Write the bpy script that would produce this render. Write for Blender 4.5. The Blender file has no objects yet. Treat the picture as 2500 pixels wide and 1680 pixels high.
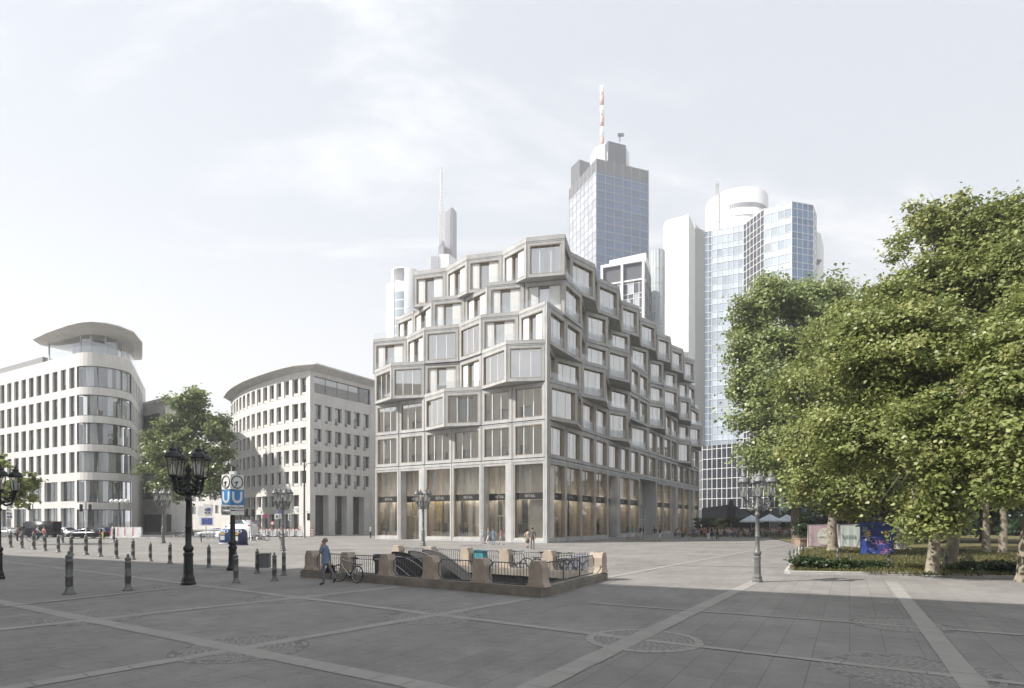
import bpy, bmesh, math, random
import numpy as np
from mathutils import Vector, Matrix
random.seed(7); rng = np.random.default_rng(7)
SC = bpy.context.scene; COL = SC.collection
R = math.radians
FPX, HY, EYE = 1430.0, 1271.0, 2.4          # focal length in photo pixels, horizon row, eye height
HAZE, EXPO = True, 1.0

def G(px, py):                               # a photo pixel on the ground -> (x, y)
    Y = FPX*EYE/(py-HY); return ((px-1250)/FPX*Y, Y)
def W(px, py, Y):                            # a photo pixel at a known distance -> point
    return Vector(((px-1250)/FPX*Y, Y, EYE+(HY-py)/FPX*Y))
def XY(px, Y): return ((px-1250)/FPX*Y, Y)

# ------------------------------------------------------------------ materials
MATS = {}
def nd(nt, typ, **kw):
    n = nt.nodes.new(typ)
    for k, v in kw.items():
        if hasattr(n, k): setattr(n, k, v)
        else: n.inputs[k].default_value = v
    return n
def mat(name, col, rough=.6, metal=0., var=.12, scale=3., bump=0., spec=.5, col2=None, detail=5, stretch=None, streak=0.):
    if name in MATS: return MATS[name]
    m = bpy.data.materials.new(name); m.use_nodes = True; nt = m.node_tree
    b = nt.nodes['Principled BSDF']; b.inputs['Roughness'].default_value = rough
    b.inputs['Metallic'].default_value = metal; b.inputs['Specular IOR Level'].default_value = spec
    geo = nd(nt, 'ShaderNodeNewGeometry'); mp = nd(nt, 'ShaderNodeMapping')
    if stretch: mp.inputs['Scale'].default_value = stretch
    nt.links.new(geo.outputs['Position'], mp.inputs['Vector'])
    nz = nd(nt, 'ShaderNodeTexNoise', Scale=scale, Detail=detail, Roughness=.6)
    nt.links.new(mp.outputs[0], nz.inputs['Vector'])
    rp = nd(nt, 'ShaderNodeMapRange'); rp.inputs['From Min'].default_value = .3; rp.inputs['From Max'].default_value = .7
    nt.links.new(nz.outputs['Fac'], rp.inputs['Value'])
    mx = nd(nt, 'ShaderNodeMix', data_type='RGBA')
    c2 = col2 or tuple(min(1, c*(1+var)) for c in col)
    c1 = col if col2 else tuple(c*(1-var) for c in col)
    mx.inputs[6].default_value = (*c1, 1); mx.inputs[7].default_value = (*c2, 1)
    nt.links.new(rp.outputs[0], mx.inputs[0]); last = mx.outputs[2]
    if streak:                               # rain streaks and slow tonal drift on weathered stone
        for sc_, det, vec in ((1.6, 4, (1, 1, .09)), (.12, 3, (1, 1, 1))):
            m2 = nd(nt, 'ShaderNodeMapping'); m2.inputs['Scale'].default_value = vec; nt.links.new(geo.outputs['Position'], m2.inputs['Vector'])
            n3 = nd(nt, 'ShaderNodeTexNoise', Scale=sc_, Detail=det, Roughness=.6); nt.links.new(m2.outputs[0], n3.inputs['Vector'])
            r3 = nd(nt, 'ShaderNodeMapRange'); r3.inputs['From Min'].default_value = .32; r3.inputs['From Max'].default_value = .62; r3.inputs['To Min'].default_value = 1-streak; r3.inputs['To Max'].default_value = 1; nt.links.new(n3.outputs['Fac'], r3.inputs[0])
            x3 = nd(nt, 'ShaderNodeMix', data_type='RGBA', blend_type='MULTIPLY'); x3.inputs[0].default_value = 1; nt.links.new(last, x3.inputs[6]); nt.links.new(r3.outputs[0], x3.inputs[7]); last = x3.outputs[2]
    nt.links.new(last, b.inputs['Base Color'])
    if bump:
        bp = nd(nt, 'ShaderNodeBump', Strength=bump, Distance=.02)
        n2 = nd(nt, 'ShaderNodeTexNoise', Scale=scale*12, Detail=4)
        nt.links.new(mp.outputs[0], n2.inputs['Vector']); nt.links.new(n2.outputs['Fac'], bp.inputs['Height'])
        nt.links.new(bp.outputs[0], b.inputs['Normal'])
    MATS[name] = m; return m
def glassmat(name, tint=(.9, .93, .95), base=.22, gain=.6, rough=.02, gcol=(.95, .97, 1)):
    if name in MATS: return MATS[name]
    m = bpy.data.materials.new(name); m.use_nodes = True; nt = m.node_tree; nt.nodes.clear()
    out = nd(nt, 'ShaderNodeOutputMaterial'); mx = nd(nt, 'ShaderNodeMixShader')
    tr = nd(nt, 'ShaderNodeBsdfTransparent'); tr.inputs[0].default_value = (*tint, 1)
    gl = nd(nt, 'ShaderNodeBsdfGlossy'); gl.inputs['Color'].default_value = (*gcol, 1); gl.inputs['Roughness'].default_value = rough
    fr = nd(nt, 'ShaderNodeFresnel', IOR=1.5); ma = nd(nt, 'ShaderNodeMath', operation='MULTIPLY_ADD', use_clamp=True)
    ma.inputs[1].default_value = gain; ma.inputs[2].default_value = base
    geo = nd(nt, 'ShaderNodeNewGeometry')
    # panes are never quite flat: a slow waviness in the reflection
    nz = nd(nt, 'ShaderNodeTexNoise', Scale=.35, Detail=1); bp = nd(nt, 'ShaderNodeBump', Strength=.05, Distance=.1)
    nt.links.new(geo.outputs['Position'], nz.inputs['Vector']); nt.links.new(nz.outputs['Fac'], bp.inputs['Height'])
    nt.links.new(bp.outputs[0], gl.inputs['Normal'])
    nt.links.new(fr.outputs[0], ma.inputs[0]); nt.links.new(ma.outputs[0], mx.inputs[0])
    nt.links.new(tr.outputs[0], mx.inputs[1]); nt.links.new(gl.outputs[0], mx.inputs[2]); nt.links.new(mx.outputs[0], out.inputs[0])
    MATS[name] = m; return m
def leafmat(name, c1, c2, c3):
    if name in MATS: return MATS[name]
    m = bpy.data.materials.new(name); m.use_nodes = True; nt = m.node_tree; nt.nodes.clear()
    out = nd(nt, 'ShaderNodeOutputMaterial'); at = nd(nt, 'ShaderNodeAttribute', attribute_name='leafvar')
    cr = nd(nt, 'ShaderNodeValToRGB'); e = cr.color_ramp.elements
    e[0].color = (*c1, 1); e[1].color = (*c3, 1); k = cr.color_ramp.elements.new(.55); k.color = (*c2, 1)
    nt.links.new(at.outputs['Fac'], cr.inputs[0])
    b = nd(nt, 'ShaderNodeBsdfPrincipled'); b.inputs['Roughness'].default_value = .42; b.inputs['Specular IOR Level'].default_value = .45
    t = nd(nt, 'ShaderNodeBsdfTranslucent'); mx = nd(nt, 'ShaderNodeMixShader'); mx.inputs[0].default_value = .35
    nt.links.new(cr.outputs[0], b.inputs['Base Color']); nt.links.new(cr.outputs[0], t.inputs[0])
    nt.links.new(b.outputs[0], mx.inputs[1]); nt.links.new(t.outputs[0], mx.inputs[2]); nt.links.new(mx.outputs[0], out.inputs[0])
    MATS[name] = m; return m

# ------------------------------------------------------------------ mesh collector
class MB:
    def __init__(s): s.v = []; s.f = []; s.m = []; s.sm = []
    def quad(s, *p, m=0, sm=False):
        i = len(s.v); s.v += [tuple(q) for q in p]; s.f.append(tuple(range(i, i+len(p)))); s.m.append(m); s.sm.append(sm)
    def hexa(s, a, m=0):                     # eight corners: bottom ring 0-3, top ring 4-7
        i = len(s.v); s.v += [tuple(q) for q in a]
        for f in ((3, 2, 1, 0), (4, 5, 6, 7), (0, 1, 5, 4), (1, 2, 6, 5), (2, 3, 7, 6), (3, 0, 4, 7)):
            s.f.append(tuple(i+k for k in f)); s.m.append(m); s.sm.append(False)
    def box(s, c, d, m=0, rz=0., top=1.):
        ca, sa = math.cos(rz), math.sin(rz); x, y, z = d[0]/2, d[1]/2, d[2]/2; P = []
        for zz, t in ((-z, 1.), (z, top)):
            for sx, sy in ((-1, -1), (1, -1), (1, 1), (-1, 1)):
                a, b = sx*x*t, sy*y*t; P.append((c[0]+a*ca-b*sa, c[1]+a*sa+b*ca, c[2]+zz))
        s.hexa(P, m)
    def obox(s, o, u, v, w, m=0):            # box from a corner and three edge vectors
        o, u, v, w = Vector(o), Vector(u), Vector(v), Vector(w)
        s.hexa([o, o+u, o+u+v, o+v, o+w, o+u+w, o+u+v+w, o+v+w], m)
    def tube(s, pts, rad, n=8, m=0, cap=True, sm=True):
        pts = [Vector(p) for p in pts]; rad = rad if hasattr(rad, '__len__') else [rad]*len(pts); i0 = len(s.v); up = None
        for k, p in enumerate(pts):
            d = (pts[min(k+1, len(pts)-1)]-pts[max(k-1, 0)]).normalized()
            if up is None: up = Vector((0, 0, 1)) if abs(d.z) < .9 else Vector((1, 0, 0))
            a = d.cross(up)
            if a.length < 1e-4: a = d.orthogonal()
            a.normalize(); b = a.cross(d).normalized(); up = b
            for j in range(n):
                t = 2*math.pi*j/n; s.v.append(tuple(p+(a*math.cos(t)+b*math.sin(t))*rad[k]))
        for k in range(len(pts)-1):
            for j in range(n):
                s.f.append((i0+k*n+j, i0+k*n+(j+1) % n, i0+(k+1)*n+(j+1) % n, i0+(k+1)*n+j)); s.m.append(m); s.sm.append(sm)
        if cap:
            s.f.append(tuple(i0+j for j in range(n))); s.m.append(m); s.sm.append(False)
            e = i0+(len(pts)-1)*n; s.f.append(tuple(e+n-1-j for j in range(n))); s.m.append(m); s.sm.append(False)
    def lathe(s, prof, c=(0, 0, 0), n=16, m=0, sm=True, ph=0.):
        i0 = len(s.v)
        for r, z in prof:
            for j in range(n):
                t = 2*math.pi*j/n+ph; s.v.append((c[0]+r*math.cos(t), c[1]+r*math.sin(t), c[2]+z))
        for k in range(len(prof)-1):
            for j in range(n):
                s.f.append((i0+k*n+j, i0+k*n+(j+1) % n, i0+(k+1)*n+(j+1) % n, i0+(k+1)*n+j)); s.m.append(m); s.sm.append(sm)
        s.f.append(tuple(i0+n-1-j for j in range(n))); s.m.append(m); s.sm.append(False)
        e = i0+(len(prof)-1)*n; s.f.append(tuple(e+j for j in range(n))); s.m.append(m); s.sm.append(False)
    def prism(s, poly, z0, z1, m=0, cap=True, mt=None):
        n = len(poly); i = len(s.v)
        s.v += [(p[0], p[1], z0) for p in poly]+[(p[0], p[1], z1) for p in poly]
        for k in range(n):
            s.f.append((i+k, i+(k+1) % n, i+n+(k+1) % n, i+n+k)); s.m.append(m); s.sm.append(False)
        if cap:
            s.f.append(tuple(i+n-1-k for k in range(n))); s.m.append(m); s.sm.append(False)
            s.f.append(tuple(i+n+k for k in range(n))); s.m.append(m if mt is None else mt); s.sm.append(False)
    def ball(s, c, r, n=10, m=0):
        r = r if hasattr(r, '__len__') else (r, r, r); h = n//2; i0 = len(s.v)
        for k in range(h+1):
            a = math.pi*k/h
            for j in range(n):
                t = 2*math.pi*j/n; s.v.append((c[0]+r[0]*math.sin(a)*math.cos(t), c[1]+r[1]*math.sin(a)*math.sin(t), c[2]-r[2]*math.cos(a)))
        for k in range(h):
            for j in range(n):
                s.f.append((i0+k*n+j, i0+k*n+(j+1) % n, i0+(k+1)*n+(j+1) % n, i0+(k+1)*n+j)); s.m.append(m); s.sm.append(True)
    def torus(s, c, ax1, ax2, Rr, r, n=28, k=6, m=0):
        ax1, ax2 = Vector(ax1), Vector(ax2); pts = [Vector(c)+ax1*Rr*math.cos(2*math.pi*j/n)+ax2*Rr*math.sin(2*math.pi*j/n) for j in range(n+1)]
        nn = ax1.cross(ax2).normalized(); i0 = len(s.v)
        for j in range(n):
            d = (pts[j]-Vector(c)).normalized()
            for q in range(k):
                t = 2*math.pi*q/k; s.v.append(tuple(pts[j]+(d*math.cos(t)+nn*math.sin(t))*r))
        for j in range(n):
            for q in range(k):
                a, b = j*k, ((j+1) % n)*k
                s.f.append((i0+a+q, i0+b+q, i0+b+(q+1) % k, i0+a+(q+1) % k)); s.m.append(m); s.sm.append(True)
    def add(s, o, M=None):
        i = len(s.v); s.v += [tuple(M @ Vector(p)) for p in o.v] if M else o.v
        s.f += [tuple(i+k for k in f) for f in o.f]; s.m += o.m; s.sm += o.sm
    def build(s, name, mats, parent=None):
        me = bpy.data.meshes.new(name); vs = s.v
        if parent is not None:
            P = parent.location; Q = parent
            while Q.parent is not None: Q = Q.parent; P = P+Q.location
            vs = [(a-P.x, b-P.y, c-P.z) for a, b, c in vs]
        me.from_pydata(vs, [], s.f)
        mats = mats if isinstance(mats, (list, tuple)) else [mats]
        for q in mats: me.materials.append(q)
        me.polygons.foreach_set('material_index', s.m); me.polygons.foreach_set('use_smooth', s.sm); me.update()
        o = bpy.data.objects.new(name, me); COL.objects.link(o)
        if parent is not None: o.parent = parent
        return o
def tag(o, label=None, cat=None, group=None, kind=None):
    if label: o['label'] = label
    if cat: o['category'] = cat
    if group: o['group'] = group
    if kind: o['kind'] = kind
    return o
def thing(name, label, cat, loc=(0, 0, 0), rz=0., group=None):
    o = bpy.data.objects.new(name, None); o.empty_display_size = .3; COL.objects.link(o)
    o.location = loc; o.rotation_euler = (0, 0, rz); return tag(o, label, cat, group)
KIDS = {}
def dup(o, loc=None, rz=None, label=None, scale=None, group=None, parent=None):
    c = o.copy(); COL.objects.link(c)
    if parent is not None: c.parent = parent
    if loc is not None: c.location = loc
    if rz is not None: c.rotation_euler = (0, 0, rz)
    if scale is not None: c.scale = (scale,)*3 if not hasattr(scale, '__len__') else scale
    if label: c['label'] = label
    if group: c['group'] = group
    if o.name not in KIDS: KIDS[o.name] = [q for q in bpy.data.objects if q.parent is o]
    for k in KIDS[o.name]: dup(k, parent=c)
    return c
def text(name, txt, size, M, m, parent=None, ext=.004, align='CENTER'):
    cu = bpy.data.curves.new('lettering', 'FONT'); cu.body = txt; cu.size = size; cu.extrude = ext; cu.align_x = align; cu.align_y = 'CENTER'
    t = bpy.data.objects.new('lettering', cu); COL.objects.link(t)
    dg = bpy.context.evaluated_depsgraph_get(); me = bpy.data.meshes.new_from_object(t.evaluated_get(dg))
    bpy.data.objects.remove(t); bpy.data.curves.remove(cu); me.materials.clear(); me.materials.append(m)
    if parent is not None:
        P = parent.location; Q = parent
        while Q.parent is not None: Q = Q.parent; P = P+Q.location
        M = Matrix.Translation(-P) @ M
    me.transform(M); o = bpy.data.objects.new(name, me); COL.objects.link(o)
    if parent is not None: o.parent = parent
    return o
def frame(o, u, n=None):                     # matrix whose x runs along u, y up, z out of the wall
    u = Vector(u).normalized(); z = Vector((0, 0, 1)); n = u.cross(z)
    M = Matrix((u, z, n)).transposed().to_4x4(); M.translation = Vector(o); return M

# ------------------------------------------------------------------ camera, light, sky, air
cam = bpy.data.cameras.new('camera'); camo = bpy.data.objects.new('camera', cam); COL.objects.link(camo)
camo.location = (0, 0, EYE); camo.rotation_euler = (R(90), 0, 0)
cam.sensor_width = 36; cam.lens = 36*FPX/2500; cam.shift_y = (HY-840)/2500; cam.clip_end = 6000; SC.camera = camo
SUN_EL = R(44); SX, SY = -.968, -.25
sd = Vector((SX*math.cos(SUN_EL), SY*math.cos(SUN_EL), math.sin(SUN_EL)))
sl = bpy.data.lights.new('sun', 'SUN'); sl.energy = 5.0; sl.angle = R(.5); sl.color = (1, .955, .895)
so = bpy.data.objects.new('sun', sl); COL.objects.link(so); so.rotation_euler = sd.to_track_quat('Z', 'Y').to_euler(); so.location = (-60, 0, 80)
w = bpy.data.worlds.new('World'); SC.world = w; w.use_nodes = True; nt = w.node_tree; bg = nt.nodes['Background']
sky = nd(nt, 'ShaderNodeTexSky', sky_type='NISHITA'); sky.sun_disc = False; sky.sun_elevation = SUN_EL
sky.sun_rotation = math.atan2(SX, SY); sky.air_density = .9; sky.dust_density = 2.2; sky.ozone_density = 1.2
tc = nd(nt, 'ShaderNodeTexCoord'); sep = nd(nt, 'ShaderNodeSeparateXYZ'); nt.links.new(tc.outputs['Generated'], sep.inputs[0])
az = nd(nt, 'ShaderNodeMath', operation='ADD'); az.inputs[1].default_value = .22; nt.links.new(sep.outputs[2], az.inputs[0])
dx = nd(nt, 'ShaderNodeMath', operation='DIVIDE'); dy = nd(nt, 'ShaderNodeMath', operation='DIVIDE')
for d, k in ((dx, 0), (dy, 1)): nt.links.new(sep.outputs[k], d.inputs[0]); nt.links.new(az.outputs[0], d.inputs[1])
cmb = nd(nt, 'ShaderNodeCombineXYZ'); nt.links.new(dx.outputs[0], cmb.inputs[0]); nt.links.new(dy.outputs[0], cmb.inputs[1])
mp = nd(nt, 'ShaderNodeMapping'); mp.inputs['Rotation'].default_value = (0, 0, R(-28)); mp.inputs['Scale'].default_value = (.7, 2.0, 1); mp.inputs['Location'].default_value = (.35, 1.1, 0)
nt.links.new(cmb.outputs[0], mp.inputs[0])
n1 = nd(nt, 'ShaderNodeTexNoise', Scale=1.5, Detail=9, Roughness=.62, Distortion=.7); nt.links.new(mp.outputs[0], n1.inputs['Vector'])
cr = nd(nt, 'ShaderNodeMapRange', interpolation_type='SMOOTHSTEP'); cr.inputs['From Min'].default_value = .47; cr.inputs['From Max'].default_value = .72
cr.inputs['To Min'].default_value = .0; cr.inputs['To Max'].default_value = .85; nt.links.new(n1.outputs['Fac'], cr.inputs['Value'])
# a thin milky veil over the whole sky, thicker towards the horizon
vl = nd(nt, 'ShaderNodeMapRange'); vl.inputs['From Min'].default_value = 0; vl.inputs['From Max'].default_value = .62
vl.inputs['To Min'].default_value = 1.0; vl.inputs['To Max'].default_value = .62; nt.links.new(sep.outputs[2], vl.inputs['Value'])
mxm = nd(nt, 'ShaderNodeMath', operation='MAXIMUM'); nt.links.new(cr.outputs[0], mxm.inputs[0]); nt.links.new(vl.outputs[0], mxm.inputs[1])
ad = nd(nt, 'ShaderNodeMath', operation='MULTIPLY_ADD', use_clamp=True); ad.inputs[1].default_value = .42; nt.links.new(cr.outputs[0], ad.inputs[0]); nt.links.new(vl.outputs[0], ad.inputs[2])
mxs = nd(nt, 'ShaderNodeMix', data_type='RGBA'); VEIL, CLOUD = 5.7, 8.0
mxs.inputs[7].default_value = (VEIL*.945, VEIL*1.0, VEIL*1.085, 1); vl.inputs['To Max'].default_value = .8
nt.links.new(vl.outputs[0], mxs.inputs[0]); nt.links.new(sky.outputs[0], mxs.inputs[6])
hzn = nd(nt, 'ShaderNodeMapRange', interpolation_type='SMOOTHSTEP'); hzn.inputs['From Min'].default_value = .02; hzn.inputs['From Max'].default_value = .48; hzn.inputs['To Min'].default_value = .85; hzn.inputs['To Max'].default_value = 0; nt.links.new(sep.outputs[2], hzn.inputs['Value'])
mxc = nd(nt, 'ShaderNodeMath', operation='MAXIMUM'); nt.links.new(hzn.outputs[0], mxc.inputs[0]); nt.links.new(cr.outputs[0], mxc.inputs[1])
mxw = nd(nt, 'ShaderNodeMix', data_type='RGBA'); mxw.inputs[7].default_value = (CLOUD, CLOUD*1.0, CLOUD*1.005, 1); nt.links.new(mxc.outputs[0], mxw.inputs[0]); nt.links.new(mxs.outputs[2], mxw.inputs[6]); nt.links.new(mxw.outputs[2], bg.inputs[0]); bg.inputs[1].default_value = .076
SC.view_settings.view_transform = 'Standard'; SC.view_settings.look = 'None'; SC.view_settings.gamma = 1; SC.view_settings.exposure = 0.
# ------------------------------------------------------------------ shared materials
M_conc = mat('exposed_concrete', (.45, .448, .44), .8, var=.12, scale=.9, bump=.25, streak=.16)
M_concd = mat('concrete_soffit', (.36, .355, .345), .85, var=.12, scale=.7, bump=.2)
M_bronze = mat('bronze_lining', (.34, .285, .215), .38, .35, var=.15, scale=2)
M_room = mat('pale_room', (.72, .72, .70), .9, var=.05, scale=.4)
M_curt = mat('white_curtain', (.78, .78, .76), .85, var=.08, scale=2, stretch=(9, 9, .1))
M_white = mat('white_paint', (.78, .78, .77), .5, var=.05)
M_glass = glassmat('window_glass', base=.48, gain=.5, gcol=(1, .985, .96))
M_rail = glassmat('balustrade_glass', tint=(.92, .94, .945), base=.12, gain=.55)
M_shut = mat('shutter_white', (.64, .64, .625), .6, var=.05)
M_dark = mat('dark_metal', (.035, .035, .038), .45, .3, var=.2)
M_black = mat('black_fascia', (.022, .021, .02), .4, var=.2)
M_letter = mat('silver_letters', (.42, .41, .38), .4, .3)
M_dglass = glassmat('dark_shop_glass', tint=(.88, .88, .86), base=.17, gain=.7)

# ------------------------------------------------------------------ the main building
CX, CY = 3.709, 62.4
DL, NL, DR, NR = (-.856, .517), (-.517, -.856), (.4995, .8663), (.867, -.497)
def plan(px, off, side):
    d, n = (DL, NL) if side == 'L' else (DR, NR); k = (px-1250)/FPX
    x0, y0 = CX+n[0]*off, CY+n[1]*off; s = (k*y0-x0)/(d[0]-k*d[1]); return (x0+s*d[0], y0+s*d[1])
LV = [9.16+4.07*i for i in range(7)]
FL = {1: [(915.7, 0), (973, 0), (1036, 0), (1102.7, 0), (1174.6, 0), (1250, 0), (1331, 0)],
      2: [(915.7, 0), (973, 0), (1036, 0), (1085, 1.4), (1174.6, 0), (1250, 0), (1331, 0)],
      3: [(914.5, 0), (955.5, 1.45), (1036, 0), (1121, -1.3), (1174.6, 0), (1236, 1.7), (1331, 0)],
      4: [(911, -.2), (992, -1.4), (1036, .1), (1120, -1.15), (1174.3, .15), (1266, -1.15), (1331, .05)],
      5: [(968, -4.6), (1009, -3.6), (1054, -1.4), (1135, -2.65), (1190, -1.15), (1280, -2.5), (1379.5, -4.0)],
      6: [(1009, -2.0), (1089, -3.15), (1140, -1.76), (1226, -3.0), (1285, -1.6), (1379.5, -3.05)]}
FRR = {1: [(1342, 0), (1383, 0), (1420.5, 0), (1454, 0), (1485, 0), (1514, 0), (1538.5, .05), (1562, .05), (1583, .05), (1603.6, .1), (1621, .1), (1639, .1), (1654.6, .15), (1670, .2), (1684, .2), (1695.5, .25), (1707, .3)],
       2: [(1342, 0), (1411, 1.24), (1421, 0), (1454, 0), (1485, 0), (1535, 1.5), (1541, -1.0), (1583, .1), (1603.6, .1), (1621, .15), (1639, .2), (1654.6, .2), (1687, 1.7), (1689, .3), (1707, .35)],
       3: [(1342, 0), (1357, -1.4), (1420.5, 0), (1480, 1.5), (1490, -1.2), (1538, .05), (1561, .1), (1583, .1), (1623, 1.7), (1625, .15), (1639, .2), (1654.6, .2), (1657, -.9), (1683, .3), (1712, 1.8), (1713, .3)],
       4: [(1342, .05), (1383, 0), (1421, .05), (1430, -1.4), (1485, .1), (1538, 1.65), (1540.5, .1), (1561, .1), (1583, .2), (1586, -1), (1621, .3), (1656, 1.6), (1658.5, .2), (1686, 1.6), (1687.5, .3), (1707, .4)],
       5: [(1379.5, 'c'), (1421, .1), (1431, -1.45), (1485, .15), (1491, -1.3), (1538, .25), (1541, -1.15), (1583, .3), (1586, -1.05), (1620, .35), (1622.5, -.95), (1653, .5), (1656, -.9), (1681, .5), (1697, .5)],
       6: [(1379.5, 'c'), (1394, -.5), (1453, .7), (1460, -.45), (1512, .9), (1517, -.45), (1560, .97), (1564, -.2), (1602, 1.1), (1605, -.1), (1637, 1.2), (1639.5, .2), (1668, 1.3), (1670, .3), (1696, 1.5)]}
bld = thing('retail_building', 'stepped grey concrete corner building of tilted window bays above ground floor shops', 'building', (CX, CY, 0))
GPL = {}
for k in range(1, 7):
    GPL[k] = ([plan(p, o, 'L') for p, o in FL[k]], [])
    GPL[k] = (GPL[k][0], [GPL[k][0][-1] if o == 'c' else plan(p, o, 'R') for p, o in FRR[k]])
GPL[0] = GPL[1]
BACK = [(XY(1707, 116)[0]-2, 120), (CX-.856*25+6, CY+45), (CX-.856*25+3, CY+20)]

def uvn(P0, P1):
    u = Vector((P1[0]-P0[0], P1[1]-P0[1], 0)); L = u.length; u.normalize(); return u, u.cross(Vector((0, 0, 1))), L
def ring(b, P, u, n, rects, mats_):          # rects: (a0, a1, z0, z1, c) loops, quads between neighbours
    P = Vector((P[0], P[1], 0)); Z = Vector((0, 0, 1))
    def cs(r): a0, a1, z0, z1, c = r; return [P+u*a+Z*z+n*c for a, z in ((a0, z0), (a1, z0), (a1, z1), (a0, z1))]
    for i in range(len(rects)-1):
        A, B = cs(rects[i]), cs(rects[i+1])
        for j in range(4):
            q = (j+1) % 4; b.quad(A[j], A[q], B[q], B[j], m=mats_[i])
nbay = 0
def bay(P0, P1, z0, z1, typ='window', rail=False, name='window_bay', marg=None):
    global nbay; nbay += 1
    u, n, L = uvn(P0, P1); g = .05
    mL = mR = min(.42, L*.14); mB, mT = .42, .5
    if marg: mL, mR, mB, mT = marg
    b = MB(); d = .26 if P1[0] < CX+.2 else .40; gz = -d+.06
    o = lambda i, c: (mL*i+g*(1-i), L-(mR*i+g*(1-i)), z0+mB*i+g*(1-i), z1-(mT*i+g*(1-i)), c)
    ring(b, P0, u, n, [o(0, -.6), o(0, .0), o(.22, .0), o(.24, -.03), o(.9, -.03), o(.94, -.07), o(1, -.07), o(1, -d)], [0, 0, 0, 0, 0, 0, 1])
    a0, a1, b0, b1 = mL, L-mR, z0+mB, z1-mT
    ring(b, P0, u, n, [(a0, a1, b0, b1, -d), (a0-.1, a1+.1, b0-.1, b1+.1, -d), (a0-.1, a1+.1, b0-.1, b1+.1, -1.15)], [0, 2])
    Pv = Vector((P0[0], P0[1], 0)); Z = Vector((0, 0, 1)); pt = lambda a, z, c: Pv+u*a+Z*z+n*c
    b.quad(pt(a0-.1, b0-.1, -1.15), pt(a1+.1, b0-.1, -1.15), pt(a1+.1, b1+.1, -1.15), pt(a0-.1, b1+.1, -1.15), m=2)
    top = b.build(name, [M_conc, M_bronze, M_room], bld)
    wd = a1-a0; gl = MB(); fr = MB(); cu = MB()
    bar = lambda bb, x0, x1, y0, y1, c, t=.05, m=0: bb.obox(pt(x0, y0, c-t), u*(x1-x0), n*t, Z*(y1-y0), m)
    for x0, x1, y0, y1 in ((a0, a1, b0, b0+.05), (a0, a1, b1-.05, b1), (a0, a0+.05, b0+.05, b1-.05), (a1-.05, a1, b0+.05, b1-.05)): bar(fr, x0, x1, y0, y1, -.055, .05)
    if typ == 'open':                        # sliding shutters pushed aside, dark glazing set back between them
        t1, t2 = a0+wd*.30, a0+wd*.64
        for x0, x1 in ((a0+.05, t1), (t2, a1-.05)):
            bar(cu, x0, x1, b0+.05, b1-.05, -.22, .08)
            bar(cu, x0+.18, x1-.18, b0+.2, b1-.2, -.20, .025)
        gl.quad(pt(t1, b0, -.5), pt(t2, b0, -.5), pt(t2, b1, -.5), pt(t1, b1, -.5))
        bar(fr, t1, t1+.13, b0+.05, b1-.05, -.3, .2); bar(fr, t2-.05, t2, b0+.05, b1-.05, -.35, .15); bar(fr, t1+.13, t2-.05, b1-.18, b1-.05, -.3, .18)
        cu.build('shutter_panel', M_shut, top)
    else:
        gl.quad(pt(a0, b0, gz), pt(a1, b0, gz), pt(a1, b1, gz), pt(a0, b1, gz))
        for fx in (.30, .66) if wd > 1.4 else (.5,):
            bar(fr, a0+wd*fx-.035, a0+wd*fx+.035, b0+.05, b1-.05, gz+.03, .08, 1)
        x = a0+.05
        while x < a1-.3:                     # drawn curtains hang just behind the panes
            ww = random.uniform(.25, .8)
            if random.random() < .62:
                k = max(2, int(ww/.11)); pts = [pt(min(x+ww*i/k, a1-.02), 0, -.62-(.06 if i % 2 else 0)) for i in range(k+1)]
                for p, q in zip(pts[:-1], pts[1:]): cu.quad(p+Z*b0, q+Z*b0, q+Z*b1, p+Z*b1)
            x += ww+random.uniform(.02, .5)
        if cu.v: cu.build('curtain', M_curt, top)
    fr.build('window_frame', [M_bronze, M_white], top); gl.build('glass', M_glass, top)
    if rail:
        r_ = MB(); r_.quad(pt(a0+.05, b0+.06, -.12), pt(a1-.05, b0+.06, -.12), pt(a1-.05, b0+1.15, -.12), pt(a0+.05, b0+1.15, -.12)); r_.build('balustrade', M_rail, top)
    return top
def side_panel(P0, P1, z0, z1):              # the narrow return between two bays: a concrete rim round a bronze sheet
    u, n, L = uvn(P0, P1); b = MB(); i = min(.2, L*.2); g = .02
    ring(b, P0, u, n, [(g, L-g, z0+g, z1-g, -.4), (g, L-g, z0+g, z1-g, 0), (i, L-i, z0+.35, z1-.4, 0), (i, L-i, z0+.35, z1-.4, -.12)], [0, 0, 1])
    P = Vector((P0[0], P0[1], 0)); Z = Vector((0, 0, 1))
    b.quad(*[P+u*a+Z*z-n*.12 for a, z in ((i, z0+.35), (L-i, z0+.35), (L-i, z1-.4), (i, z1-.4))], m=1)
    b.build('side_panel', [M_conc, M_bronze], bld)
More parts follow.
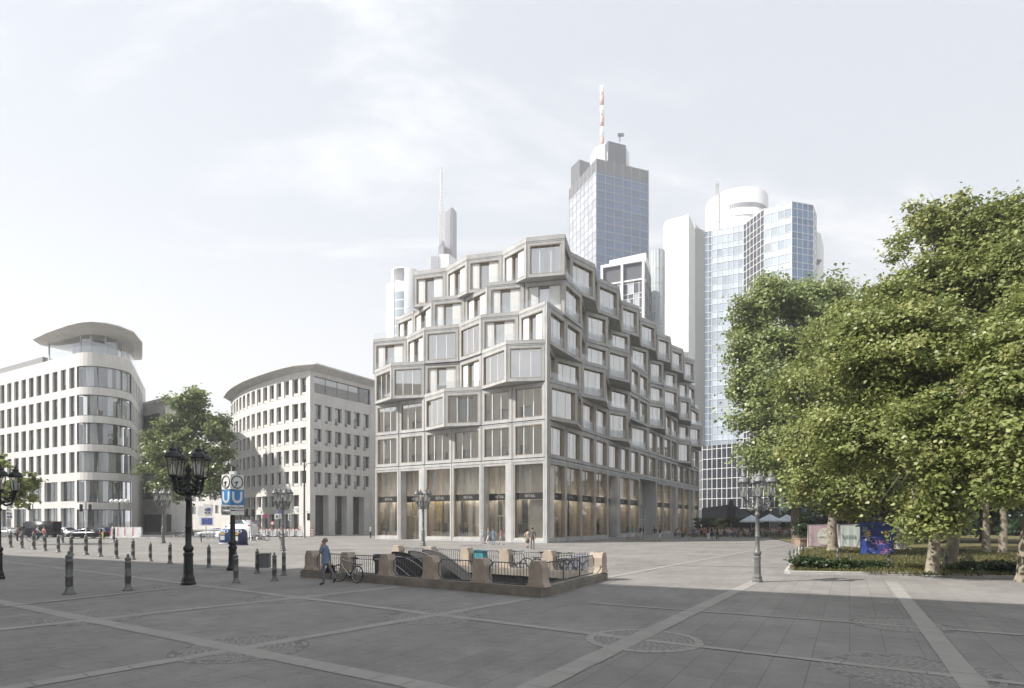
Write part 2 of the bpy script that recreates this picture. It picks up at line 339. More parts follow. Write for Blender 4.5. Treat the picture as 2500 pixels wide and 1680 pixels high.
def shop(P0, P1, door=False, portal=False):
    u, n, L = uvn(P0, P1); Pv = Vector((P0[0], P0[1], 0)); Z = Vector((0, 0, 1)); b = MB(); H1 = LV[0]; g = .035
    mL = mR = .30; mB, mT = (.02 if door else .5), .62; d = .55; dd = 1.3 if door else .55
    if door: mR = L*.22
    o = lambda i, c: (mL*i+g*(1-i), L-(mR*i+g*(1-i)), .0+mB*i, H1-(mT*i+g*(1-i)), c)
    ring(b, P0, u, n, [o(0, -.8), o(0, 0), o(.5, 0), o(.55, -.04), o(1, -.06), o(1, -dd)], [0, 0, 0, 0, 0 if door else 1])
    a0, a1, b0, b1 = mL, L-mR, mB, H1-mT; pt = lambda a, z, c: Pv+u*a+Z*z+n*c; bk = dd+2.0
    ring(b, P0, u, n, [(a0, a1, b0, b1, -dd), (a0-.1, a1+.1, b0, b1+.1, -dd), (a0-.1, a1+.1, b0, b1+.1, -bk)], [0, 2])
    b.quad(pt(a0-.1, b0, -bk), pt(a1+.1, b0, -bk), pt(a1+.1, b1+.1, -bk), pt(a0-.1, b1+.1, -bk), m=2)
    top = b.build('shop_bay', [M_conc, M_bronze, M_shop], bld); fr = MB(); gl = MB(); cu = MB(); dp = MB(); sg = MB()
    bar = lambda bb, x0, x1, y0, y1, c, t=.05, m=0: bb.obox(pt(x0, y0, c-t), u*(x1-x0), n*t, Z*(y1-y0), m)
    s0, s1 = 4.72, 5.45
    bar(sg, a0, a1, s0, s1, -dd+.14, .12); sgo = sg.build('shop_sign', M_black, top)
    dup_text('RETAIL', .42, frame(pt((a0+a1)/2, (s0+s1)/2, -dd+.148), u), sgo)
    for x0, x1, y0, y1 in ((a0, a1, s1, s1+.04), (a0, a1, s0-.04, s0), (a0, a0+.05, b0, b1), (a1-.05, a1, b0, b1), (a0+.05, a1-.05, b1-.05, b1), (a0+.05, a1-.05, b0, b0+.05)): bar(fr, x0, x1, y0, y1, -dd+.16, .08)
    w_ = a1-a0
    if door:
        for x in (a0+w_*.08, a0+w_*.5, a0+w_*.88): bar(fr, x-.03, x+.03, b0+.05, 2.9, -dd+.1, .08)
        bar(fr, a0+.05, a1-.05, 2.9, 2.98, -dd+.1, .08)
    gl.quad(pt(a0, b0, -dd+.05), pt(a1, b0, -dd+.05), pt(a1, s0, -dd+.05), pt(a0, s0, -dd+.05)); gl.quad(pt(a0, s1, -dd+.05), pt(a1, s1, -dd+.05), pt(a1, b1, -dd+.05), pt(a0, b1, -dd+.05))
    bar(fr, a0+w_*.5-.03, a0+w_*.5+.03, s1+.05, b1-.05, -dd+.1, .06)
    x = a0
    while x < a1-.2:                         # sheer drapes in the upper window
        ww = random.uniform(.2, .55)
        if random.random() < .75: bar(cu, x, min(x+ww, a1), s1, b1, -dd-.5-.1*random.random(), .03)
        x += ww+.05
    x = a0-.05
    while x < a1-.1:                         # tall display boards of different colours in the shop window
        ww = random.uniform(.3, .9); bar(dp, x, min(x+ww, a1+.05), .5, s0+.1, -dd-.9-.9*random.random(), .03, random.choice((0, 0, 1, 1, 2, 3, 3, 4, 5, 5, 5))); x += ww*.9
    if random.random() < .5:
        c = pt(a0+w_*random.uniform(.3, .7), 0, -dd-.8); dp.lathe([(.33, .45), (.33, 4.7)], (c.x, c.y, 0), 14, 5)
    li = MB(); bar(li, a0+.1, a1-.1, s0+.25, s0+.35, -dd-.75, .3); li.build('ceiling_light', M_lit, top)
    fr.build('window_frame', M_bronze, top); gl.build('glass', M_dglass, top)
    if cu.v: cu.build('curtain', M_curt, top)
    dp.build('display_board', DISP, top)
    return top
TXT = {}
def dup_text(s, size, M, parent, name='lettering', m=None):
    key = (s, size, (m or M_letter).name)
    if key not in TXT:
        o = text(name, s, size, Matrix.Identity(4), m or M_letter); TXT[key] = o.data; bpy.data.objects.remove(o)
    o = bpy.data.objects.new(name, TXT[key]); COL.objects.link(o); P = parent.location.copy(); q = parent
    while q.parent is not None: q = q.parent; P = P+q.location
    o.parent = parent; o.matrix_local = Matrix.Translation(-P) @ M; return o
M_lit = bpy.data.materials.new('warm_light'); M_lit.use_nodes = True; M_lit.node_tree.nodes['Principled BSDF'].inputs['Emission Color'].default_value = (1, .90, .76, 1); M_lit.node_tree.nodes['Principled BSDF'].inputs['Emission Strength'].default_value = 4.2
M_shop = mat('warm_shop_wall', (.62, .58, .52), .8, var=.2, scale=.5)
DISP = [mat('display_beige', (.62, .56, .47), .7, var=.2), mat('display_taupe', (.40, .36, .31), .7, var=.25), mat('display_yellow', (.65, .52, .16), .6, var=.3, scale=1),
        mat('display_charcoal', (.10, .10, .095), .6, var=.3), mat('display_rose', (.52, .33, .22), .7, var=.2), mat('display_white', (.75, .72, .66), .8, var=.1)]
# ground floor
Lp = GPL[1][0]; Rp = GPL[1][1]
for i in range(6): shop(Lp[i], Lp[i+1], door=i in (1, 4))
i = 0
while i < 16:
    if i == 7:                               # the tall office portal: a deep concrete niche with a glazed door at its left end
        P0, P1 = Rp[7], Rp[9]; u, n, L = uvn(P0, P1); Z = Vector((0, 0, 1)); P = Vector((P0[0], P0[1], 0)); b = MB()
        pt = lambda a, z, c: P+u*a+Z*z+n*c
        b.quad(pt(.25, 0, 0), pt(.25, LV[0]-.3, 0), pt(.25, LV[0]-.3, -2.6), pt(.25, 0, -2.6))
        b.quad(pt(L-.3, 0, 0), pt(L-.3, LV[0]-.3, 0), pt(L-.3, LV[0]-.3, -2.6), pt(L-.3, 0, -2.6))
        b.quad(pt(.25, LV[0]-.3, 0), pt(L-.3, LV[0]-.3, 0), pt(L-.3, LV[0]-.3, -2.6), pt(.25, LV[0]-.3, -2.6))
        b.quad(pt(0, LV[0]-.3, 0), pt(L, LV[0]-.3, 0), pt(L, LV[0]-.03, 0), pt(0, LV[0]-.03, 0)); b.quad(pt(0, 0, 0), pt(.25, 0, 0), pt(.25, LV[0]-.3, 0), pt(0, LV[0]-.3, 0)); b.quad(pt(L-.3, 0, 0), pt(L, 0, 0), pt(L, LV[0]-.3, 0), pt(L-.3, LV[0]-.3, 0))
        b.quad(pt(.25, 5.1, -2.4), pt(L-.3, 5.1, -2.4), pt(L-.3, LV[0]-.3, -2.4), pt(.25, LV[0]-.3, -2.4), m=2); b.quad(pt(.25, 4.4, -2.38), pt(L-.3, 4.4, -2.38), pt(L-.3, 5.1, -2.38), pt(.25, 5.1, -2.38), m=0)
        po = b.build('entrance_portal', [M_conc, M_bronze, M_shop], bld); gl = MB(); gl.quad(pt(.3, 0, -1.9), pt(L-.3, 0, -1.9), pt(L-.3, 4.4, -1.9), pt(.3, 4.4, -1.9)); gl.build('glass', M_glass, po)
        fr = MB()
        for a in np.linspace(.4, L-.4, 6): fr.obox(pt(a, 0, -1.95), u*.06, n*.1, Z*4.4)
        fr.obox(pt(.3, 2.5, -1.95), u*(L-.6), n*.1, Z*.08); fr.build('window_frame', M_white, po); i = 9; continue
    shop(Rp[i], Rp[i+1], door=i in (4, 11, 14)); i += 1
# upper floors: every facet of the folded front is a bay of its own
for k in range(1, 7):
    z0, z1 = LV[k-1], LV[k]; Lp, Rp = GPL[k]
    for i in range(len(Lp)-1):
        op = (k, i) in {(3, 2), (3, 3), (4, 0), (4, 1), (4, 4), (4, 5), (5, 0), (5, 1), (5, 2), (5, 3), (5, 4), (5, 5), (6, 0), (6, 1), (6, 2), (6, 3)}
        bay(Lp[i], Lp[i+1], z0, z1, 'open' if op else 'window', name='balcony_bay' if op else 'window_bay')
    for i in range(len(Rp)-1):
        L = math.dist(Rp[i], Rp[i+1]); ray = Vector(((Rp[i][0]+Rp[i+1][0])/2, (Rp[i][1]+Rp[i+1][1])/2, 0)).normalized()
        u, n, _ = uvn(Rp[i], Rp[i+1])
        if n.dot(NR+(0,)) < .82 and L < 3.4 or L < 1.3: side_panel(Rp[i], Rp[i+1], z0, z1)
        else: bay(Rp[i], Rp[i+1], z0, z1, 'window', rail=(k >= 4 or (k == 3 and i > 0) or (k == 2 and i in (2, 3, 4, 6))) and L > 3.0, name='window_bay' if L < 5.2 else 'balcony_bay')
    out = Lp+Rp[(1 if k > 4 else 0):]
    s = MB(); bkp = [(out[-1][0]-14, out[-1][1]+6), (CX-4, CY+46), (out[0][0]+9, out[0][1]+14)]
    poly = out+bkp
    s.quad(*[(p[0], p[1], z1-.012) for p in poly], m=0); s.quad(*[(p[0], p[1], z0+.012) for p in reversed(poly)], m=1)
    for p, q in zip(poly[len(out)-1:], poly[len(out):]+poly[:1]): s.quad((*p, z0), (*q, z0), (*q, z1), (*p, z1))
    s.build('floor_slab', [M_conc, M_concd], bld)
# copings and glass balustrades along every exposed terrace edge
def offs(p, side):
    n = NL if side == 'L' else NR; return (p[0]-CX)*n[0]+(p[1]-CY)*n[1]
def line_off(poly, p, side):
    d = DL if side == 'L' else DR; t = (p[0]-CX)*d[0]+(p[1]-CY)*d[1]
    Q = sorted(((q[0]-CX)*d[0]+(q[1]-CY)*d[1], offs(q, side)) for q in poly)
    if t < Q[0][0]-.3 or t > Q[-1][0]+.3: return -9
    for a, b in zip(Q[:-1], Q[1:]):
        if a[0] <= t <= b[0]: return a[1]+(b[1]-a[1])*(t-a[0])/max(1e-6, b[0]-a[0])
    return Q[0][1] if t < Q[0][0] else Q[-1][1]
for k in range(1, 7):
    for side in 'LR':
        pl = GPL[k][0 if side == 'L' else 1]; up = None if k == 6 else GPL[k+1][0 if side == 'L' else 1]
        for a, b in zip(pl[:-1], pl[1:]):
            u, n, L = uvn(a, b); mid = ((a[0]+b[0])/2, (a[1]+b[1])/2)
            ex = 9 if up is None else offs(mid, side)-line_off(up, mid, side)
            if ex < .28 or L < .6: continue
            P = Vector((a[0], a[1], LV[k])); Z = Vector((0, 0, 1)); hh = .46 if k == 6 else .36
            cp = MB(); cp.obox(P-n*.32+u*.01+n*.003, u*(L-.02), n*.33, Z*hh); cp.obox(P-n*.30+Z*hh+u*.01, u*(L-.02), n*.3, Z*.04, 1)
            cp.build('parapet', [M_conc, M_bronze], bld)
            if k < 6:
                gl = MB(); q = P-n*.2+Z*(hh+.04); gl.quad(q, q+u*L, q+u*L+Z*.8, q+Z*.8); gl.build('balustrade', M_rail, bld)
b = MB(); A, B_ = plan(1331, .0, 'L'), plan(1342, .0, 'R'); c0 = (CX+.02*(NL[0]+NR[0]), CY+.02*(NL[1]+NR[1]))
b.prism([A, c0, B_, (CX-.3*(NL[0]+NR[0]), CY-.3*(NL[1]+NR[1]))], 0, LV[4]+.36); b.build('corner_pillar', M_conc, bld)
# ------------------------------------------------------------------ the ground
def slabmat(name, c, mortar, ang, bw, rh, mort=.007, var=.06, big=.21):
    m = bpy.data.materials.new(name); m.use_nodes = True; nt = m.node_tree; b = nt.nodes['Principled BSDF']; b.inputs['Roughness'].default_value = .82; b.inputs['Specular IOR Level'].default_value = .35
    geo = nd(nt, 'ShaderNodeNewGeometry'); mp = nd(nt, 'ShaderNodeMapping'); mp.inputs['Rotation'].default_value = (0, 0, -ang); nt.links.new(geo.outputs['Position'], mp.inputs[0])
    br = nd(nt, 'ShaderNodeTexBrick', offset=.5, squash=1.)
    br.inputs['Color1'].default_value = (*[k*(1-var) for k in c], 1); br.inputs['Color2'].default_value = (*[k*(1+var) for k in c], 1); br.inputs['Mortar'].default_value = (*mortar, 1)
    br.inputs['Scale'].default_value = 1; br.inputs['Mortar Size'].default_value = mort; br.inputs['Mortar Smooth'].default_value = .3; br.inputs['Brick Width'].default_value = bw; br.inputs['Row Height'].default_value = rh
    nt.links.new(mp.outputs[0], br.inputs['Vector'])
    n1 = nd(nt, 'ShaderNodeTexNoise', Scale=.22, Detail=6, Roughness=.65); n2 = nd(nt, 'ShaderNodeTexNoise', Scale=28, Detail=4, Roughness=.7)
    n3 = nd(nt, 'ShaderNodeTexNoise', Scale=1.7, Detail=5, Roughness=.7)
    for q in (n1, n2, n3): nt.links.new(geo.outputs['Position'], q.inputs['Vector'])
    def mul(src, fac, lo, hi):
        r = nd(nt, 'ShaderNodeMapRange'); r.inputs['From Min'].default_value = .3; r.inputs['From Max'].default_value = .7; r.inputs['To Min'].default_value = lo; r.inputs['To Max'].default_value = hi; nt.links.new(fac, r.inputs[0])
        x = nd(nt, 'ShaderNodeMix', data_type='RGBA', blend_type='MULTIPLY'); x.inputs[0].default_value = 1; nt.links.new(src, x.inputs[6]); nt.links.new(r.outputs[0], x.inputs[7]); return x.outputs[2]
    o = mul(br.outputs['Color'], n1.outputs['Fac'], 1-big, 1+big); o = mul(o, n2.outputs['Fac'], .86, 1.12); o = mul(o, n3.outputs['Fac'], .84, 1.1)
    vo = nd(nt, 'ShaderNodeTexVoronoi', Scale=1.9); nt.links.new(geo.outputs['Position'], vo.inputs['Vector'])     # trodden gum and drip spots
    sp = nd(nt, 'ShaderNodeMapRange'); sp.inputs['From Min'].default_value = .035; sp.inputs['From Max'].default_value = .06; sp.inputs['To Min'].default_value = .72; sp.inputs['To Max'].default_value = 1; nt.links.new(vo.outputs['Distance'], sp.inputs[0])
    xs = nd(nt, 'ShaderNodeMix', data_type='RGBA', blend_type='MULTIPLY'); xs.inputs[0].default_value = 1; nt.links.new(o, xs.inputs[6]); nt.links.new(sp.outputs[0], xs.inputs[7]); o = xs.outputs[2]
    nt.links.new(o, b.inputs['Base Color'])
    bp = nd(nt, 'ShaderNodeBump', Strength=.35, Distance=.01); nt.links.new(br.outputs['Fac'], bp.inputs['Height']); bp.invert = True; nt.links.new(bp.outputs[0], b.inputs['Normal'])
    return m
ANG = math.atan2(DR[1], DR[0])
M_plaza = slabmat('plaza_slabs', (.208, .198, .186), (.125, .12, .112), ANG, 1.15, .58)
M_strip = mat('granite_strip', (.238, .227, .211), .82, scale=1.1, col2=(.298, .287, .267), bump=.25, detail=7)
M_cob = mat('cobblestone', (.225, .214, .20), .8, var=.22, scale=9, bump=.3); M_cobj = mat('cobble_joint', (.15, .144, .135), .95, var=.2, scale=6)
# subway stair pit: corners of the parapet on the ground
PA, PB, PD = Vector((*G(733, 1408.7), 0)), Vector((*G(1321.6, 1460), 0)), Vector((*G(1483.7, 1415), 0)); PE = PA+(PD-PB)
cen = (PA+PB+PD+PE)/4; inn = [cen+(p-cen)*.94 for p in (PA, PB, PD, PE)]
b = MB(); BIG = 1500; OUT = [Vector((-BIG, -300, 0)), Vector((BIG, -300, 0)), Vector((BIG, BIG, 0)), Vector((-BIG, BIG, 0))]
for i in range(4): b.quad(inn[i], OUT[i], OUT[(i+1) % 4], inn[(i+1) % 4])
tag(b.build('plaza_ground', M_plaza), kind='structure')
def strip(p, q, wd, z=.004, name='granite_path'):
    a, c = Vector((*G(*p), z)), Vector((*G(*q), z)); d = (c-a).normalized(); s = Vector((-d.y, d.x, 0))*wd/2; b = MB(); Ls = (c-a).length; k = 0.
    while k < Ls-.2:                         # laid as single stones with open joints
        e = min(Ls, k+random.uniform(.55, 1.0)); w0 = s*random.uniform(.96, 1.03); b.quad(a+d*k-w0, a+d*(e-.014)-w0, a+d*(e-.014)+w0, a+d*k+w0); k = e
    tag(b.build(name, M_strip), kind='structure')
zz = .0085
for p, q, wd in (((-260, 1418), (1290, 1727), .40), ((-300, 1737), (1290, 1463), .34), ((-300, 1570), (975, 1433), .34), ((-100, 1357), (1560, 1562), .30), ((1230, 1713), (1848, 1418), .42), ((2405, 1710), (2176, 1421), .38),
                 ((1575, 1564), (2700, 1694), .20), ((1440, 1473), (2700, 1566), .17), ((1485, 1410), (1990, 1316), .3), ((1000, 1398), (1700, 1392), .0), ((60, 1340), (900, 1352), .25), ((100, 1372), (760, 1398), .25), ((1500, 1378), (1900, 1385), .22), ((-50, 1488), (480, 1430), .25)):
    if wd: strip(p, q, wd, zz); zz += .0005
def fan(px, py, r, border=False):
    c = Vector((*G(px, py), .0)); b = MB(); b.lathe([(r*.96, .001), (r*.95, .052+.0)], (c.x, c.y, -.0495), 40, 1, sm=False)
    rr = .16
    while rr < r*(.9 if border else .92):
        n = max(5, int(2*math.pi*rr/.125))
        for k in range(n):
            if rr > r*.74 and not border and random.random() < .3: continue
            t = 2*math.pi*(k+.5*(int(rr*10) % 2))/n; x, y = rr*math.cos(t), rr*math.sin(t); h = .004+.002*random.random()
            b.box((c.x+x, c.y+y, .0025+h/2), (.088, .105, h), 0, t+random.uniform(-.12, .12), .86)
        rr += .108
    if border: 
        n = 26
        for k in range(n):
            t0, t1 = 2*math.pi*(k+.04)/n, 2*math.pi*(k+.96)/n; a, e = r*.88, r*1.03
            b.hexa([(c.x+q*math.cos(t), c.y+q*math.sin(t), z) for z in (.001, .011) for q, t in ((a, t0), (e, t0), (e, t1), (a, t1))], 2)
    tag(b.build('cobble_path', [M_cob, M_cobj, M_strip]), kind='structure')
for px, py, r, bo in ((589, 1583, 1.28, 0), (225, 1508, 1.25, 0), (707, 1460, 1.3, 0), (1055, 1505, 1.25, 0), (470, 1431, 1.3, 0), (1571, 1563, 1.12, 1), (2225, 1638, 1.35, 0), (2200, 1526, 1.1, 0), (290, 1410, 1.0, 0)): fan(px, py, r, bo)
M_asph = mat('asphalt', (.085, .085, .088), .85, var=.2, scale=2, bump=.3)
b = MB(); b.quad((-190, 77, .0045), (-36, 79, .0045), (-34, 88.5, .0045), (-46, 91, .0045), (-70, 140, .0045), (-96, 140, .0045), (-62, 92.5, .0045), (-190, 150, .0045)); tag(b.build('road', M_asph), kind='structure')
b = MB(); M_kerb = mat('kerb_stone', (.42, .41, .39), .8, bump=.2)
b.obox((-190, 76.6, 0), (154, 2, 0), (0, .35, 0), (0, 0, .1)); tag(b.build('kerb', M_kerb), kind='structure')
M_line = mat('road_paint', (.75, .75, .73), .6, var=.15, scale=4); b = MB()
for k in range(9): b.quad(*[(-63+k*1.5+dx_, yy, .009) for dx_, yy in ((0, 79), (.6, 79), (.6, 83.5), (0, 83.5))])
tag(b.build('road_marking', M_line), kind='structure')
# ------------------------------------------------------------------ other buildings
M_lime = mat('pale_limestone', (.66, .645, .615), .75, var=.07, scale=.6, bump=.1, streak=.09)
M_lime2 = mat('grey_limestone', (.60, .59, .57), .8, var=.09, scale=.5, bump=.1, streak=.12)
M_frm = mat('window_frame_grey', (.10, .10, .10), .5)
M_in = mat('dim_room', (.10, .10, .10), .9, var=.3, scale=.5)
M_gl2 = glassmat('office_glass', base=.20, gain=.7)
Zv = Vector((0, 0, 1))
def facade(parent, P0, P1, z0, z1, rects, m, depth=.3, wname='wall', win='window', sill=False, panes=1, shared=None, inn=None, glass=None, ret=None):
    """one wall with real openings; every opening gets a window part (frame > pane) set back in it"""
    u, n, L = uvn(P0, P1); P = Vector((P0[0], P0[1], 0)); pt = lambda a, z, c=0.: P+u*a+Zv*z+n*c
    b = shared or MB(); us = sorted({0, L, *[q for r in rects for q in r[:2]]}); zs = sorted({z0, z1, *[q for r in rects for q in r[2:4]]})
    for a0, a1 in zip(us[:-1], us[1:]):
        for b0, b1 in zip(zs[:-1], zs[1:]):
            ca, cb = (a0+a1)/2, (b0+b1)/2
            if any(r[0] < ca < r[1] and r[2] < cb < r[3] for r in rects): continue
            b.quad(pt(a0, b0), pt(a1, b0), pt(a1, b1), pt(a0, b1))
    for r in rects:
        dp = r[4] if len(r) > 4 else depth
        ring(b, P0, u, n, [(r[0], r[1], r[2], r[3], 0), (r[0], r[1], r[2], r[3], -dp)], [0])
    if not shared: b.build(wname, m, parent)
    for r in rects:
        dp = r[4] if len(r) > 4 else depth; a0, a1, b0, b1 = r[:4]; f = MB(); g = MB(); t = .06
        for x0, x1, y0, y1 in ((a0, a1, b0, b0+t), (a0, a1, b1-t, b1), (a0, a0+t, b0+t, b1-t), (a1-t, a1, b0+t, b1-t)): f.obox(pt(x0, y0, -dp), u*(x1-x0), n*.06, Zv*(y1-y0))
        np_ = r[5] if len(r) > 5 else panes
        for k in range(1, np_): x = a0+(a1-a0)*k/np_; f.obox(pt(x-.03, b0+t, -dp), u*.06, n*.06, Zv*(b1-b0-2*t))
        ring(f, P0, u, n, [(a0, a1, b0, b1, -dp), (a0, a1, b0, b1, -dp-.9)], [1])
        f.quad(pt(a0, b0, -dp-.9), pt(a1, b0, -dp-.9), pt(a1, b1, -dp-.9), pt(a0, b1, -dp-.9), m=1)
        x = a0+t                              # a blind or a curtain behind some panes
        if random.random() < .55:
            ww = (a1-a0)*random.uniform(.25, .9); z_ = b0 if random.random() < .5 else b1-(b1-b0)*random.uniform(.3, .7)
            f.quad(pt(x, z_, -dp-.18), pt(x+ww-2*t, z_, -dp-.18), pt(x+ww-2*t, b1, -dp-.18), pt(x, b1, -dp-.18), m=2)
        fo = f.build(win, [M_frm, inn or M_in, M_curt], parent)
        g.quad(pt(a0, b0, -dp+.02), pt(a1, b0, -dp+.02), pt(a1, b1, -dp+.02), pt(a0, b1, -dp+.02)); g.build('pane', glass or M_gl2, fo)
        if sill:                              # the splayed stone sill under each window
            s = MB(); s.obox(pt(a0+.35*(a1-a0), b0+.0, -dp+.06), u*(.65*(a1-a0)), n*(dp-.02), Zv*.42); s.build('sill', m, fo)

# --- the white building with the rounded glass corner and the floating roof
S = 1.12
def sc(p): return (p[0]*S, p[1]*S)
zc = lambda z: EYE+(z-EYE)*S if z > .01 else 0.
A0 = (-62.4, 84.0); d1 = (-.874, .486); n1 = (-.486, -.874); Cc = (A0[0]-3.5*n1[0], A0[1]-3.5*n1[1]); d2 = (-.457, .889)
rb = thing('rounded_office_building', 'white office building with rounded glass corner and thin overhanging roof', 'building', (*sc(A0), 0))
far = (A0[0]+d1[0]*42, A0[1]+d1[1]*42); bands = [(21.5, 24.5), (17.4, 20.4), (13.3, 16.4), (9.3, 12.3)]
rects = []; Lf = 42*S
for i in range(16):
    t = 1.4+2.48*i
    for z0, z1 in bands: rects.append((Lf-(t+.78)*S, Lf-(t-.78)*S, zc(z0), zc(z1), .35))
for i in range(8):
    t = 2.65+4.96*i; rects += [(Lf-(t+2.0)*S, Lf-(t-2.0)*S, zc(5.2), zc(8.1), .5, 2), (Lf-(t+2.0)*S, Lf-(t-2.0)*S, .1, zc(4.2), .5, 2)]
facade(rb, sc(far), sc(A0), 0, zc(26.2), rects, M_lime, wname='wall')
M_sign2 = mat('dark_shop_panel', (.03, .03, .032), .4)
for i in range(8):
    t = 2.65+4.96*i; b = MB(); u, n, L = uvn(sc(far), sc(A0)); P = Vector((*sc(far), 0))+u*(Lf-(t+2.0)*S)+Zv*zc(4.2); b.obox(P-n*.2, u*4.0*S, n*.12, Zv*(zc(5.2)-zc(4.2))); b.build('shop_panel', M_sign2, rb)
# rounded corner: alternating bands of stone and glass
NA = 14; arc = []
for k in range(NA+1):
    a0 = math.atan2(n1[1], n1[0]); a1 = math.atan2(.457, .889); a = a0+(a1-a0)*k/NA; arc.append(sc((Cc[0]+3.5*math.cos(a), Cc[1]+3.5*math.sin(a))))
def arcstrip(mb, r0, r1, z0, z1, k0=0, k1=NA, m=0):
    c = sc(Cc)
    for k in range(k0, k1):
        p, q = [(c[0]+(x[0]-c[0])*r0, c[1]+(x[1]-c[1])*r0) for x in (arc[k], arc[k+1])]
        mb.quad((*p, z0), (*q, z0), (*q, z1), (*p, z1), m=m, sm=True)
def arcshelf(mb, r0, r1, z, m=0):
    c = sc(Cc)
    for k in range(NA):
        f_ = lambda x, r: (c[0]+(x[0]-c[0])*r, c[1]+(x[1]-c[1])*r, z)
        mb.quad(f_(arc[k], r0), f_(arc[k+1], r0), f_(arc[k+1], r1), f_(arc[k], r1), m=m)
gb = [(zc(a), zc(c)) for a, c in bands]+[(zc(5.0), zc(8.2)), (.12, zc(4.0))]; ed = [zc(26.2)]
w_ = MB(); prev = zc(26.2)
for z0, z1 in gb+[(0, 0)]:
    w_ = MB(); lo = z1 if z1 else 0; arcstrip(w_, 1, 1, lo, prev); arcshelf(w_, 1, .94, lo); arcshelf(w_, 1, .94, prev); prev = z0; w_.build('corner_wall', M_lime, rb)
for z0, z1 in gb:
    g = MB(); arcstrip(g, .965, .965, z0, z1); f = MB()
    for k in (0, 5, 10, NA):
        x = arc[k]; c = sc(Cc); d = Vector((x[0]-c[0], x[1]-c[1], 0)).normalized(); q = Vector((*c, 0))+d*3.4*S; f.tube([q+Zv*z0, q+Zv*z1], .07, 6)
    arcstrip(f, .97, .97, z0, z0+.12); arcstrip(f, .97, .97, z1-.12, z1); arcstrip(f, .62, .62, z0, z1, m=1); arcshelf(f, .96, .6, z1, 1); arcshelf(f, .96, .6, z0, 1)
    for k in range(NA):
        if random.random() < .55: arcstrip(f, .86, .86, z0, z1, k, k+1, 2)
    fo = f.build('curved_window', [M_frm, M_in, M_curt], rb); g.build('pane', M_gl2, fo)
E0 = arc[-1]; E1 = (E0[0]+d2[0]*24, E0[1]+d2[1]*24); rects = []
for i in range(6):
    for z0, z1 in bands: rects.append((1.2+i*2.8, 2.8+i*2.8, zc(z0), zc(z1), .3))
facade(rb, E0, E1, 0, zc(26.2), rects, M_lime)
b = MB(); poly = [sc(far)]+arc+[E1, (E1[0]-30, E1[1]+8)]; b.prism(poly, zc(26.2), zc(26.2)+.25); b.build('roof_terrace', M_lime, rb)
b = MB(); Q0, Q1 = (A0[0]+d1[0]*11+1.2*d2[0], A0[1]+d1[1]*11+1.2), (far[0]+1.0*d2[0], far[1]+1.2); u, n, L = uvn(sc(Q1), sc(Q0)); b.obox((*sc(Q1), zc(26.2)+.2), u*L, -n*6, Zv*1.5); b.build('roof_plant_room', mat('roof_sheet', (.25, .25, .25), .6), rb)
rail = MB(); pts = [(A0[0]+d1[0]*9, A0[1]+d1[1]*9)]
pr = [sc(pts[0])]+arc+[(E0[0]+d2[0]*8, E0[1]+d2[1]*8)]
for p, q in zip(pr[:-1], pr[1:]): rail.quad((*p, zc(26.2)+.25), (*q, zc(26.2)+.25), (*q, zc(27.35)), (*p, zc(27.35)))
rail.build('glass_balustrade', M_rail, rb)
pw = [sc(p) for p in ((-71.5, 90.5), (-63.6, 86.4), (-61.8, 86.0), (-60.3, 86.9), (-59.7, 88.6), (-60.6, 91), (-66, 101))]
f = MB(); g = MB(); zt, zb = zc(29.7), zc(26.2)+.2
for p, q in zip(pw[:-1], pw[1:]): g.quad((*p, zb), (*q, zb), (*q, zt), (*p, zt))
for p in pw: f.tube([(*p, zb), (*p, zt)], .13, 8)
f.prism([(p[0]*.0+q[0], q[1]) for p, q in ((x, (x[0]+(sc(Cc)[0]-4-x[0])*.45, x[1]+(sc(Cc)[1]+5-x[1])*.45)) for x in pw)], zb, zt, 1)
fo = f.build('penthouse_window', [M_lime2, mat('dim_interior', (.22, .22, .21), .9)], rb); g.build('pane', M_gl2, fo)
ro = [sc(p) for p in ((-73.3, 89.5), (-68.5, 86.2), (-63.0, 83.0), (-60.5, 81.8), (-58.6, 81.4), (-57.0, 81.9), (-55.9, 83.4), (-55.5, 86.0), (-57.4, 91.0), (-62.4, 98.9), (-63.6, 100.6), (-66, 101.2), (-72.5, 95.5), (-74.2, 92))]
b = MB(); cx_ = sum(p[0] for p in ro)/len(ro); cy_ = sum(p[1] for p in ro)/len(ro); sh = lambda k: [(cx_+(p[0]-cx_)*k, cy_+(p[1]-cy_)*k) for p in ro]
lv = [(sh(.80), zc(29.7)), (sh(.985), zc(29.95)), (sh(1.0), zc(30.05)), (sh(.99), zc(30.18)), (sh(.4), zc(30.7))]
for (p, z0), (q, z1) in zip(lv[:-1], lv[1:]):
    for k in range(len(ro)): j = (k+1) % len(ro); b.quad((*p[k], z0), (*p[j], z0), (*q[j], z1), (*q[k], z1))
b.quad(*[(*p, zc(29.7)) for p in reversed(lv[0][0])]); b.quad(*[(*p, zc(30.7)) for p in lv[-1][0]]); b.build('roof', M_lime, rb)

# --- plain stone house behind it
hb = thing('stone_office_building', 'low grey stone office building half hidden behind the leafy street tree', 'building', (*XY(338, 118), 0))
p0, p1 = XY(336, 118), XY(404, 112); L = math.dist(p0, p1)
rects = [(1.0, L-2.2, z, z+3.0, .4, 2) for z in (6.6, 11.2, 15.8, 20.2)]+[(.8, L-.6, .2, 3.6, .5, 3)]
facade(hb, p0, p1, 0, 25.2, rects, M_lime2); facade(hb, p1, (p1[0]-9, p1[1]+24), 0, 25.2, [(2+i*4, 4.6+i*4, z, z+3.0) for i in range(5) for z in (6.6, 11.2, 15.8, 20.2)], M_lime2)
b = MB(); b.prism([p0, (p1[0]+1.6, p1[1]-1.4), (p1[0]-7.6, p1[1]+25), (p0[0]-8, p0[1]+27)], 25.2, 25.9); b.build('roof', M_lime2, hb)

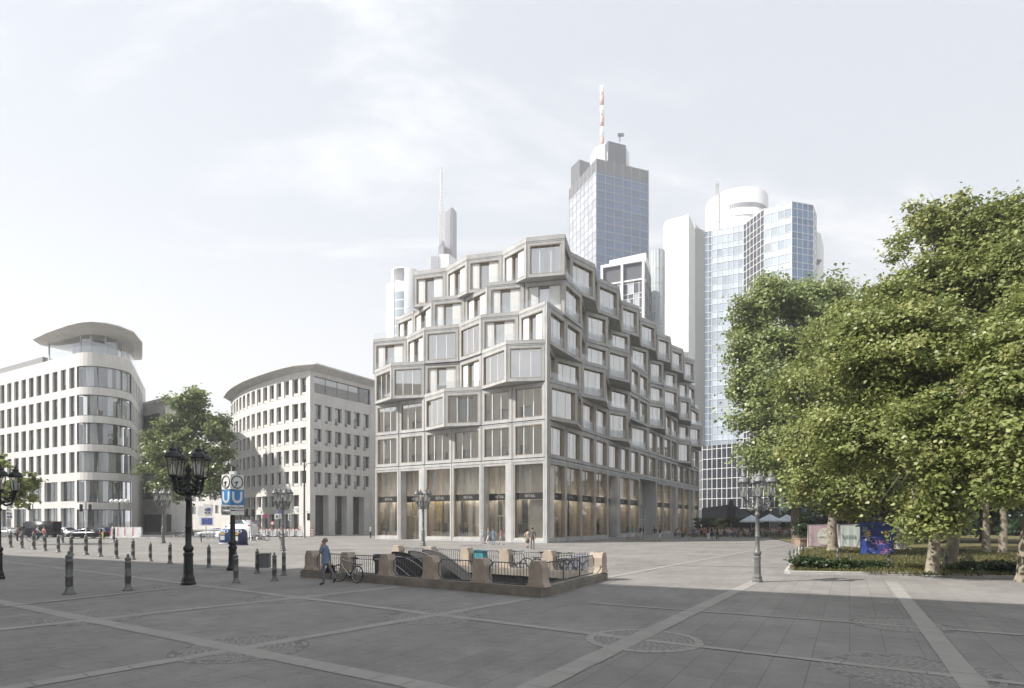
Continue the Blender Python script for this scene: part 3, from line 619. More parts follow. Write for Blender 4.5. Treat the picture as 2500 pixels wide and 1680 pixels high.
# --- curved limestone building
cb_pts = [(757, 90.3), (709, 92.6), (659.5, 96.4), (610, 101.6), (577, 107.9), (563, 114)]
def smooth(pts, n):                          # Catmull-Rom through plan points, resampled by length
    P = [np.array(p) for p in pts]; P = [2*P[0]-P[1]]+P+[2*P[-1]-P[-2]]; out = []
    for i in range(1, len(P)-2):
        for t in np.linspace(0, 1, 20, endpoint=False):
            a, b_, c, d = P[i-1:i+3]; out.append(.5*((2*b_)+(-a+c)*t+(2*a-5*b_+4*c-d)*t*t+(-a+3*b_-3*c+d)*t**3))
    out.append(P[-2]); out = np.array(out); s = np.r_[0, np.cumsum(np.linalg.norm(np.diff(out, axis=0), axis=1))]; q = np.linspace(0, s[-1], n)
    return [(float(np.interp(x, s, out[:, 0])), float(np.interp(x, s, out[:, 1]))) for x in q]
cv = smooth([XY(*p) for p in cb_pts], 16)    # corner first, then leftwards
cb = thing('curved_stone_building', 'pale limestone office building with curved front and rows of tall narrow windows', 'building', (*cv[0], 0))
rows = [(21.9, 24.6), (17.9, 20.7), (14.4, 16.9), (11.0, 13.5), (7.8, 10.15)]
# the wall turns the corner: first a plain pier, then one window per facet
wl = MB()
for i in range(15):
    P0, P1 = cv[i+1], cv[i]; L = math.dist(P0, P1); a0, a1 = (L*.04, L*.62) if i == 0 else (L*.19, L*.83)
    facade(cb, P0, P1, 0, 25.8, [(a0, a1, z0, z1, .5) for z0, z1 in rows]+([(L*.1, L*.9, .2, 3.4, .6), (L*.1, L*.9, 4.2, 6.4, .6, 2)] if i else []), M_lime, sill=True, shared=wl)
wl.build('curved_wall', M_lime, cb)
dR2 = (.532, .847); e1 = (cv[0][0]+dR2[0]*13.4, cv[0][1]+dR2[1]*13.4)
rects = [(.8+i*2.03, 2.22+i*2.03, z0-.15, z1-.15, .45) for i in range(6) for z0, z1 in rows[1:]]+[(.8, 12.6, 22.3, 24.9, .3, 5)]+[(1.0, 3.6, 0.02, 6.4, 1.4, 2), (4.9, 7.4, .02, 6.4, 1.4, 2), (8.7, 11.2, .02, 6.4, 1.4, 2)]
facade(cb, cv[0], e1, 0, 25.8, rects, M_lime2, sill=False)
for i in range(6):
    for z0, z1 in rows[1:]:
        u, n, L = uvn(cv[0], e1); s = MB(); P = Vector((*cv[0], 0))+u*(1.45+i*2.03)+Zv*(z0-.15); s.obox(P-n*.42, u*.77, n*.40, Zv*.5); s.build('sill', M_lime2, cb)
dv = lambda p, k: (p[0]+k*.2, p[1]-k)
b = MB(); top = [e1]+cv; ov = []
for i, p in enumerate(top):
    q0, q1 = top[max(0, i-1)], top[min(len(top)-1, i+1)]; t = Vector((q1[0]-q0[0], q1[1]-q0[1], 0)).normalized(); n = Vector((-t.y, t.x, 0))
    if n.y > 0 and i > 0: n = -n
    if i == 0: n = Vector((NR[0], NR[1], 0))
    k = 1.3 if i != 1 else 1.75; ov.append((p[0]+n.x*k, p[1]+n.y*k))
inn_ = top; bk = [(cv[-1][0]+3, cv[-1][1]+22), (e1[0], e1[1]+20)]
for i in range(len(top)-1):
    for (A, za), (B, zb_) in (((inn_, 25.55), (ov, 26.2)), ((ov, 26.2), (ov, 26.4)), ((ov, 26.4), (inn_, 26.9))): b.quad((*A[i], za), (*A[i+1], za), (*B[i+1], zb_), (*B[i], zb_))
b.quad(*[(*p, 26.9) for p in inn_+bk]); b.build('roof', M_lime2, cb)
b = MB(); b.prism([cv[-1], (cv[-1][0]+.05, cv[-1][1]+22), (e1[0], e1[1]+20), (e1[0]-.02, e1[1]+.02)], 0, 25.8, cap=False); b.build('rear_wall', M_lime2, cb)
# --- pale houses closing the street
for (pa, pb, Y, h, lab) in (((418), (505), 165, 19, 'pale town house far down the street behind the leafy tree'), ((505), (562), 150, 25.5, 'tall white town house between leafy tree and curved stone building')):
    q0, q1 = XY(pa, Y), XY(pb, Y-4); L = math.dist(q0, q1); t = thing('town_house', lab, 'building', (*q0, 0), group='houses closing the street')
    facade(t, q0, q1, 0, h, [(1+i*2.2, 2.3+i*2.2, z, z+2.1) for i in range(int((L-1)/2.2)) for z in np.arange(4.2, h-3, 3.5)], M_lime, .25); b = MB(); b.prism([q0, q1, (q1[0], q1[1]+12), (q0[0], q0[1]+12)], h, h+.5); b.build('roof', M_lime2, t)
    b = MB(); b.prism([(q0[0]+.01, q0[1]+.3), (q1[0]-.01, q1[1]+.3), (q1[0]-.01, q1[1]+12), (q0[0]+.01, q0[1]+12)], 0, h-.05); b.build('rear_wall', M_lime2, t)

# ------------------------------------------------------------------ towers
def cgl(name, c, rough=.12, spec=.9):
    m = bpy.data.materials.new(name); m.use_nodes = True; nt = m.node_tree; b = nt.nodes['Principled BSDF']; b.inputs['Roughness'].default_value = rough; b.inputs['Specular IOR Level'].default_value = spec
    at = nd(nt, 'ShaderNodeAttribute', attribute_name='panevar'); mx = nd(nt, 'ShaderNodeMix', data_type='RGBA')
    mx.inputs[6].default_value = (*[q*.72 for q in c], 1); mx.inputs[7].default_value = (*[min(1, q*1.3) for q in c], 1); nt.links.new(at.outputs['Fac'], mx.inputs[0]); nt.links.new(mx.outputs[2], b.inputs['Base Color'])
    return m
def curtain(parent, P0, P1, z0, z1, nu, rows, gm, mm, bar=.18, proud=.12, var=1., rowvar=None, ztop=None, name='glass_front'):
    """curtain wall: every pane a face with its own tint and a hair of tilt, real mullion bars in front"""
    u, n, L = uvn(P0, P1); P = Vector((P0[0], P0[1], 0)); g = MB(); pv = []; b = MB(); zt = lambda a: z1 if ztop is None else z1+(ztop-z1)*a/L
    zs = [z0]
    k = 0
    while zs[-1] < max(zt(0), zt(L))-.3: zs.append(zs[-1]+rows[k % len(rows)]); k += 1
    for i in range(nu):
        a0, a1 = L*i/nu, L*(i+1)/nu
        for j, (c0, c1) in enumerate(zip(zs[:-1], zs[1:])):
            t = zt((a0+a1)/2)
            if c0 >= t: continue
            c1 = min(c1, t); j1, j2 = random.uniform(-.02, .02), random.uniform(-.02, .02)
            g.quad(P+u*a0+Zv*c0+n*j1, P+u*a1+Zv*c0+n*j2, P+u*a1+Zv*c1+n*j2, P+u*a0+Zv*c1+n*j1); v = random.random()*var+(1-var)*.5
            if rowvar: v = min(1, max(0, v+rowvar[j % len(rowvar)]))
            pv += [v]*4
    o = g.build(name, gm, parent); at = o.data.attributes.new('panevar', 'FLOAT', 'POINT'); at.data.foreach_set('value', pv)
    for i in range(nu+1): a = L*i/nu; b.obox(P+u*(a-bar/2)+Zv*z0-n*.02, u*bar, n*(proud+.02), Zv*(zt(a)-z0))
    for c in zs: 
        if c < max(zt(0), zt(L)): b.obox(P+Zv*(c-bar/2)-n*.02, u*L, n*(proud), Zv*bar)
    b.build('mullion_grid', mm, parent)
M_tw = mat('tower_white_panel', (.74, .74, .73), .5, var=.03, scale=.05)
M_tg = mat('tower_grey_panel', (.30, .31, .33), .5, var=.08, scale=.05)
M_td = mat('tower_dark_panel', (.085, .09, .105), .45, var=.1, scale=.05)
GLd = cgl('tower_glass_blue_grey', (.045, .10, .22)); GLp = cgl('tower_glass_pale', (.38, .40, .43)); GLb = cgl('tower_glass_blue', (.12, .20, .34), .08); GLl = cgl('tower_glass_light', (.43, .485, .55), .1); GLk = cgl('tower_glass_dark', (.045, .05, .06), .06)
M_mrb = mat('mullion_brown', (.25, .255, .28), .6, var=.05); M_mrw = mat('mullion_white', (.72, .72, .72), .5, var=.03)
# dark tower with the red and white mast
c0 = XY(1456, 320); lf = XY(1390, 350); rt = XY(1582.5, 331.2); mt = thing('dark_glass_tower', 'dark blue grey glass skyscraper with a red and white mast on top', 'skyscraper', (*c0, 0))
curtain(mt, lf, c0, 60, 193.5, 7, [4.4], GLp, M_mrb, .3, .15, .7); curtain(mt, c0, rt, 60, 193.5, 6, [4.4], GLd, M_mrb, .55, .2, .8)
bk = (lf[0]+rt[0]-c0[0], lf[1]+rt[1]-c0[1]); b = MB(); b.prism([lf, c0, rt, bk], 193.5, 200.2); b.prism([(p[0]+(c0[0]+5-p[0])*.02, p[1]+(350-p[1])*.02) for p in (lf, c0, rt, bk)], 0, 193.5)
b.build('wall', mat('tower_band', (.12, .118, .125), .5), mt)
for P0, P1, k in ((lf, c0, 7), (c0, rt, 6)):
    u, n, L = uvn(P0, P1)
    for i in range(k+1): b = MB(); b.obox(Vector((*P0, 193.5))+u*(L*i/k-.25)-n*.1, u*.5, n*.3, Zv*7); b.build('crown_fin', M_mrb, mt)
dl = Vector((lf[0]-c0[0], lf[1]-c0[1], 0)).normalized(); dr = Vector((rt[0]-c0[0], rt[1]-c0[1], 0)).normalized()
k0 = Vector((*XY(1485, 331), 0)); b = MB(); b.prism([(k0+dl*30).to_2d(), k0.to_2d(), (k0+dr*11.5).to_2d(), (k0+dl*30+dr*11.5).to_2d()], 199, W(1485, 344, 331).z); cr_ = b.build('crown_block', M_td, mt)
text('logo_lettering', 'Helaba |', 5.2, frame(k0+dl*8.5+Zv*209.0-dl.cross(Zv)*.0+(-dl).cross(Zv)*.25, -dl), M_mrw, cr_, .1)
b = MB(); b.lathe([(11.5, 199), (11.5, 216), (10.4, 218.5)], (*XY(1488, 345), 0), 24); dr_ = b.build('glass_drum', mat('pale_drum', (.5, .54, .57), .2), mt)
b = MB(); q = XY(1416, 352); b.box((q[0], q[1], 205), (7, 9, 22), 0, .5); b.build('stair_block', M_td, mt)
b = MB(); q = XY(1470, 343); zt = W(1470, 211, 343).z; z = 214; i = 0
while z < zt-1: b.lathe([(1.15, z), (1.15, min(z+6.2, zt))], (*q, 0), 10, i % 2); z += 6.2; i += 1
b.build('mast', [mat('mast_white', (.75, .73, .72), .5), mat('mast_red', (.5, .27, .24), .6)], mt)
b = MB(); q = W(1513, 345, 333); b.tube([q, q+Vector((0, 0, 3.2))], .4, 6); b.box(q+Vector((.6, 0, 3.6)), (3.4, 1.2, 1.4)); b.build('roof_crane', M_td, mt)
# grey stepped tower with the lattice mast
t = thing('stepped_tower', 'far grey skyscraper with lattice mast above the left end of the folded facade', 'skyscraper', (*XY(1100, 520), 0))
b = MB()
for pa, pb, py, Y, m in ((1087, 1115, 519, 520, 0), (1070, 1087, 598, 516, 0)):
    b.prism([XY(pa, Y), XY((pa+pb)/2+4, Y-9), XY(pb, Y), XY(pb, Y+26), XY(pa, Y+26)], 0, W(0, py, Y).z, m)
b.build('wall', mat('tower_lilac_grey', (.15, .155, .18), .5, var=.08, scale=.05), t); b = MB()
b.prism([XY(1045, 470), XY(1052, 463), XY(1071, 462), XY(1072, 468)], 0, W(0, 629, 465).z, 1); b.prism([XY(1071.5, 462.5), XY(1096, 462), XY(1117, 474), XY(1080, 480)], 0, W(0, 624, 465).z, 0); b.build('lower_block', [M_tw, M_tg], t)
b = MB(); q = Vector((*XY(1077.5, 510), 0)); z0, z1, z2 = W(0, 598, 510).z, W(0, 520, 510).z, W(0, 409, 510).z
def lat(r0, r1, za, zb_, n):
    P = [[q+Vector((r*math.cos(a), r*math.sin(a), z)) for a in (.5, 2.6, 4.7)] for r, z in [(r0+(r1-r0)*i/n, za+(zb_-za)*i/n) for i in range(n+1)]]
    for i in range(n):
        for j in range(3): b.tube([P[i][j], P[i+1][j]], .32, 5); b.tube([P[i][j], P[i+1][(j+1) % 3]], .2, 4); b.tube([P[i][j], P[i][(j+1) % 3]], .2, 4)
lat(2.6, 2.3, z0, z1, 8); lat(2.2, .9, z1, z1+(z2-z1)*.45, 5); lat(1.1, .9, z1+(z2-z1)*.45, z2-4, 6); b.tube([q+Zv*(z2-5), q+Zv*z2], .6, 6); b.build('mast', mat('mast_grey', (.6, .58, .57), .6), t)
# pale round ended tower
t = thing('round_ended_tower', 'very pale tower with a rounded glass bay, leftmost behind the folded building', 'skyscraper', (*XY(980, 300), 0))
b = MB(); b.prism([XY(943, 312), XY(961, 305), XY(1030, 312), XY(960, 330)], 0, W(0, 680, 308).z-2, 0); b.build('wall', M_tw, t)
b = MB(); q = XY(985, 310); b.lathe([(6.0, 0), (6.0, W(0, 651, 304).z)], (*q, 0), 28); b.prism([XY(985, 305), XY(1018, 309), XY(1018, 320), XY(985, 320)], 0, W(0, 656, 308).z); b.build('round_bay', M_tw, t)
b = MB()
for k in range(13):
    a = math.pi*1.5-.78+k*.085; b.tube([(q[0]+6.05*math.cos(a), q[1]+6.05*math.sin(a), W(0, 684, 304).z), (q[0]+6.05*math.cos(a), q[1]+6.05*math.sin(a), W(0, 653, 304).z)], .12, 4)
b.build('louvre', M_tg, t); b = MB(); pv = []
for k in range(12):
    for j in range(22):
        a = math.pi*1.5-.78+k*.085; z = 22+j*4.55
        if z < W(0, 684, 304).z-4.5: b.quad(*[(q[0]+6.06*math.cos(x), q[1]+6.06*math.sin(x), zz_) for x, zz_ in ((a, z), (a+.085, z), (a+.085, z+3.9), (a, z+3.9))])
b.build('glass_strip', mat('pale_tower_glass', (.35, .42, .46), .15), t)
# white framed office slab
q0, q1 = XY(1468, 150), XY(1574, 145.6); t = thing('framed_office_block', 'white framed glass office block directly behind the stepped facade', 'building', (*q0, 0)); zr = 67.5
curtain(t, q0, q1, 20, zr-5.0, 8, [1.2, 2.6], GLp, M_mrw, .12, .1, .8, [-.35, .1]); u, n, L = uvn(q0, q1); P = Vector((*q0, 0)); b = MB()
for a in (0, L*.47, L-.55): b.obox(P+u*a-n*.1, u*.55, n*.75, Zv*zr)
b.obox(P+Zv*(zr-.7)-n*.1+u*.56, u*(L-1.12), n*.7, Zv*.7); b.obox(P+Zv*(zr-5.2)-n*.1+u*.57, u*(L-1.15), n*.5, Zv*.35); b.build('white_frame', M_tw, t)
b = MB(); b.obox(P+Zv*(zr-4.9)-n*1.2+u*.9, u*(L-1.8), n*.9, Zv*4); b.prism([q0, q1, XY(1590, 156), XY(1490, 165)], 0, zr-.3); b.build('wall', M_td, t); 
b = MB(); b.prism([XY(1488, 152.5), XY(1577, 148), XY(1588, 158), XY(1500, 165)], zr-.3, zr+2.6); b.build('roof_storey', M_tw, t)
curtain(t, q1, XY(1590, 156), 20, zr-4, 3, [1.3, 2.9], GLk, M_td, .12, .1)
b = MB(); g = MB(); q = XY(1604, 163); rr = 2.1
NT = 16; g.lathe([(rr, 20), (rr, W(0, 603, 160).z)], (*q, 0), 28)
for k in range(NT): a = 2*math.pi*k/NT; b.tube([(q[0]+rr*math.cos(a), q[1]+rr*math.sin(a), 20), (q[0]+rr*math.cos(a), q[1]+rr*math.sin(a), W(0, 602, 160).z)], .06, 4)
for j in range(13): b.torus((*q, 24+j*4.0), (1, 0, 0), (0, 1, 0), rr, .07, 24, 4)
o = g.build('glass_turret', mat('turret_glass', (.36, .39, .40), .12), t); b.build('turret_mullion', M_mrw, o)
# white slab, white drum and blue glass tower
t = thing('white_slab_tower', 'blank white slab tower with chamfered top beside the blue glass tower', 'skyscraper', (*XY(1660, 170), 0)); b = MB()
F0, F1, F2, F3 = XY(1620, 175), XY(1625, 171.5), XY(1681, 168), XY(1697, 176); zt = W(0, 523, 168).z
b.prism([F0, F1, F2, F3, XY(1660, 192)], 0, zt-.1); b.prism([F3, XY(1721, 182), XY(1721, 192), XY(1690, 192)], 0, W(0, 562, 180).z); a_, c_ = Vector((*F3, 0)), Vector((*XY(1721, 182), 0))
b.quad(a_+Zv*zt, a_, c_, c_+Zv*W(0, 562, 182).z); u, n, L = uvn(F1, F2); P = Vector((*F1, 0)); b.build('wall', M_tw, t); b = MB()
for i in range(1, 6): b.obox(P+u*(L*i/6)+n*.0-n*.05, u*.06, n*.07, Zv*zt)
for j in range(16): b.obox(P+Zv*(zt-4-j*5.2)-n*.05, u*L, n*.066, Zv*.06)
b.build('panel_joint', mat('joint_grey', (.5, .5, .5), .7), t)
t = thing('white_drum_tower', 'white cylindrical tower top with grey window band rising behind the blue glass', 'skyscraper', (*XY(1798, 232), 0)); q = XY(1798, 234); b = MB(); zt = W(0, 455, 222).z; r_ = 11.7
b.lathe([(r_, 0), (r_, zt), (r_-.4, zt+.3)], (*q, 0), 40); b.build('wall', M_tw, t); b = MB()
for k in range(34): a = math.pi*1.5-.62+k*.055; b.quad(*[(q[0]+(r_+.05)*math.cos(x), q[1]+(r_+.05)*math.sin(x), z) for x, z in ((a, W(0, 503, 222).z), (a+.043, W(0, 503, 222).z), (a+.043, W(0, 491, 222).z), (a, W(0, 491, 222).z))])
b.build('window_band', M_tg, t); b = MB(); a = math.pi*1.5-.95
for dx_ in (-.5, .5, 0):
    p = Vector((q[0]+(r_+.8)*math.cos(a)+dx_, q[1]+(r_+.8)*math.sin(a), 0)); b.tube([p+Zv*90, p+Zv*(zt+4)], .16, 5)
for j in range(22): p = Vector((q[0]+(r_+.8)*math.cos(a), q[1]+(r_+.8)*math.sin(a), 90+j*2.1)); b.tube([p+Vector((-.9, 0, 0)), p+Vector((.9, 0, .4))], .13, 4)
b.torus((*q, W(0, 522, 222).z), (1, 0, 0), (0, 1, 0), r_+.1, .12, 40, 5); b.build('antenna', M_mrw, t)
t = thing('blue_glass_tower', 'folded blue glass tower with white grid rising behind the plane trees', 'skyscraper', (*XY(1815, 203), 0)); ZT = 105
F = [(1703, 211), (1720, 207.8), (1738, 207), (1815, 203), (1866, 192.5), (1933, 188), (1985, 190.3), (1993, 196.7)]
GLs = cgl('tower_glass_slate', (.20, .255, .32), .1)
spec = [(3, [1.35, 1.35], GLs, [.2, -.3]), (2, [2.7, 2.1], GLs, [0, 0]), (6, [2.7, 2.1], GLl, [-.1, .3]), (6, [2.7, 2.1], GLk, [0, 0]), (4, [2.7, 2.1], GLl, [-.15, .5]), (4, [2.7, 2.1], GLb, [.2, 0]), (2, [2.7, 2.1], GLl, [0, 0])]
for (a, c), (nu, rows_, gm, rv) in zip(zip(F[:-1], F[1:]), spec): curtain(t, XY(*a), XY(*c), 4, ZT-(9 if a[0] == 1703 else 0), nu, rows_, gm, M_mrw, .17 if gm is not GLl else .1, .12, .7, rv)
b = MB(); b.prism([XY(p, Y+.6) for p, Y in F]+[XY(1960, 232), XY(1720, 240)], 0, ZT-.2); b.build('wall', M_tg, t)
b = MB(); b.prism([XY(1988, 204), XY(2003, 206), XY(2011, 216), XY(1985, 222)], 0, W(0, 567, 205).z); b.build('white_core', M_tw, t); b = MB(); b.lathe([(.6, W(0, 648, 204).z), (1.6, W(0, 640, 204).z), (1.6, W(0, 639, 204).z)], (*XY(1994, 203.6), 0), 12); b.build('roof_lamp', M_tg, t)
q0, q1, q2 = XY(1700, 150), XY(1715, 140), XY(1905, 128); t = thing('glass_podium_building', 'low building of dark mirror glass in a white grid under the tower', 'building', (*q1, 0))
curtain(t, q1, q2, 5.2, W(0, 1090, 140).z, 15, [2.35], GLk, M_mrw, .13, .1, .8); curtain(t, q0, q1, 5.2, W(0, 1090, 140).z, 3, [2.35], GLk, M_mrw, .13, .1, .8); b = MB(); b.prism([q0, (q1[0], q1[1]+.4), (q2[0], q2[1]+.4), XY(1905, 160)], 0, W(0, 1091, 140).z); b.build('wall', M_td, t)
# ------------------------------------------------------------------ the concert hall whose shadow lies over the foreground (left of the picture)
M_opera = mat('opera_sandstone', (.62, .58, .50), .8, var=.12, scale=.4, bump=.2)
HC = 33.; kx, ky = -SX/math.tan(SUN_EL)*HC, -SY/math.tan(SUN_EL)*HC
e0, e1_ = (-35.7-kx, 40.9-ky), (14.7-kx, 16.8-ky); dd_ = ((e1_[0]-e0[0]), (e1_[1]-e0[1])); e1_ = (e1_[0]+dd_[0]*.015, e1_[1]+dd_[1]*.015); e0 = (e0[0]-dd_[0]*.8, e0[1]-dd_[1]*.8)
op = thing('concert_hall', 'tall sandstone concert hall standing left of the square, its shadow across the paving', 'building', (*e1_, 0))
LL = math.dist(e0, e1_); rects = [(3+i*6, 6.2+i*6, z, z+hh, .6) for i in range(int((LL-5)/6)) for z, hh in ((2, 7), (12, 8), (24, 5))]
facade(op, (e0[0], e0[1]), (e1_[0], e1_[1]), 0, HC-.8, rects, M_opera) if False else None
u, n, L = uvn(e1_, e0); 
facade(op, e1_, e0, 0, HC-.8, [(L-r[1], L-r[0], *r[2:]) for r in rects], M_opera)
b = MB(); b.prism([e0, (e0[0]-10, -60), (e1_[0], -60), e1_], HC-.8, HC); b.prism([(e0[0]+.1, e0[1]-.9), (e0[0]-10, -60), (e1_[0]-.1, -60), (e1_[0]-.1, e1_[1]-.7)], .01, HC-.81); b.build('wall', M_opera, op)

# ------------------------------------------------------------------ trees
M_leafy = leafmat('plane_leaves_sunny', (.13, .168, .047), (.26, .295, .092), (.44, .435, .185))
M_leafg = leafmat('plane_leaves_green', (.11, .155, .05), (.20, .245, .085), (.32, .34, .14))
M_leafm = leafmat('plane_leaves_mid', (.15, .20, .07), (.27, .325, .12), (.42, .44, .20))
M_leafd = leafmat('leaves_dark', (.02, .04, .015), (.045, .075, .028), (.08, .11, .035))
M_bark = mat('plane_bark', (.13, .11, .085), .85, scale=3.0, bump=.5, col2=(.33, .29, .22))
M_barkd = mat('dark_bark', (.12, .10, .075), .9, scale=5, var=.3, bump=.4)
def leaves(name, blobs, nl, size, m, parent, clump=.55, up=.35, seed=1, shell=.55, lobe=True, hol=.8):
    """leaf-sized faces in clumps spread through the crown's volume, thinner inside; blobs = (centre, (rx, ry, rz))"""
    g = np.random.default_rng(seed); C = np.array([tuple(b[0]) for b in blobs]); RR = np.array([b[1] if hasattr(b[1], '__len__') else (b[1],)*3 for b in blobs], float)
    wt = (RR.prod(1))**(2/3); wt /= wt.sum(); per = 64; nc = max(1, nl//per)
    bi = g.choice(len(C), nc, p=wt); d = g.normal(size=(nc, 3)); d /= np.linalg.norm(d, axis=1)[:, None]; d[:, 2] = np.where(d[:, 2] < -.55, -d[:, 2], d[:, 2])
    rad = shell+(1-shell)*g.random(nc)**.6; rad *= 1+.22*g.normal(size=nc).clip(-1.2, 2.0); cc = C[bi]+d*RR[bi]*rad[:, None]
    # hollows: drop clumps where a slow noise is low, so that gaps and dark pockets appear
    ph = g.random(3)*6; f = np.sin(cc[:, 0]*1.15+ph[0])+np.sin(cc[:, 1]*1.3+ph[1])+np.sin(cc[:, 2]*1.5+ph[2]); keep = f > -hol; cc = cc[keep]; d = d[keep]; nc = len(cc)
    cl = clump*(.6+.8*g.random(nc)); tone = g.normal(size=nc)*.13
    k = np.repeat(np.arange(nc), per); off = g.normal(size=(len(k), 3))*np.array([1, 1, .6])*cl[k][:, None]*.58; p = cc[k]+off
    nrm = d[k]*.7+np.array([0, 0, up*2])+g.normal(size=(len(k), 3))*.65; nrm /= np.linalg.norm(nrm, axis=1)[:, None]
    a = np.cross(nrm, g.normal(size=(len(k), 3))); a /= np.linalg.norm(a, axis=1)[:, None]+1e-9; b_ = np.cross(nrm, a); s = size*(.65+.7*g.random(len(k)))[:, None]
    shape = [(-.5, 0, 0), (-.18, .42, .02), (.12, .28, -.03), (.62, .05, -.12), (.10, -.30, -.03), (-.2, -.40, .02)] if lobe else [(-.5, 0, 0), (0, .36, 0), (.55, 0, -.08), (0, -.36, 0)]
    V = np.stack([p+a*s*x+b_*s*y+nrm*s*z for x, y, z in shape], 1); N = len(k); q = len(shape)
    me = bpy.data.meshes.new(name); me.vertices.add(N*q); me.vertices.foreach_set('co', (V.reshape(-1, 3)-np.array(parent.location)).ravel().astype('f'))
    me.loops.add(N*q); me.loops.foreach_set('vertex_index', np.arange(N*q, dtype='i')); me.polygons.add(N); me.polygons.foreach_set('loop_start', np.arange(0, N*q, q, dtype='i'))
    me.update(calc_edges=True); var = np.clip(.45+tone[k]+.16*g.normal(size=N), 0, 1)
    at = me.attributes.new('leafvar', 'FLOAT', 'POINT'); at.data.foreach_set('value', np.repeat(var, q).astype('f')); me.materials.append(m)
    o = bpy.data.objects.new(name, me); COL.objects.link(o); o.parent = parent; return o
def trunk(parent, base, top, r, blobs, m, seed=1, lean=(0, 0)):
    g = random.Random(seed); b = MB(); base = Vector(base); top = Vector(top); N = 9; pts = []; rd = []
    for i in range(N):
        t = i/(N-1); pts.append(base.lerp(top, t)+Vector((g.uniform(-.09, .09), g.uniform(-.09, .09), 0))*(1 if 0 < i else 0)); rd.append(r*(1.6 if i == 0 else 1.12 if i == 1 else 1-.55*t))
    pts.insert(1, base.lerp(top, .035)); rd.insert(1, r*1.25); b.tube(pts, rd, 12)
    for c, rr in blobs:
        c = Vector(c); s = base.lerp(top, g.uniform(.45, .98)); d = c-s; mid = s+d*.5+Vector((g.uniform(-.5, .5), g.uniform(-.5, .5), g.uniform(.2, .9)))
        q1 = s.lerp(mid, .5)+Vector((g.uniform(-.2, .2), g.uniform(-.2, .2), .1)); r0 = r*g.uniform(.24, .42); b.tube([s, q1, mid, c], [r0, r0*.75, r0*.5, r0*.2], 7)
        for k in range(3):
            e = c+Vector((g.gauss(0, .5), g.gauss(0, .5), g.gauss(.1, .5)))*(rr if not hasattr(rr, '__len__') else rr[0]); b.tube([mid, mid.lerp(e, .5)+Vector((0, 0, .2)), e], [r0*.4, r0*.25, r0*.08], 5)
    return b.build('trunk', m, parent)
def tree(label, base, blobs, nl, size, lm, bm, r, top, seed, clump=.55, group=None, shell=.5, name='plane_tree', hol=.8):
    t = thing(name, label, 'tree', (base[0], base[1], 0), group=group); trunk(t, (base[0], base[1], -.05), top, r, blobs, bm, seed); leaves('crown', blobs, nl, size, lm, t, clump, seed=seed, shell=shell, hol=hol); return t
def pb(px, py, Y, r): return (W(px, py, Y), r)
GR = 'plane trees in the park'
# nearest tree, its mottled trunk on the kerb
bs = G(2275, 1404)
tree('big sunlit plane tree whose mottled trunk stands on the paving by the kerb', bs, [pb(2230, 1000, 26, 2.5), pb(2160, 1090, 25.5, 2.2), pb(2080, 1040, 27, 2.0), pb(2290, 880, 26, 2.6), pb(2350, 1060, 25, 2.2), pb(2120, 950, 27, 1.9), pb(2200, 1180, 24.5, 1.7), pb(2330, 1180, 24.5, 1.6), pb(2270, 1235, 24.3, 1.1), pb(2390, 1000, 26, 2.0), pb(2200, 840, 27, 2.0), pb(2110, 850, 28, 1.6), pb(2080, 1150, 26, 1.4), pb(2310, 1280, 24, .75), pb(2250, 1290, 24, .65)],
     125000, .155, M_leafy, M_bark, .205, W(2290, 850, 26.3), 11, .5, hol=.55)
bs = G(2318, 1392)
tree('tall plane tree rising highest over the park, trunk just behind the front one', bs, [pb(2330, 760, 31, 3.0), pb(2420, 700, 30, 2.7), pb(2250, 730, 31, 2.4), pb(2480, 600, 30, 2.2), pb(2380, 625, 31, 2.0), pb(2290, 640, 32, 1.5), pb(2250, 560, 32, 1.05), pb(2320, 560, 32, .9), pb(2200, 620, 32, 1.0), pb(2215, 680, 32, 1.1), pb(2410, 545, 31, .8), pb(2490, 700, 29, 2.4), pb(2540, 640, 30, 2.5), pb(2180, 790, 31, 1.7), pb(2100, 790, 33, 1.5), pb(2440, 830, 29, 2.4), pb(2225, 510, 32, .6), pb(2345, 500, 31, .55), pb(2265, 490, 32, .5)],
     130000, .168, M_leafy, M_bark, .22, W(2380, 600, 30.6), 23, .52, hol=.55)
bs = G(2494, 1420)
tree('plane tree cut by the right edge, low branches hanging over the kerb', (bs[0]+.25, bs[1]), [pb(2500, 1000, 22, 1.7), pb(2440, 1100, 22, 1.35), pb(2490, 1150, 21.5, 1.3), pb(2560, 900, 22, 2.4), pb(2430, 990, 22.5, 1.2), pb(2600, 1050, 22, 2.4), pb(2450, 1220, 21.5, .7), pb(2510, 830, 23, 1.7), pb(2480, 920, 22.5, 1.3)],
     46000, .15, M_leafy, M_bark, .30, W(2540, 850, 22.5), 31, .5, hol=2.2)
bs = G(2033, 1347)
tree('plane tree in front of the pink and green banners with leaning trunk', bs, [pb(2010, 960, 44, 3.2), pb(2070, 880, 45, 3.2), pb(2000, 1090, 42, 2.6), pb(2090, 1000, 43, 3.0), pb(2010, 1180, 41, 2.1), pb(2080, 1150, 40, 2.3), pb(2050, 830, 46, 2.1), pb(2120, 820, 46, 1.9), pb(2095, 790, 48, 1.3), pb(2150, 1130, 40, 2.0), pb(2160, 1220, 39, 1.2), pb(2060, 1240, 40, 1.2), pb(2110, 1200, 39.5, 1.4)],
     86000, .225, M_leafy, M_bark, .30, W(2040, 900, 44.5), 41, .8, GR)
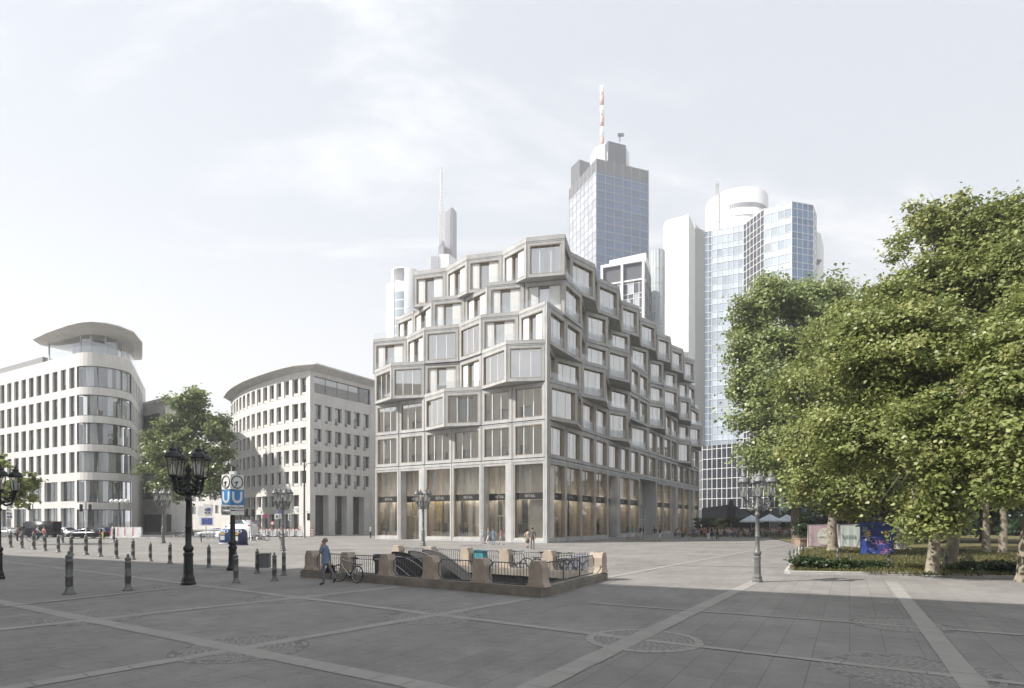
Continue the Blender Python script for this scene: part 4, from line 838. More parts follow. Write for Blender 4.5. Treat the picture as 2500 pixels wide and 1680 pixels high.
tree('darker green plane tree nearest the folded building, in front of the blue tower', (XY(1945, 60)[0], 60), [(W(*a[:3])+Vector((1.1, 0, 0)), a[3]*.93) for a in [(1850, 900, 60, 4.0), (1900, 800, 60, 4.2), (1830, 1010, 59, 3.4), (1920, 980, 60, 4.2), (1860, 1120, 58, 3.0), (1960, 760, 61, 3.2), (2000, 745, 62, 2.3), (1995, 700, 62, 1.5), (1940, 740, 62, 1.6), (1800, 780, 60, 2.4), (1795, 860, 60, 1.8), (1800, 960, 60, 1.7), (1790, 1050, 59, 1.6), (1930, 1130, 58, 3.2), (1850, 730, 60, 2.2), (1960, 880, 61, 3.6), (2010, 770, 62, 1.8), (1890, 1180, 57, 2.0), (1950, 1200, 56, 2.0), (1810, 1100, 58, 1.5)]],
     80000, .32, M_leafm, M_barkd, .36, W(1930, 820, 60.5), 51, 1.05, GR)
# far park trees closing the view under the crowns
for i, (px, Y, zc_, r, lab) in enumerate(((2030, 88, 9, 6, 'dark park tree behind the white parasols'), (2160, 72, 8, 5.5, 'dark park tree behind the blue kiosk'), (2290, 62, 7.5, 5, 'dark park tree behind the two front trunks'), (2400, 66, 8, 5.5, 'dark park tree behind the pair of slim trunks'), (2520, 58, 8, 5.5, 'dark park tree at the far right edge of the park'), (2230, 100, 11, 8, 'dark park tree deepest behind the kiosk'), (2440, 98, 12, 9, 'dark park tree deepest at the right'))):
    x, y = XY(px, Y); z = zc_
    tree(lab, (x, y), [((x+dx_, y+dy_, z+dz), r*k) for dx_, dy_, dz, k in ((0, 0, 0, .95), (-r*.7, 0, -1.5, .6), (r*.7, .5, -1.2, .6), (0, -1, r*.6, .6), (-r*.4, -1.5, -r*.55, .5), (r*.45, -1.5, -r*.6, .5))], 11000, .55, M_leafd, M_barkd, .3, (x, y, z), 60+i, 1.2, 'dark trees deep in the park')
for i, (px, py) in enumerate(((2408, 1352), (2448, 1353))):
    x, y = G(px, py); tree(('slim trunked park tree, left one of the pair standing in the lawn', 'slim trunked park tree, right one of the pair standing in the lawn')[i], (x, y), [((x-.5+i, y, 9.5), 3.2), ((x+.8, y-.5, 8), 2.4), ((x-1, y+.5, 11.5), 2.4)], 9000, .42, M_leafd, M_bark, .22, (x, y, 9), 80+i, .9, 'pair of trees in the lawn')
# left: street tree between the stone buildings, twig at the frame's edge
tree('bushy street tree standing between the rounded and the curved building', XY(462, 93), [pb(462, 1010, 93, 2.8), pb(420, 1075, 92, 2.9), pb(505, 1060, 92, 2.9), pb(462, 1120, 91, 3.6), pb(400, 1140, 91, 2.9), pb(525, 1130, 91, 2.7), pb(430, 1190, 90, 2.6), pb(510, 1190, 90, 2.5), pb(468, 975, 93, 1.7), pb(540, 1075, 93, 1.6), pb(380, 1090, 92, 1.6), pb(545, 1030, 93, 1.3)],
     30000, .45, M_leafg, M_barkd, .4, W(462, 1020, 93), 91, 1.1, name='street_tree')
x, y = XY(-30, 58)
tree('small street tree at the left edge with yellow green leaves', (x, y), [pb(20, 1185, 58, 1.5), pb(55, 1200, 58, 1.15), pb(75, 1180, 58, .7), pb(-20, 1160, 58, 2.0), pb(10, 1150, 58, 1.0), pb(40, 1225, 58, .8)], 6500, .32, M_leafy, M_barkd, .16, W(-20, 1160, 58), 95, .55, name='street_tree')

def hedge_region(n, seed):
    g = np.random.default_rng(seed); return [((50+g.uniform(0, 75), 100+g.uniform(-8, 12), g.uniform(.5, 10)), g.uniform(2.2, 4)) for _ in range(n)]+[((46+g.uniform(0, 85), 92+g.uniform(-4, 8), 1.4), 2.1) for _ in range(90)]
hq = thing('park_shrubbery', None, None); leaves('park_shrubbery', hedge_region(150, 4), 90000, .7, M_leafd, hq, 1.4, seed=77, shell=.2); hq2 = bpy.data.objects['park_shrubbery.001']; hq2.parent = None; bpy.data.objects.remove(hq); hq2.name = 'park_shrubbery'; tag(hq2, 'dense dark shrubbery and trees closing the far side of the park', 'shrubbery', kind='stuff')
# ------------------------------------------------------------------ park ground
M_grass = mat('park_lawn', (.055, .065, .02), .9, scale=1.2, col2=(.17, .135, .05), detail=8, bump=.6)
pk = [Vector((*G(1925, 1401), 0)), Vector((*G(2250, 1405), 0)), Vector((*G(2600, 1418), 0)), Vector((200, 60, 0)), Vector((420, 420, 0)), Vector((150, 330, 0)), Vector((52, 118, 0)), Vector((38, 88, 0)), Vector((*G(1958, 1333), 0))]
b = MB(); b.quad(*[p+Zv*.08 for p in pk]); tag(b.build('lawn', M_grass), kind='structure')
b = MB()
for p, q in ((pk[0], pk[1]), (pk[1], pk[2]), (pk[8], pk[0])):
    d = (q-p).normalized(); s = Vector((-d.y, d.x, 0))*.16; b.obox(p-s+d*.0, q-p, s*2, Zv*.13)
tag(b.build('park_kerb', M_kerb), kind='structure')
def tufts(name, region, n, hgt, wd, m, seed):
    g = np.random.default_rng(seed); P = np.array([region(g) for _ in range(n)]); a = g.random(n)*6.28; h = hgt*(.5+g.random(n)); le = g.normal(size=(n, 2))*h[:, None]*.45
    t = np.stack([np.cos(a), np.sin(a)], 1)*wd; V = np.zeros((n, 4, 3)); V[:, 0, :2] = P[:, :2]-t; V[:, 1, :2] = P[:, :2]+t; V[:, 2, :2] = P[:, :2]+le+t*.3; V[:, 3, :2] = P[:, :2]+le-t*.3
    V[:, :2, 2] = P[:, 2:3]; V[:, 2:, 2] = (P[:, 2]+h)[:, None]; me = bpy.data.meshes.new(name); me.vertices.add(n*4); me.vertices.foreach_set('co', V.ravel().astype('f')); me.loops.add(n*4); me.loops.foreach_set('vertex_index', np.arange(n*4, dtype='i')); me.polygons.add(n); me.polygons.foreach_set('loop_start', np.arange(0, n*4, 4, dtype='i')); me.update(calc_edges=True)
    at = me.attributes.new('leafvar', 'FLOAT', 'POINT'); at.data.foreach_set('value', np.repeat(np.clip(g.normal(size=n)*.25+.5, 0, 1), 4).astype('f')); me.materials.append(m); o = bpy.data.objects.new(name, me); COL.objects.link(o); return tag(o, kind='stuff')
M_gr = leafmat('grass_blades', (.05, .06, .02), (.10, .105, .03), (.24, .19, .08)); 
def rg(g):
    t, s = g.random(), g.random()**1.4; a = pk[0].lerp(pk[2], t); c = pk[8].lerp(Vector((44, 42, 0)), t); p = a.lerp(c, .012+s*.95); return (p.x, p.y, .08)
tag(tufts('grass', rg, 26000, .11, .02, M_gr, 3), 'patchy green and straw coloured grass of the park lawn')
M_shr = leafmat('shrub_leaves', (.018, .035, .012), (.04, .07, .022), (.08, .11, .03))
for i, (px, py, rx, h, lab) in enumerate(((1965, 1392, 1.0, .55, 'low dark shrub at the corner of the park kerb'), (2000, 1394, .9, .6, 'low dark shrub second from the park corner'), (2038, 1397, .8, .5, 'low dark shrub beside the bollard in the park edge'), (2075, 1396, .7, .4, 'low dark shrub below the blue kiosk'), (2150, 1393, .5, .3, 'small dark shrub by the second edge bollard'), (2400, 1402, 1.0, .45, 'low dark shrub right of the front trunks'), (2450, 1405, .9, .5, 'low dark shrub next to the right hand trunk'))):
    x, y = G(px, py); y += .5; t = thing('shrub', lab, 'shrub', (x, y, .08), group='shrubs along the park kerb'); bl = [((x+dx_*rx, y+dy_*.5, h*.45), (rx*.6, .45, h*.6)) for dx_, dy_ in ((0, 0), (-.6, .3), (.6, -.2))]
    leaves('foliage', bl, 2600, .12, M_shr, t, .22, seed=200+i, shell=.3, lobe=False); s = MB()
    for c, rr in bl: s.tube([(x, y, .05), (c[0], c[1], c[2])], [.03, .012], 5)
    s.build('stem', M_barkd, t)
# ------------------------------------------------------------------ the air
b = MB(); b.hexa([(x, y, z) for z in (-6.5, 330) for x, y in ((-1502, -302), (1502, -302), (1502, 1502), (-1502, 1502))])
hz = bpy.data.materials.new('haze_air'); hz.use_nodes = True; nt = hz.node_tree; nt.nodes.clear(); o_ = nd(nt, 'ShaderNodeOutputMaterial'); pv_ = nd(nt, 'ShaderNodeVolumePrincipled'); pv_.inputs['Color'].default_value = (.95, .97, 1, 1); pv_.inputs['Density'].default_value = .00075; pv_.inputs['Anisotropy'].default_value = .15; nt.links.new(pv_.outputs[0], o_.inputs['Volume'])
if HAZE: tag(b.build('haze', hz), kind='stuff')
SC.view_settings.exposure = EXPO
# ------------------------------------------------------------------ street furniture
M_iron = mat('cast_iron_grey', (.15, .153, .15), .5, .25, var=.25, scale=8, bump=.2)
M_irond = mat('cast_iron_black', (.03, .031, .032), .4, .35, var=.25, scale=8, bump=.2)
M_lglass = glassmat('lantern_glass', tint=(.93, .93, .9), base=.12, gain=.6, rough=.08)
M_milk = mat('lantern_core', (.75, .74, .70), .5)
def lamp_proto(label, loc, scale, m, rz=0.):
    t = thing('candelabra_lamp', label, 'street lamp', (0, 0, 0), group='four lantern candelabra lamps'); b = MB()
    b.lathe([(.25, 0), (.25, .10), (.22, .14), (.215, .26), (.18, .34), (.165, .40), (.155, .95), (.15, 1.05), (.17, 1.12), (.17, 1.18), (.13, 1.24)], n=8, sm=False); b.build('pedestal', m, t); b = MB()
    b.lathe([(.12, 1.22), (.165, 1.30), (.18, 1.37), (.16, 1.43), (.105, 1.5), (.10, 2.1), (.115, 2.13), (.115, 2.17), (.10, 2.2), (.085, 3.1), (.13, 3.14), (.13, 3.2), (.09, 3.26), (.10, 3.38), (.17, 3.44), (.17, 3.5), (.08, 3.6), (.07, 4.2), (.12, 4.28), (.05, 4.4), (.02, 4.55)], n=14); b.build('post', m, t)
    for i in range(4):
        a = R(33+90*i); c, s = math.cos(a), math.sin(a); P = lambda r, z, w=0.: (r*c-w*s, r*s+w*c, z); b = MB()
        b.tube([P(.08, 3.5), P(.25, 3.36), P(.45, 3.42), P(.53, 3.62), P(.60, 3.84), P(.60, 3.98)], [.045, .05, .045, .042, .04, .05], 8)
        for k in range(9):                    # scrolls of the basket
            q = k/8; th = q*5.2; b.tube([P(.30+.13*(1-q*.6)*math.cos(th), 3.66+.13*(1-q*.6)*math.sin(th)), P(.30+.13*(1-(q+.12)*.6)*math.cos(th+.65), 3.66+.13*(1-(q+.12)*.6)*math.sin(th+.65))], .022, 5)
            b.tube([P(.52+.09*math.cos(th), 3.8+.10*math.sin(th)), P(.52+.09*math.cos(th+.65), 3.8+.10*math.sin(th+.65))], .018, 5)
        b.tube([P(.05, 4.1), P(.25, 4.02), P(.45, 3.95), P(.58, 3.92)], .022, 6)
        for th in (0, .5, 1.1): b.tube([P(.10, 3.55+th*.42), P(.28, 3.50+th*.30), P(.46, 3.58+th*.22), P(.54, 3.80+th*.05)], .03, 6)
        for k in range(3): b.ball(P(.2+.17*k, 3.52+.03*k, .02), (.05, .05, .06), 8)
        ao = b.build('arm', m, t); lc = (.60*c, .60*s, 0); b = MB()
        b.lathe([(.10, 3.96), (.15, 4.0), (.155, 4.05), (.13, 4.07)], lc, 6, sm=False, ph=a)
        b.lathe([(.25, 4.66), (.285, 4.69), (.285, 4.72), (.255, 4.74), (.25, 4.80), (.215, 4.87), (.14, 4.92), (.105, 4.94), (.135, 4.97), (.13, 5.01), (.07, 5.06), (.045, 5.08), (.05, 5.12), (.02, 5.16), (.006, 5.24)], lc, 12, sm=True, ph=a)
        for k in range(6):
            x = a+math.pi*2*k/6; b.tube([(lc[0]+.135*math.cos(x), lc[1]+.135*math.sin(x), 4.05), (lc[0]+.225*math.cos(x), lc[1]+.225*math.sin(x), 4.67)], .013, 5); b.ball((lc[0]+.28*math.cos(x), lc[1]+.28*math.sin(x), 4.74), .028, 6)
        lo = b.build('lantern', m, t); b = MB(); b.lathe([(.13, 4.05), (.22, 4.67)], lc, 6, sm=False, ph=a); b.build('glass', M_lglass, lo); b = MB(); b.lathe([(.04, 4.06), (.055, 4.3), (.04, 4.45)], lc, 8); b.build('burner', M_milk, lo)
    t.location = loc; t.scale = (scale,)*3; t.rotation_euler = (0, 0, rz); return t
LA = lamp_proto('large black candelabra lamp with four lanterns, in the shade beside the subway sign', (*G(460, 1428.5), 0), 1., M_irond, R(29))
LB = lamp_proto('grey candelabra lamp in the sun on the right of the square, near the park kerb', (*G(1849, 1421), 0), .83, M_iron, R(42))
dup(LB, (*XY(690, 46.5), 0), R(10), 'grey candelabra lamp in front of the red and white barriers', .97); dup(LB, (*G(398, 1326.5), 0), R(8), 'small far candelabra lamp below the bushy street tree', 1.12)
dup(LB, (*G(1033, 1333), 0), R(1), 'grey candelabra lamp standing before the RETAIL shop windows', 1.04); dup(LA, (*G(-4, 1414), 0), R(14), 'black candelabra lamp cut by the left edge of the picture', .9)
def bollard_proto():
    t = thing('bollard', '', 'bollard', (0, 0, 0), group='cast iron bollards along the square'); b = MB()
    b.lathe([(.17, 0), (.17, .02), (.14, .05), (.11, .10), (.095, .14), (.09, .2)], n=12); b.build('foot', M_iron, t); b = MB()
    b.lathe([(.085, .2), (.082, .42), (.10, .44), (.105, .47), (.10, .5), (.082, .52), (.078, .86), (.10, .88), (.105, .91), (.08, .93), (.085, .98), (.10, 1.0), (.095, 1.03), (.06, 1.07), (.025, 1.10)], n=12)
    for k in range(10):
        a = 2*math.pi*k/10
        b.tube([(.082*math.cos(a), .082*math.sin(a), .54), (.080*math.cos(a), .080*math.sin(a), .85)], .011, 4); b.tube([(.087*math.cos(a), .087*math.sin(a), .22), (.084*math.cos(a), .084*math.sin(a), .41)], .011, 4)
    b.build('shaft', M_iron, t); b = MB(); b.ball((0, 0, 1.13), .045, 10); b.lathe([(.03, 1.07), (.02, 1.11)]); b.build('finial', M_iron, t); return t
BO = bollard_proto(); first = True
bl = [(169, 1450.5, 1345, 'nearest and biggest iron bollard, left foreground in the shade'), (312.5, 1441, 1352.7, 'second nearest iron bollard, between the nearest one and the big black lamp'), (576, 1423, 1348, 'iron bollard standing right in front of the subway sign post'), (670, 1418, 1349, 'iron bollard between the litter bin post and the stair parapet'), (693, 1404.7, 1343.5, 'iron bollard in front of the lamp before the barriers'), (628, 1399.7, 1339.7, 'iron bollard carrying the square grey litter bin'),
      (510, 1386, 1330, 'iron bollard at the shade edge between big black lamp and subway sign'), (415, 1376, 1323.7, 'iron bollard just left of the big black lamp'), (367, 1370.5, 1323.7, 'iron bollard second left of the big black lamp'), (324.7, 1367, 1315, 'iron bollard third left of the big black lamp'), (284, 1364, 1313, 'iron bollard below the left end of the white site barriers'), (244.5, 1359, 1307, 'iron bollard in front of the walker in yellow trousers'), (210, 1355, 1303, 'iron bollard before the black car, with a sign post behind'),
      (142.5, 1348.6, 1303.7, 'iron bollard before the tail of the silver car'), (110, 1345.7, 1302.7, 'iron bollard before the person in the pink shirt'), (82.6, 1342, 1296, 'iron bollard before the cyclist in white'), (53.6, 1339, 1297, 'iron bollard right of the person in brown'), (25.8, 1337, 1296, 'iron bollard left of the person in brown, far left'), (174, 1356, 1306, 'iron bollard above the nearest one with a scooter leaning behind'), (153, 1325.7, 1293, 'small far bollard before the front of the black car'), (278, 1324.7, 1286, 'small far bollard at the left end of the white site barriers'), (491, 1323.6, 1303, 'small far bollard under the blue direction sign'), (536, 1323, 1298, 'small far bollard left of the blue recycling container'), (683, 1319, 1296, 'small far bollard before the red and white barriers')]
for px, pyb, pyt, lab in bl:
    x, y = G(px, pyb); s = (pyb-pyt)/FPX*y/1.17; o = BO if first else dup(BO, group='cast iron bollards along the square'); first = False; o.location = (x, y, 0); o.scale = (s*.95, s*.95, s); o['label'] = lab
for px, pyb, pyt, lab in ((1927.5, 1381, 1340, 'park bollard nearest, at the corner of the lawn'), (1937.7, 1368, 1337, 'park bollard second from the lawn corner'), (1946, 1360, 1333, 'park bollard third from the lawn corner'), (1953.5, 1353, 1328, 'park bollard fourth from the lawn corner'), (1959, 1350, 1324, 'park bollard farthest, beside the planter'), (2045, 1376, 1337, 'park bollard in the shrubs left of the blue kiosk'), (2170, 1389, 1343, 'park bollard in front of the blue kiosk'), (2311, 1397, 1345, 'park bollard between the two front tree trunks')):
    x, y = G(px, pyb); s = (pyb-pyt)/FPX*y/1.17; dup(BO, (x, y, 0), 0, lab, (s*.8, s*.8, s), 'bollards along the park edge')
x, y = G(628, 1399.7); t = thing('litter_bin', 'square grey sheet metal litter bin hung on an iron bollard', 'litter bin', (x+.36, y-.02, .22)); b = MB(); b.box((x+.36, y-.02, .57), (.44, .34, .62), 0, .1); b.box((x+.36, y-.02, .895), (.47, .37, .04), 0, .1); b.build('body', mat('bin_grey', (.14, .145, .155), .5, .3), t)
b = MB(); b.tube([(x+.05, y, .75), (x+.16, y, .75)], .03, 6); b.build('bracket', M_iron, t)
# --- subway sign post
SX_, SY_ = G(568, 1392.5); M_sw = mat('sign_white', (.66, .66, .65), .45, var=.04); M_sb = mat('sign_blue', (.05, .22, .48), .4, var=.06); M_lt = mat('sign_lettering', (.07, .07, .075), .5)
t = thing('subway_sign', 'tall subway sign post with clocks, white U on blue and the words Alte Oper', 'sign', (SX_, SY_, 0)); b = MB()
b.lathe([(.27, 0), (.27, .12), (.22, .2), (.19, .3), (.17, 1.0), (.20, 1.08), (.20, 1.14), (.14, 1.2), (.21, 1.3), (.21, 1.36), (.13, 1.45), (.11, 2.3), (.09, 5.0)], (SX_, SY_, 0), 12); b.build('post', M_irond, t)
s_ = FPX/SY_; zz0 = EYE+(HY-1257.5)/s_; rows_ = [(1285.5-28, 1247.5, M_sw), (1245, 1233, M_sw), (1232, 1196, M_sb), (1194.5, 1157.5, M_sw)]
ang = R(33); cx_, cy_ = SX_, SY_-.1; hw = .52; u1 = Vector((math.cos(ang*-.38), math.sin(ang*-.38), 0)); 
uR = Vector((.52, .853, 0)); uL = Vector((.853, -.52, 0)); 
kx2 = Vector((*XY(562.5, SY_-.45), 0)); wR, wL = .70, .70
cor = [kx2, kx2+uR*wR, kx2+uR*wR-uL*wL, kx2-uL*wL]
for k, (ya, yb, mm) in enumerate(rows_):
    za, zb2 = EYE+(HY-ya)/FPX*(SY_-.45), EYE+(HY-yb)/FPX*(SY_-.45); b = MB(); b.prism([(p.x, p.y) for p in cor], za, zb2); po = b.build(('lift_panel', 'name_panel', 'emblem_panel', 'clock_panel')[k], mm, t); zc2 = (za+zb2)/2
    for o_, uu, ww in ((kx2, uR, wR), (kx2-uL*wL, uL, wL)):
        nn = uu.cross(Zv); c = o_+uu*ww/2+Zv*zc2+nn*.006
        if k == 2:
            b = MB(); rr = ww*.30; th = .17*ww/1.0; hh = (zb2-za)/2*.8; out_ = [(-rr-th/2, hh), (-rr-th/2, -hh+rr)]; pts_o = [(-rr-th/2, hh)]+[((rr+th/2)*math.cos(a), -hh+rr+th/2+(rr+th/2)*math.sin(a)) for a in np.linspace(math.pi, 2*math.pi, 13)]+[(rr+th/2, hh)]; pts_i = [(-rr+th/2, hh)]+[((rr-th/2)*math.cos(a), -hh+rr+th/2+(rr-th/2)*math.sin(a)) for a in np.linspace(math.pi, 2*math.pi, 13)]+[(rr-th/2, hh)]
            for (p, q), (p2, q2) in zip(zip(pts_o[:-1], pts_o[1:]), zip(pts_i[:-1], pts_i[1:])): b.quad(*[c+uu*x_+Zv*z_ for x_, z_ in (p, q, q2, p2)])
            b.build('emblem', M_sw, po)
        if k == 3:
            b = MB(); rr = ww*.42; b.torus(c, uu, Zv, rr, .025, 36, 5)
            for i in range(12): a = i*math.pi/6; d = uu*math.sin(a)+Zv*math.cos(a); b.tube([c+d*rr*.82, c+d*rr*.92], .012, 4)
            for a, l, w2 in ((R(255), .5, .03), (R(200), .78, .022)): d = uu*math.sin(a)+Zv*math.cos(a); b.tube([c-d*rr*.12+nn*.01, c+d*rr*l+nn*.01], w2, 5)
            b.build('clock_face', M_lt, po)
    if k == 1:
        for o_, uu, ww in ((kx2, uR, wR), (kx2-uL*wL, uL, wL)): dup_text('Alte Oper', .235*ww, frame(o_+uu*ww/2+Zv*zc2+uu.cross(Zv)*.004, uu), po, 'lettering', M_lt)
    if k == 0: dup_text('Aufzug →' if False else 'Aufzug >', .19, frame(kx2-uL*wL*.5+Zv*zc2+uL.cross(Zv)*.004, uL), po, 'lettering', M_lt)
b = MB(); b.box((cor[0].x*.5+cor[2].x*.5, cor[0].y*.5+cor[2].y*.5, EYE+(HY-1157)/FPX*SY_+.05), (.25, .25, .14)); b.build('cap', M_sw, t)
# --- signs and signals
def sign(name, label, cat, px, pyb, plates, mpost=M_iron, ptop=None, grp=None):
    x, y = G(px, pyb); t = thing(name, label, cat, (x, y, 0), group=grp); top = EYE+(HY-(ptop or min(p[1] for p in plates)))/FPX*y; b = MB(); b.tube([(x, y, 0), (x, y, top)], .045, 8); b.build('post', mpost, t)
    for i, (xa, ya, xb, yb, m, txt, tm, ts) in enumerate(plates):
        q = [W(p, r, y-.07-.012*i) for p, r in ((xa, yb), (xb, ya))]; b = MB(); b.obox((q[0].x, q[0].y, q[0].z), (q[1].x-q[0].x, 0, 0), (0, .03, 0), (0, 0, q[1].z-q[0].z)); po = b.build('plate', m, t)
        if txt:
            for j, line in enumerate(txt.split('|')): dup_text(line, ts, frame(((q[0].x+q[1].x)/2, q[0].y-.004, (q[0].z+q[1].z)/2+ts*(.55*(len(txt.split('|'))-1)-1.1*j)), (1, 0, 0)), po, 'lettering', tm)
    return t
M_sr = mat('sign_red', (.45, .06, .07), .45); M_sgrey = mat('sign_back', (.42, .43, .44), .5, .2); M_sbl = mat('sign_dark_blue', (.06, .09, .30), .45); M_tw_ = mat('sign_text_white', (.8, .8, .8), .5)
sign('direction_sign', 'white plate with blue figures above a blue framed information sign on a post', 'sign', 503, 1316, [(483, 1236, 496, 1260, M_sw, None, None, 0), (497, 1231, 517, 1261, M_sw, None, None, 0), (487, 1262, 521, 1284, M_sw, None, None, 0), (492, 1265, 518, 1281, M_sbl, '-----|- - -|-----', M_tw_, .22), (505, 1240, 514, 1248, M_sbl, None, None, 0), (500, 1242, 504, 1247, M_lt, None, None, 0), (500, 1250, 505, 1254, M_lt, None, None, 0), (508, 1250, 513, 1254, M_lt, None, None, 0)])
sign('street_sign', 'post with two grey plate backs and a white pictogram plate at the far left', 'sign', 19, 1322, [(16, 1222, 23, 1242, M_sgrey, None, None, 0), (24, 1222, 31, 1242, M_sgrey, None, None, 0), (14.5, 1247, 29.5, 1267, M_sw, None, None, 0), (17, 1250, 21, 1256, M_lt, None, None, 0), (23, 1252, 27, 1256, M_lt, None, None, 0), (17, 1259, 21, 1264, M_lt, None, None, 0), (23, 1259, 28, 1264, M_sbl, None, None, 0)])
sign('street_sign', 'white cycle path sign plates on a thin post beside the lamp before the barriers', 'sign', 684, 1313, [(670, 1254.5, 681, 1267.5, M_sw, None, None, 0), (682, 1253, 688, 1267, M_sgrey, None, None, 0), (680, 1246.5, 689, 1253.5, M_sbl, None, None, 0), (673.5, 1258, 677.5, 1264, M_lt, None, None, 0)])
sign('street_sign', 'narrow white sign with two dark symbols on a pale thin post', 'sign', 706.5, 1316.5, [(703, 1254, 711, 1271, M_sw, None, None, 0), (705, 1257, 709, 1262, M_lt, None, None, 0), (705, 1264, 709, 1268, M_lt, None, None, 0)])
def disc_sign(label, px, py, r, Y, m, m2, grp):
    p = W(px, py, Y); t = thing('round_sign', label, 'sign', (p.x, p.y, 0), group=grp); b = MB(); b.tube([(p.x, p.y+.05, 0), (p.x, p.y+.05, p.z+r)], .04, 6); b.build('post', M_iron, t)
    b = MB(); n = 20; b.quad(*[(p.x+r*math.cos(2*math.pi*k/n), p.y-.02, p.z+r*math.sin(2*math.pi*k/n)) for k in range(n)]); b.quad(*[(p.x+r*.66*math.cos(2*math.pi*k/n), p.y-.03, p.z+r*.66*math.sin(2*math.pi*k/n)) for k in range(n)], m=1); b.build('plate', [m, m2], t)
disc_sign('round red and blue no stopping sign on a post by the curved building', 648, 1260, .36, 86, M_sr, mat('sign_violet', (.20, .07, .25), .5), 'round signs by the curved building'); disc_sign('round red ringed white sign just above the barriers', 665, 1277.5, .34, 86, M_sr, M_sw, 'round signs by the curved building')
def signal(label, px, pyb, py, Y=None, arms=((0, 0),), ptop=None):
    x, y = G(px, pyb); t = thing('traffic_light', label, 'traffic light', (x, y, 0), group='traffic lights'); b = MB(); b.tube([(x, y, 0), (x, y, EYE+(HY-(ptop or py-10))/FPX*y)], .07, 8); b.build('post', M_sgrey, t)
    for dx_, sgn in arms:
        z = EYE+(HY-py)/FPX*y; b = MB(); b.box((x+dx_, y-.12, z), (.30, .2, .95)); 
        for k in (-.3, 0, .3): b.lathe([(.1, -.02), (.125, 0), (.125, .12)], (x+dx_, y-.22, z+k), 8)
        b.build('signal_head', M_dark, t)
signal('traffic light with twin heads in front of the rounded corner building', 210, 1316, 1240, arms=((-.55, 0), (.6, 0)), ptop=1228); signal('traffic light on a pale post among the parked bicycles', 613, 1320, 1252, arms=((-.5, 0), (.3, 0)), ptop=1244); signal('traffic light at the far left street corner', 80, 1311, 1238, arms=((-.45, 0),), ptop=1230)
x, y = G(743, 1313); t = thing('street_light', 'tall slim modern street light with short arm before the curved building', 'street lamp', (x, y, 0)); zt = EYE+(HY-1125)/FPX*y; b = MB(); b.tube([(x, y, 0), (x, y, zt*.35), (x, y, zt)], [.17, .13, .09], 10); b.build('post', mat('lamp_post_grey', (.12, .125, .13), .45, .3), t)
b = MB(); b.tube([(x, y, zt-1.1), (x+.35, y, zt-.45), (x+.9, y, zt-.3), (x+1.2, y, zt-.28)], .05, 6); b.box((x+1.4, y, zt-.3), (.75, .25, .12)); b.build('lamp_arm', mat('lamp_post_grey', (0, 0, 0)), t); b = MB(); b.box((x+.62, y-.1, EYE+(HY-1262)/FPX*y), (.32, .25, 1.0)); b.tube([(x, y, 3.6), (x+.6, y, 3.6)], .03, 5); b.build('signal_head', M_dark, t)
# globe lamp cluster in front of the rounded corner
x, y = G(291, 1311); t = thing('globe_lamp', 'street lamp with a row of clear glass globes before the rounded corner', 'street lamp', (x, y, 0)); z = EYE+(HY-1224)/FPX*y; b = MB(); b.tube([(x, y, 0), (x, y, z-.2)], .08, 8)
for k in (-1.5, -.5, .5, 1.5): b.tube([(x, y, z-.25), (x+k*.5, y, z+.45), (x+k*.72, y, z+.25)], .03, 5)
b.build('post', M_iron, t)
for k in (-1.5, -.5, .5, 1.5): b = MB(); b.ball((x+k*.72, y, z), .33, 12); b.build('globe', mat('globe_glass', (.72, .72, .72), .1), t)
# --- bottle banks
M_bb = mat('container_blue', (.03, .09, .26), .45, var=.15); M_bd = mat('container_dark_blue', (.025, .03, .09), .45, var=.2); M_bw = mat('container_white', (.7, .7, .7), .5)
def bank(label, px, pyb, w, h, m, m2):
    x, y = G(px, pyb); t = thing('recycling_container', label, 'recycling container', (x, y, 0), group='glass recycling containers'); b = MB(); r = w/2
    b.lathe([(r, .10), (r*.985, h*.5), (r*.95, h*.75), (r*.80, h*.9), (r*.5, h*.99), (.02, h)], (x, y, 0), 24); b.build('body', m, t); b = MB(); b.lathe([(r*1.05, .02), (r*1.05, .12), (r, .13)], (x, y, 0), 24); b.build('base_ring', m2, t)
    for a in (-1.2, -2.2):
        c = Vector((x+r*.86*math.cos(a), y+r*.86*math.sin(a), h*.84)); d = Vector((math.cos(a)*.8, math.sin(a)*.8, .6)); e1 = Vector((-math.sin(a), math.cos(a), 0)); b = MB(); b.torus(c, e1, d.cross(e1).normalized(), .16, .04, 18, 6); b.lathe([(.13, 0), (.13, .01)], tuple(c-Vector((0, 0, .05))), 12, 1); b.build('opening', [M_bw, M_black], t)
    b = MB(); a = -1.9
    b.obox((x-.3, y-r*.98-.02, h*.28), (.42, 0, 0), (0, .05, 0), (0, 0, .42)); b.obox((x-.35, y-r*.95-.03, h*.62), (.5, 0, 0), (0, .05, 0), (0, 0, .22), 1); b.build('sticker', [M_bw, mat('sticker_yellow', (.6, .42, .1), .5)], t)
bank('light blue round recycling container on a white base ring, left of the sign post', 553, 1328, 1.35, 1.55, M_bb, M_bw); bank('dark blue round recycling container with stickers, right of the sign post', 586, 1331, 1.4, 1.6, M_bd, M_bd)
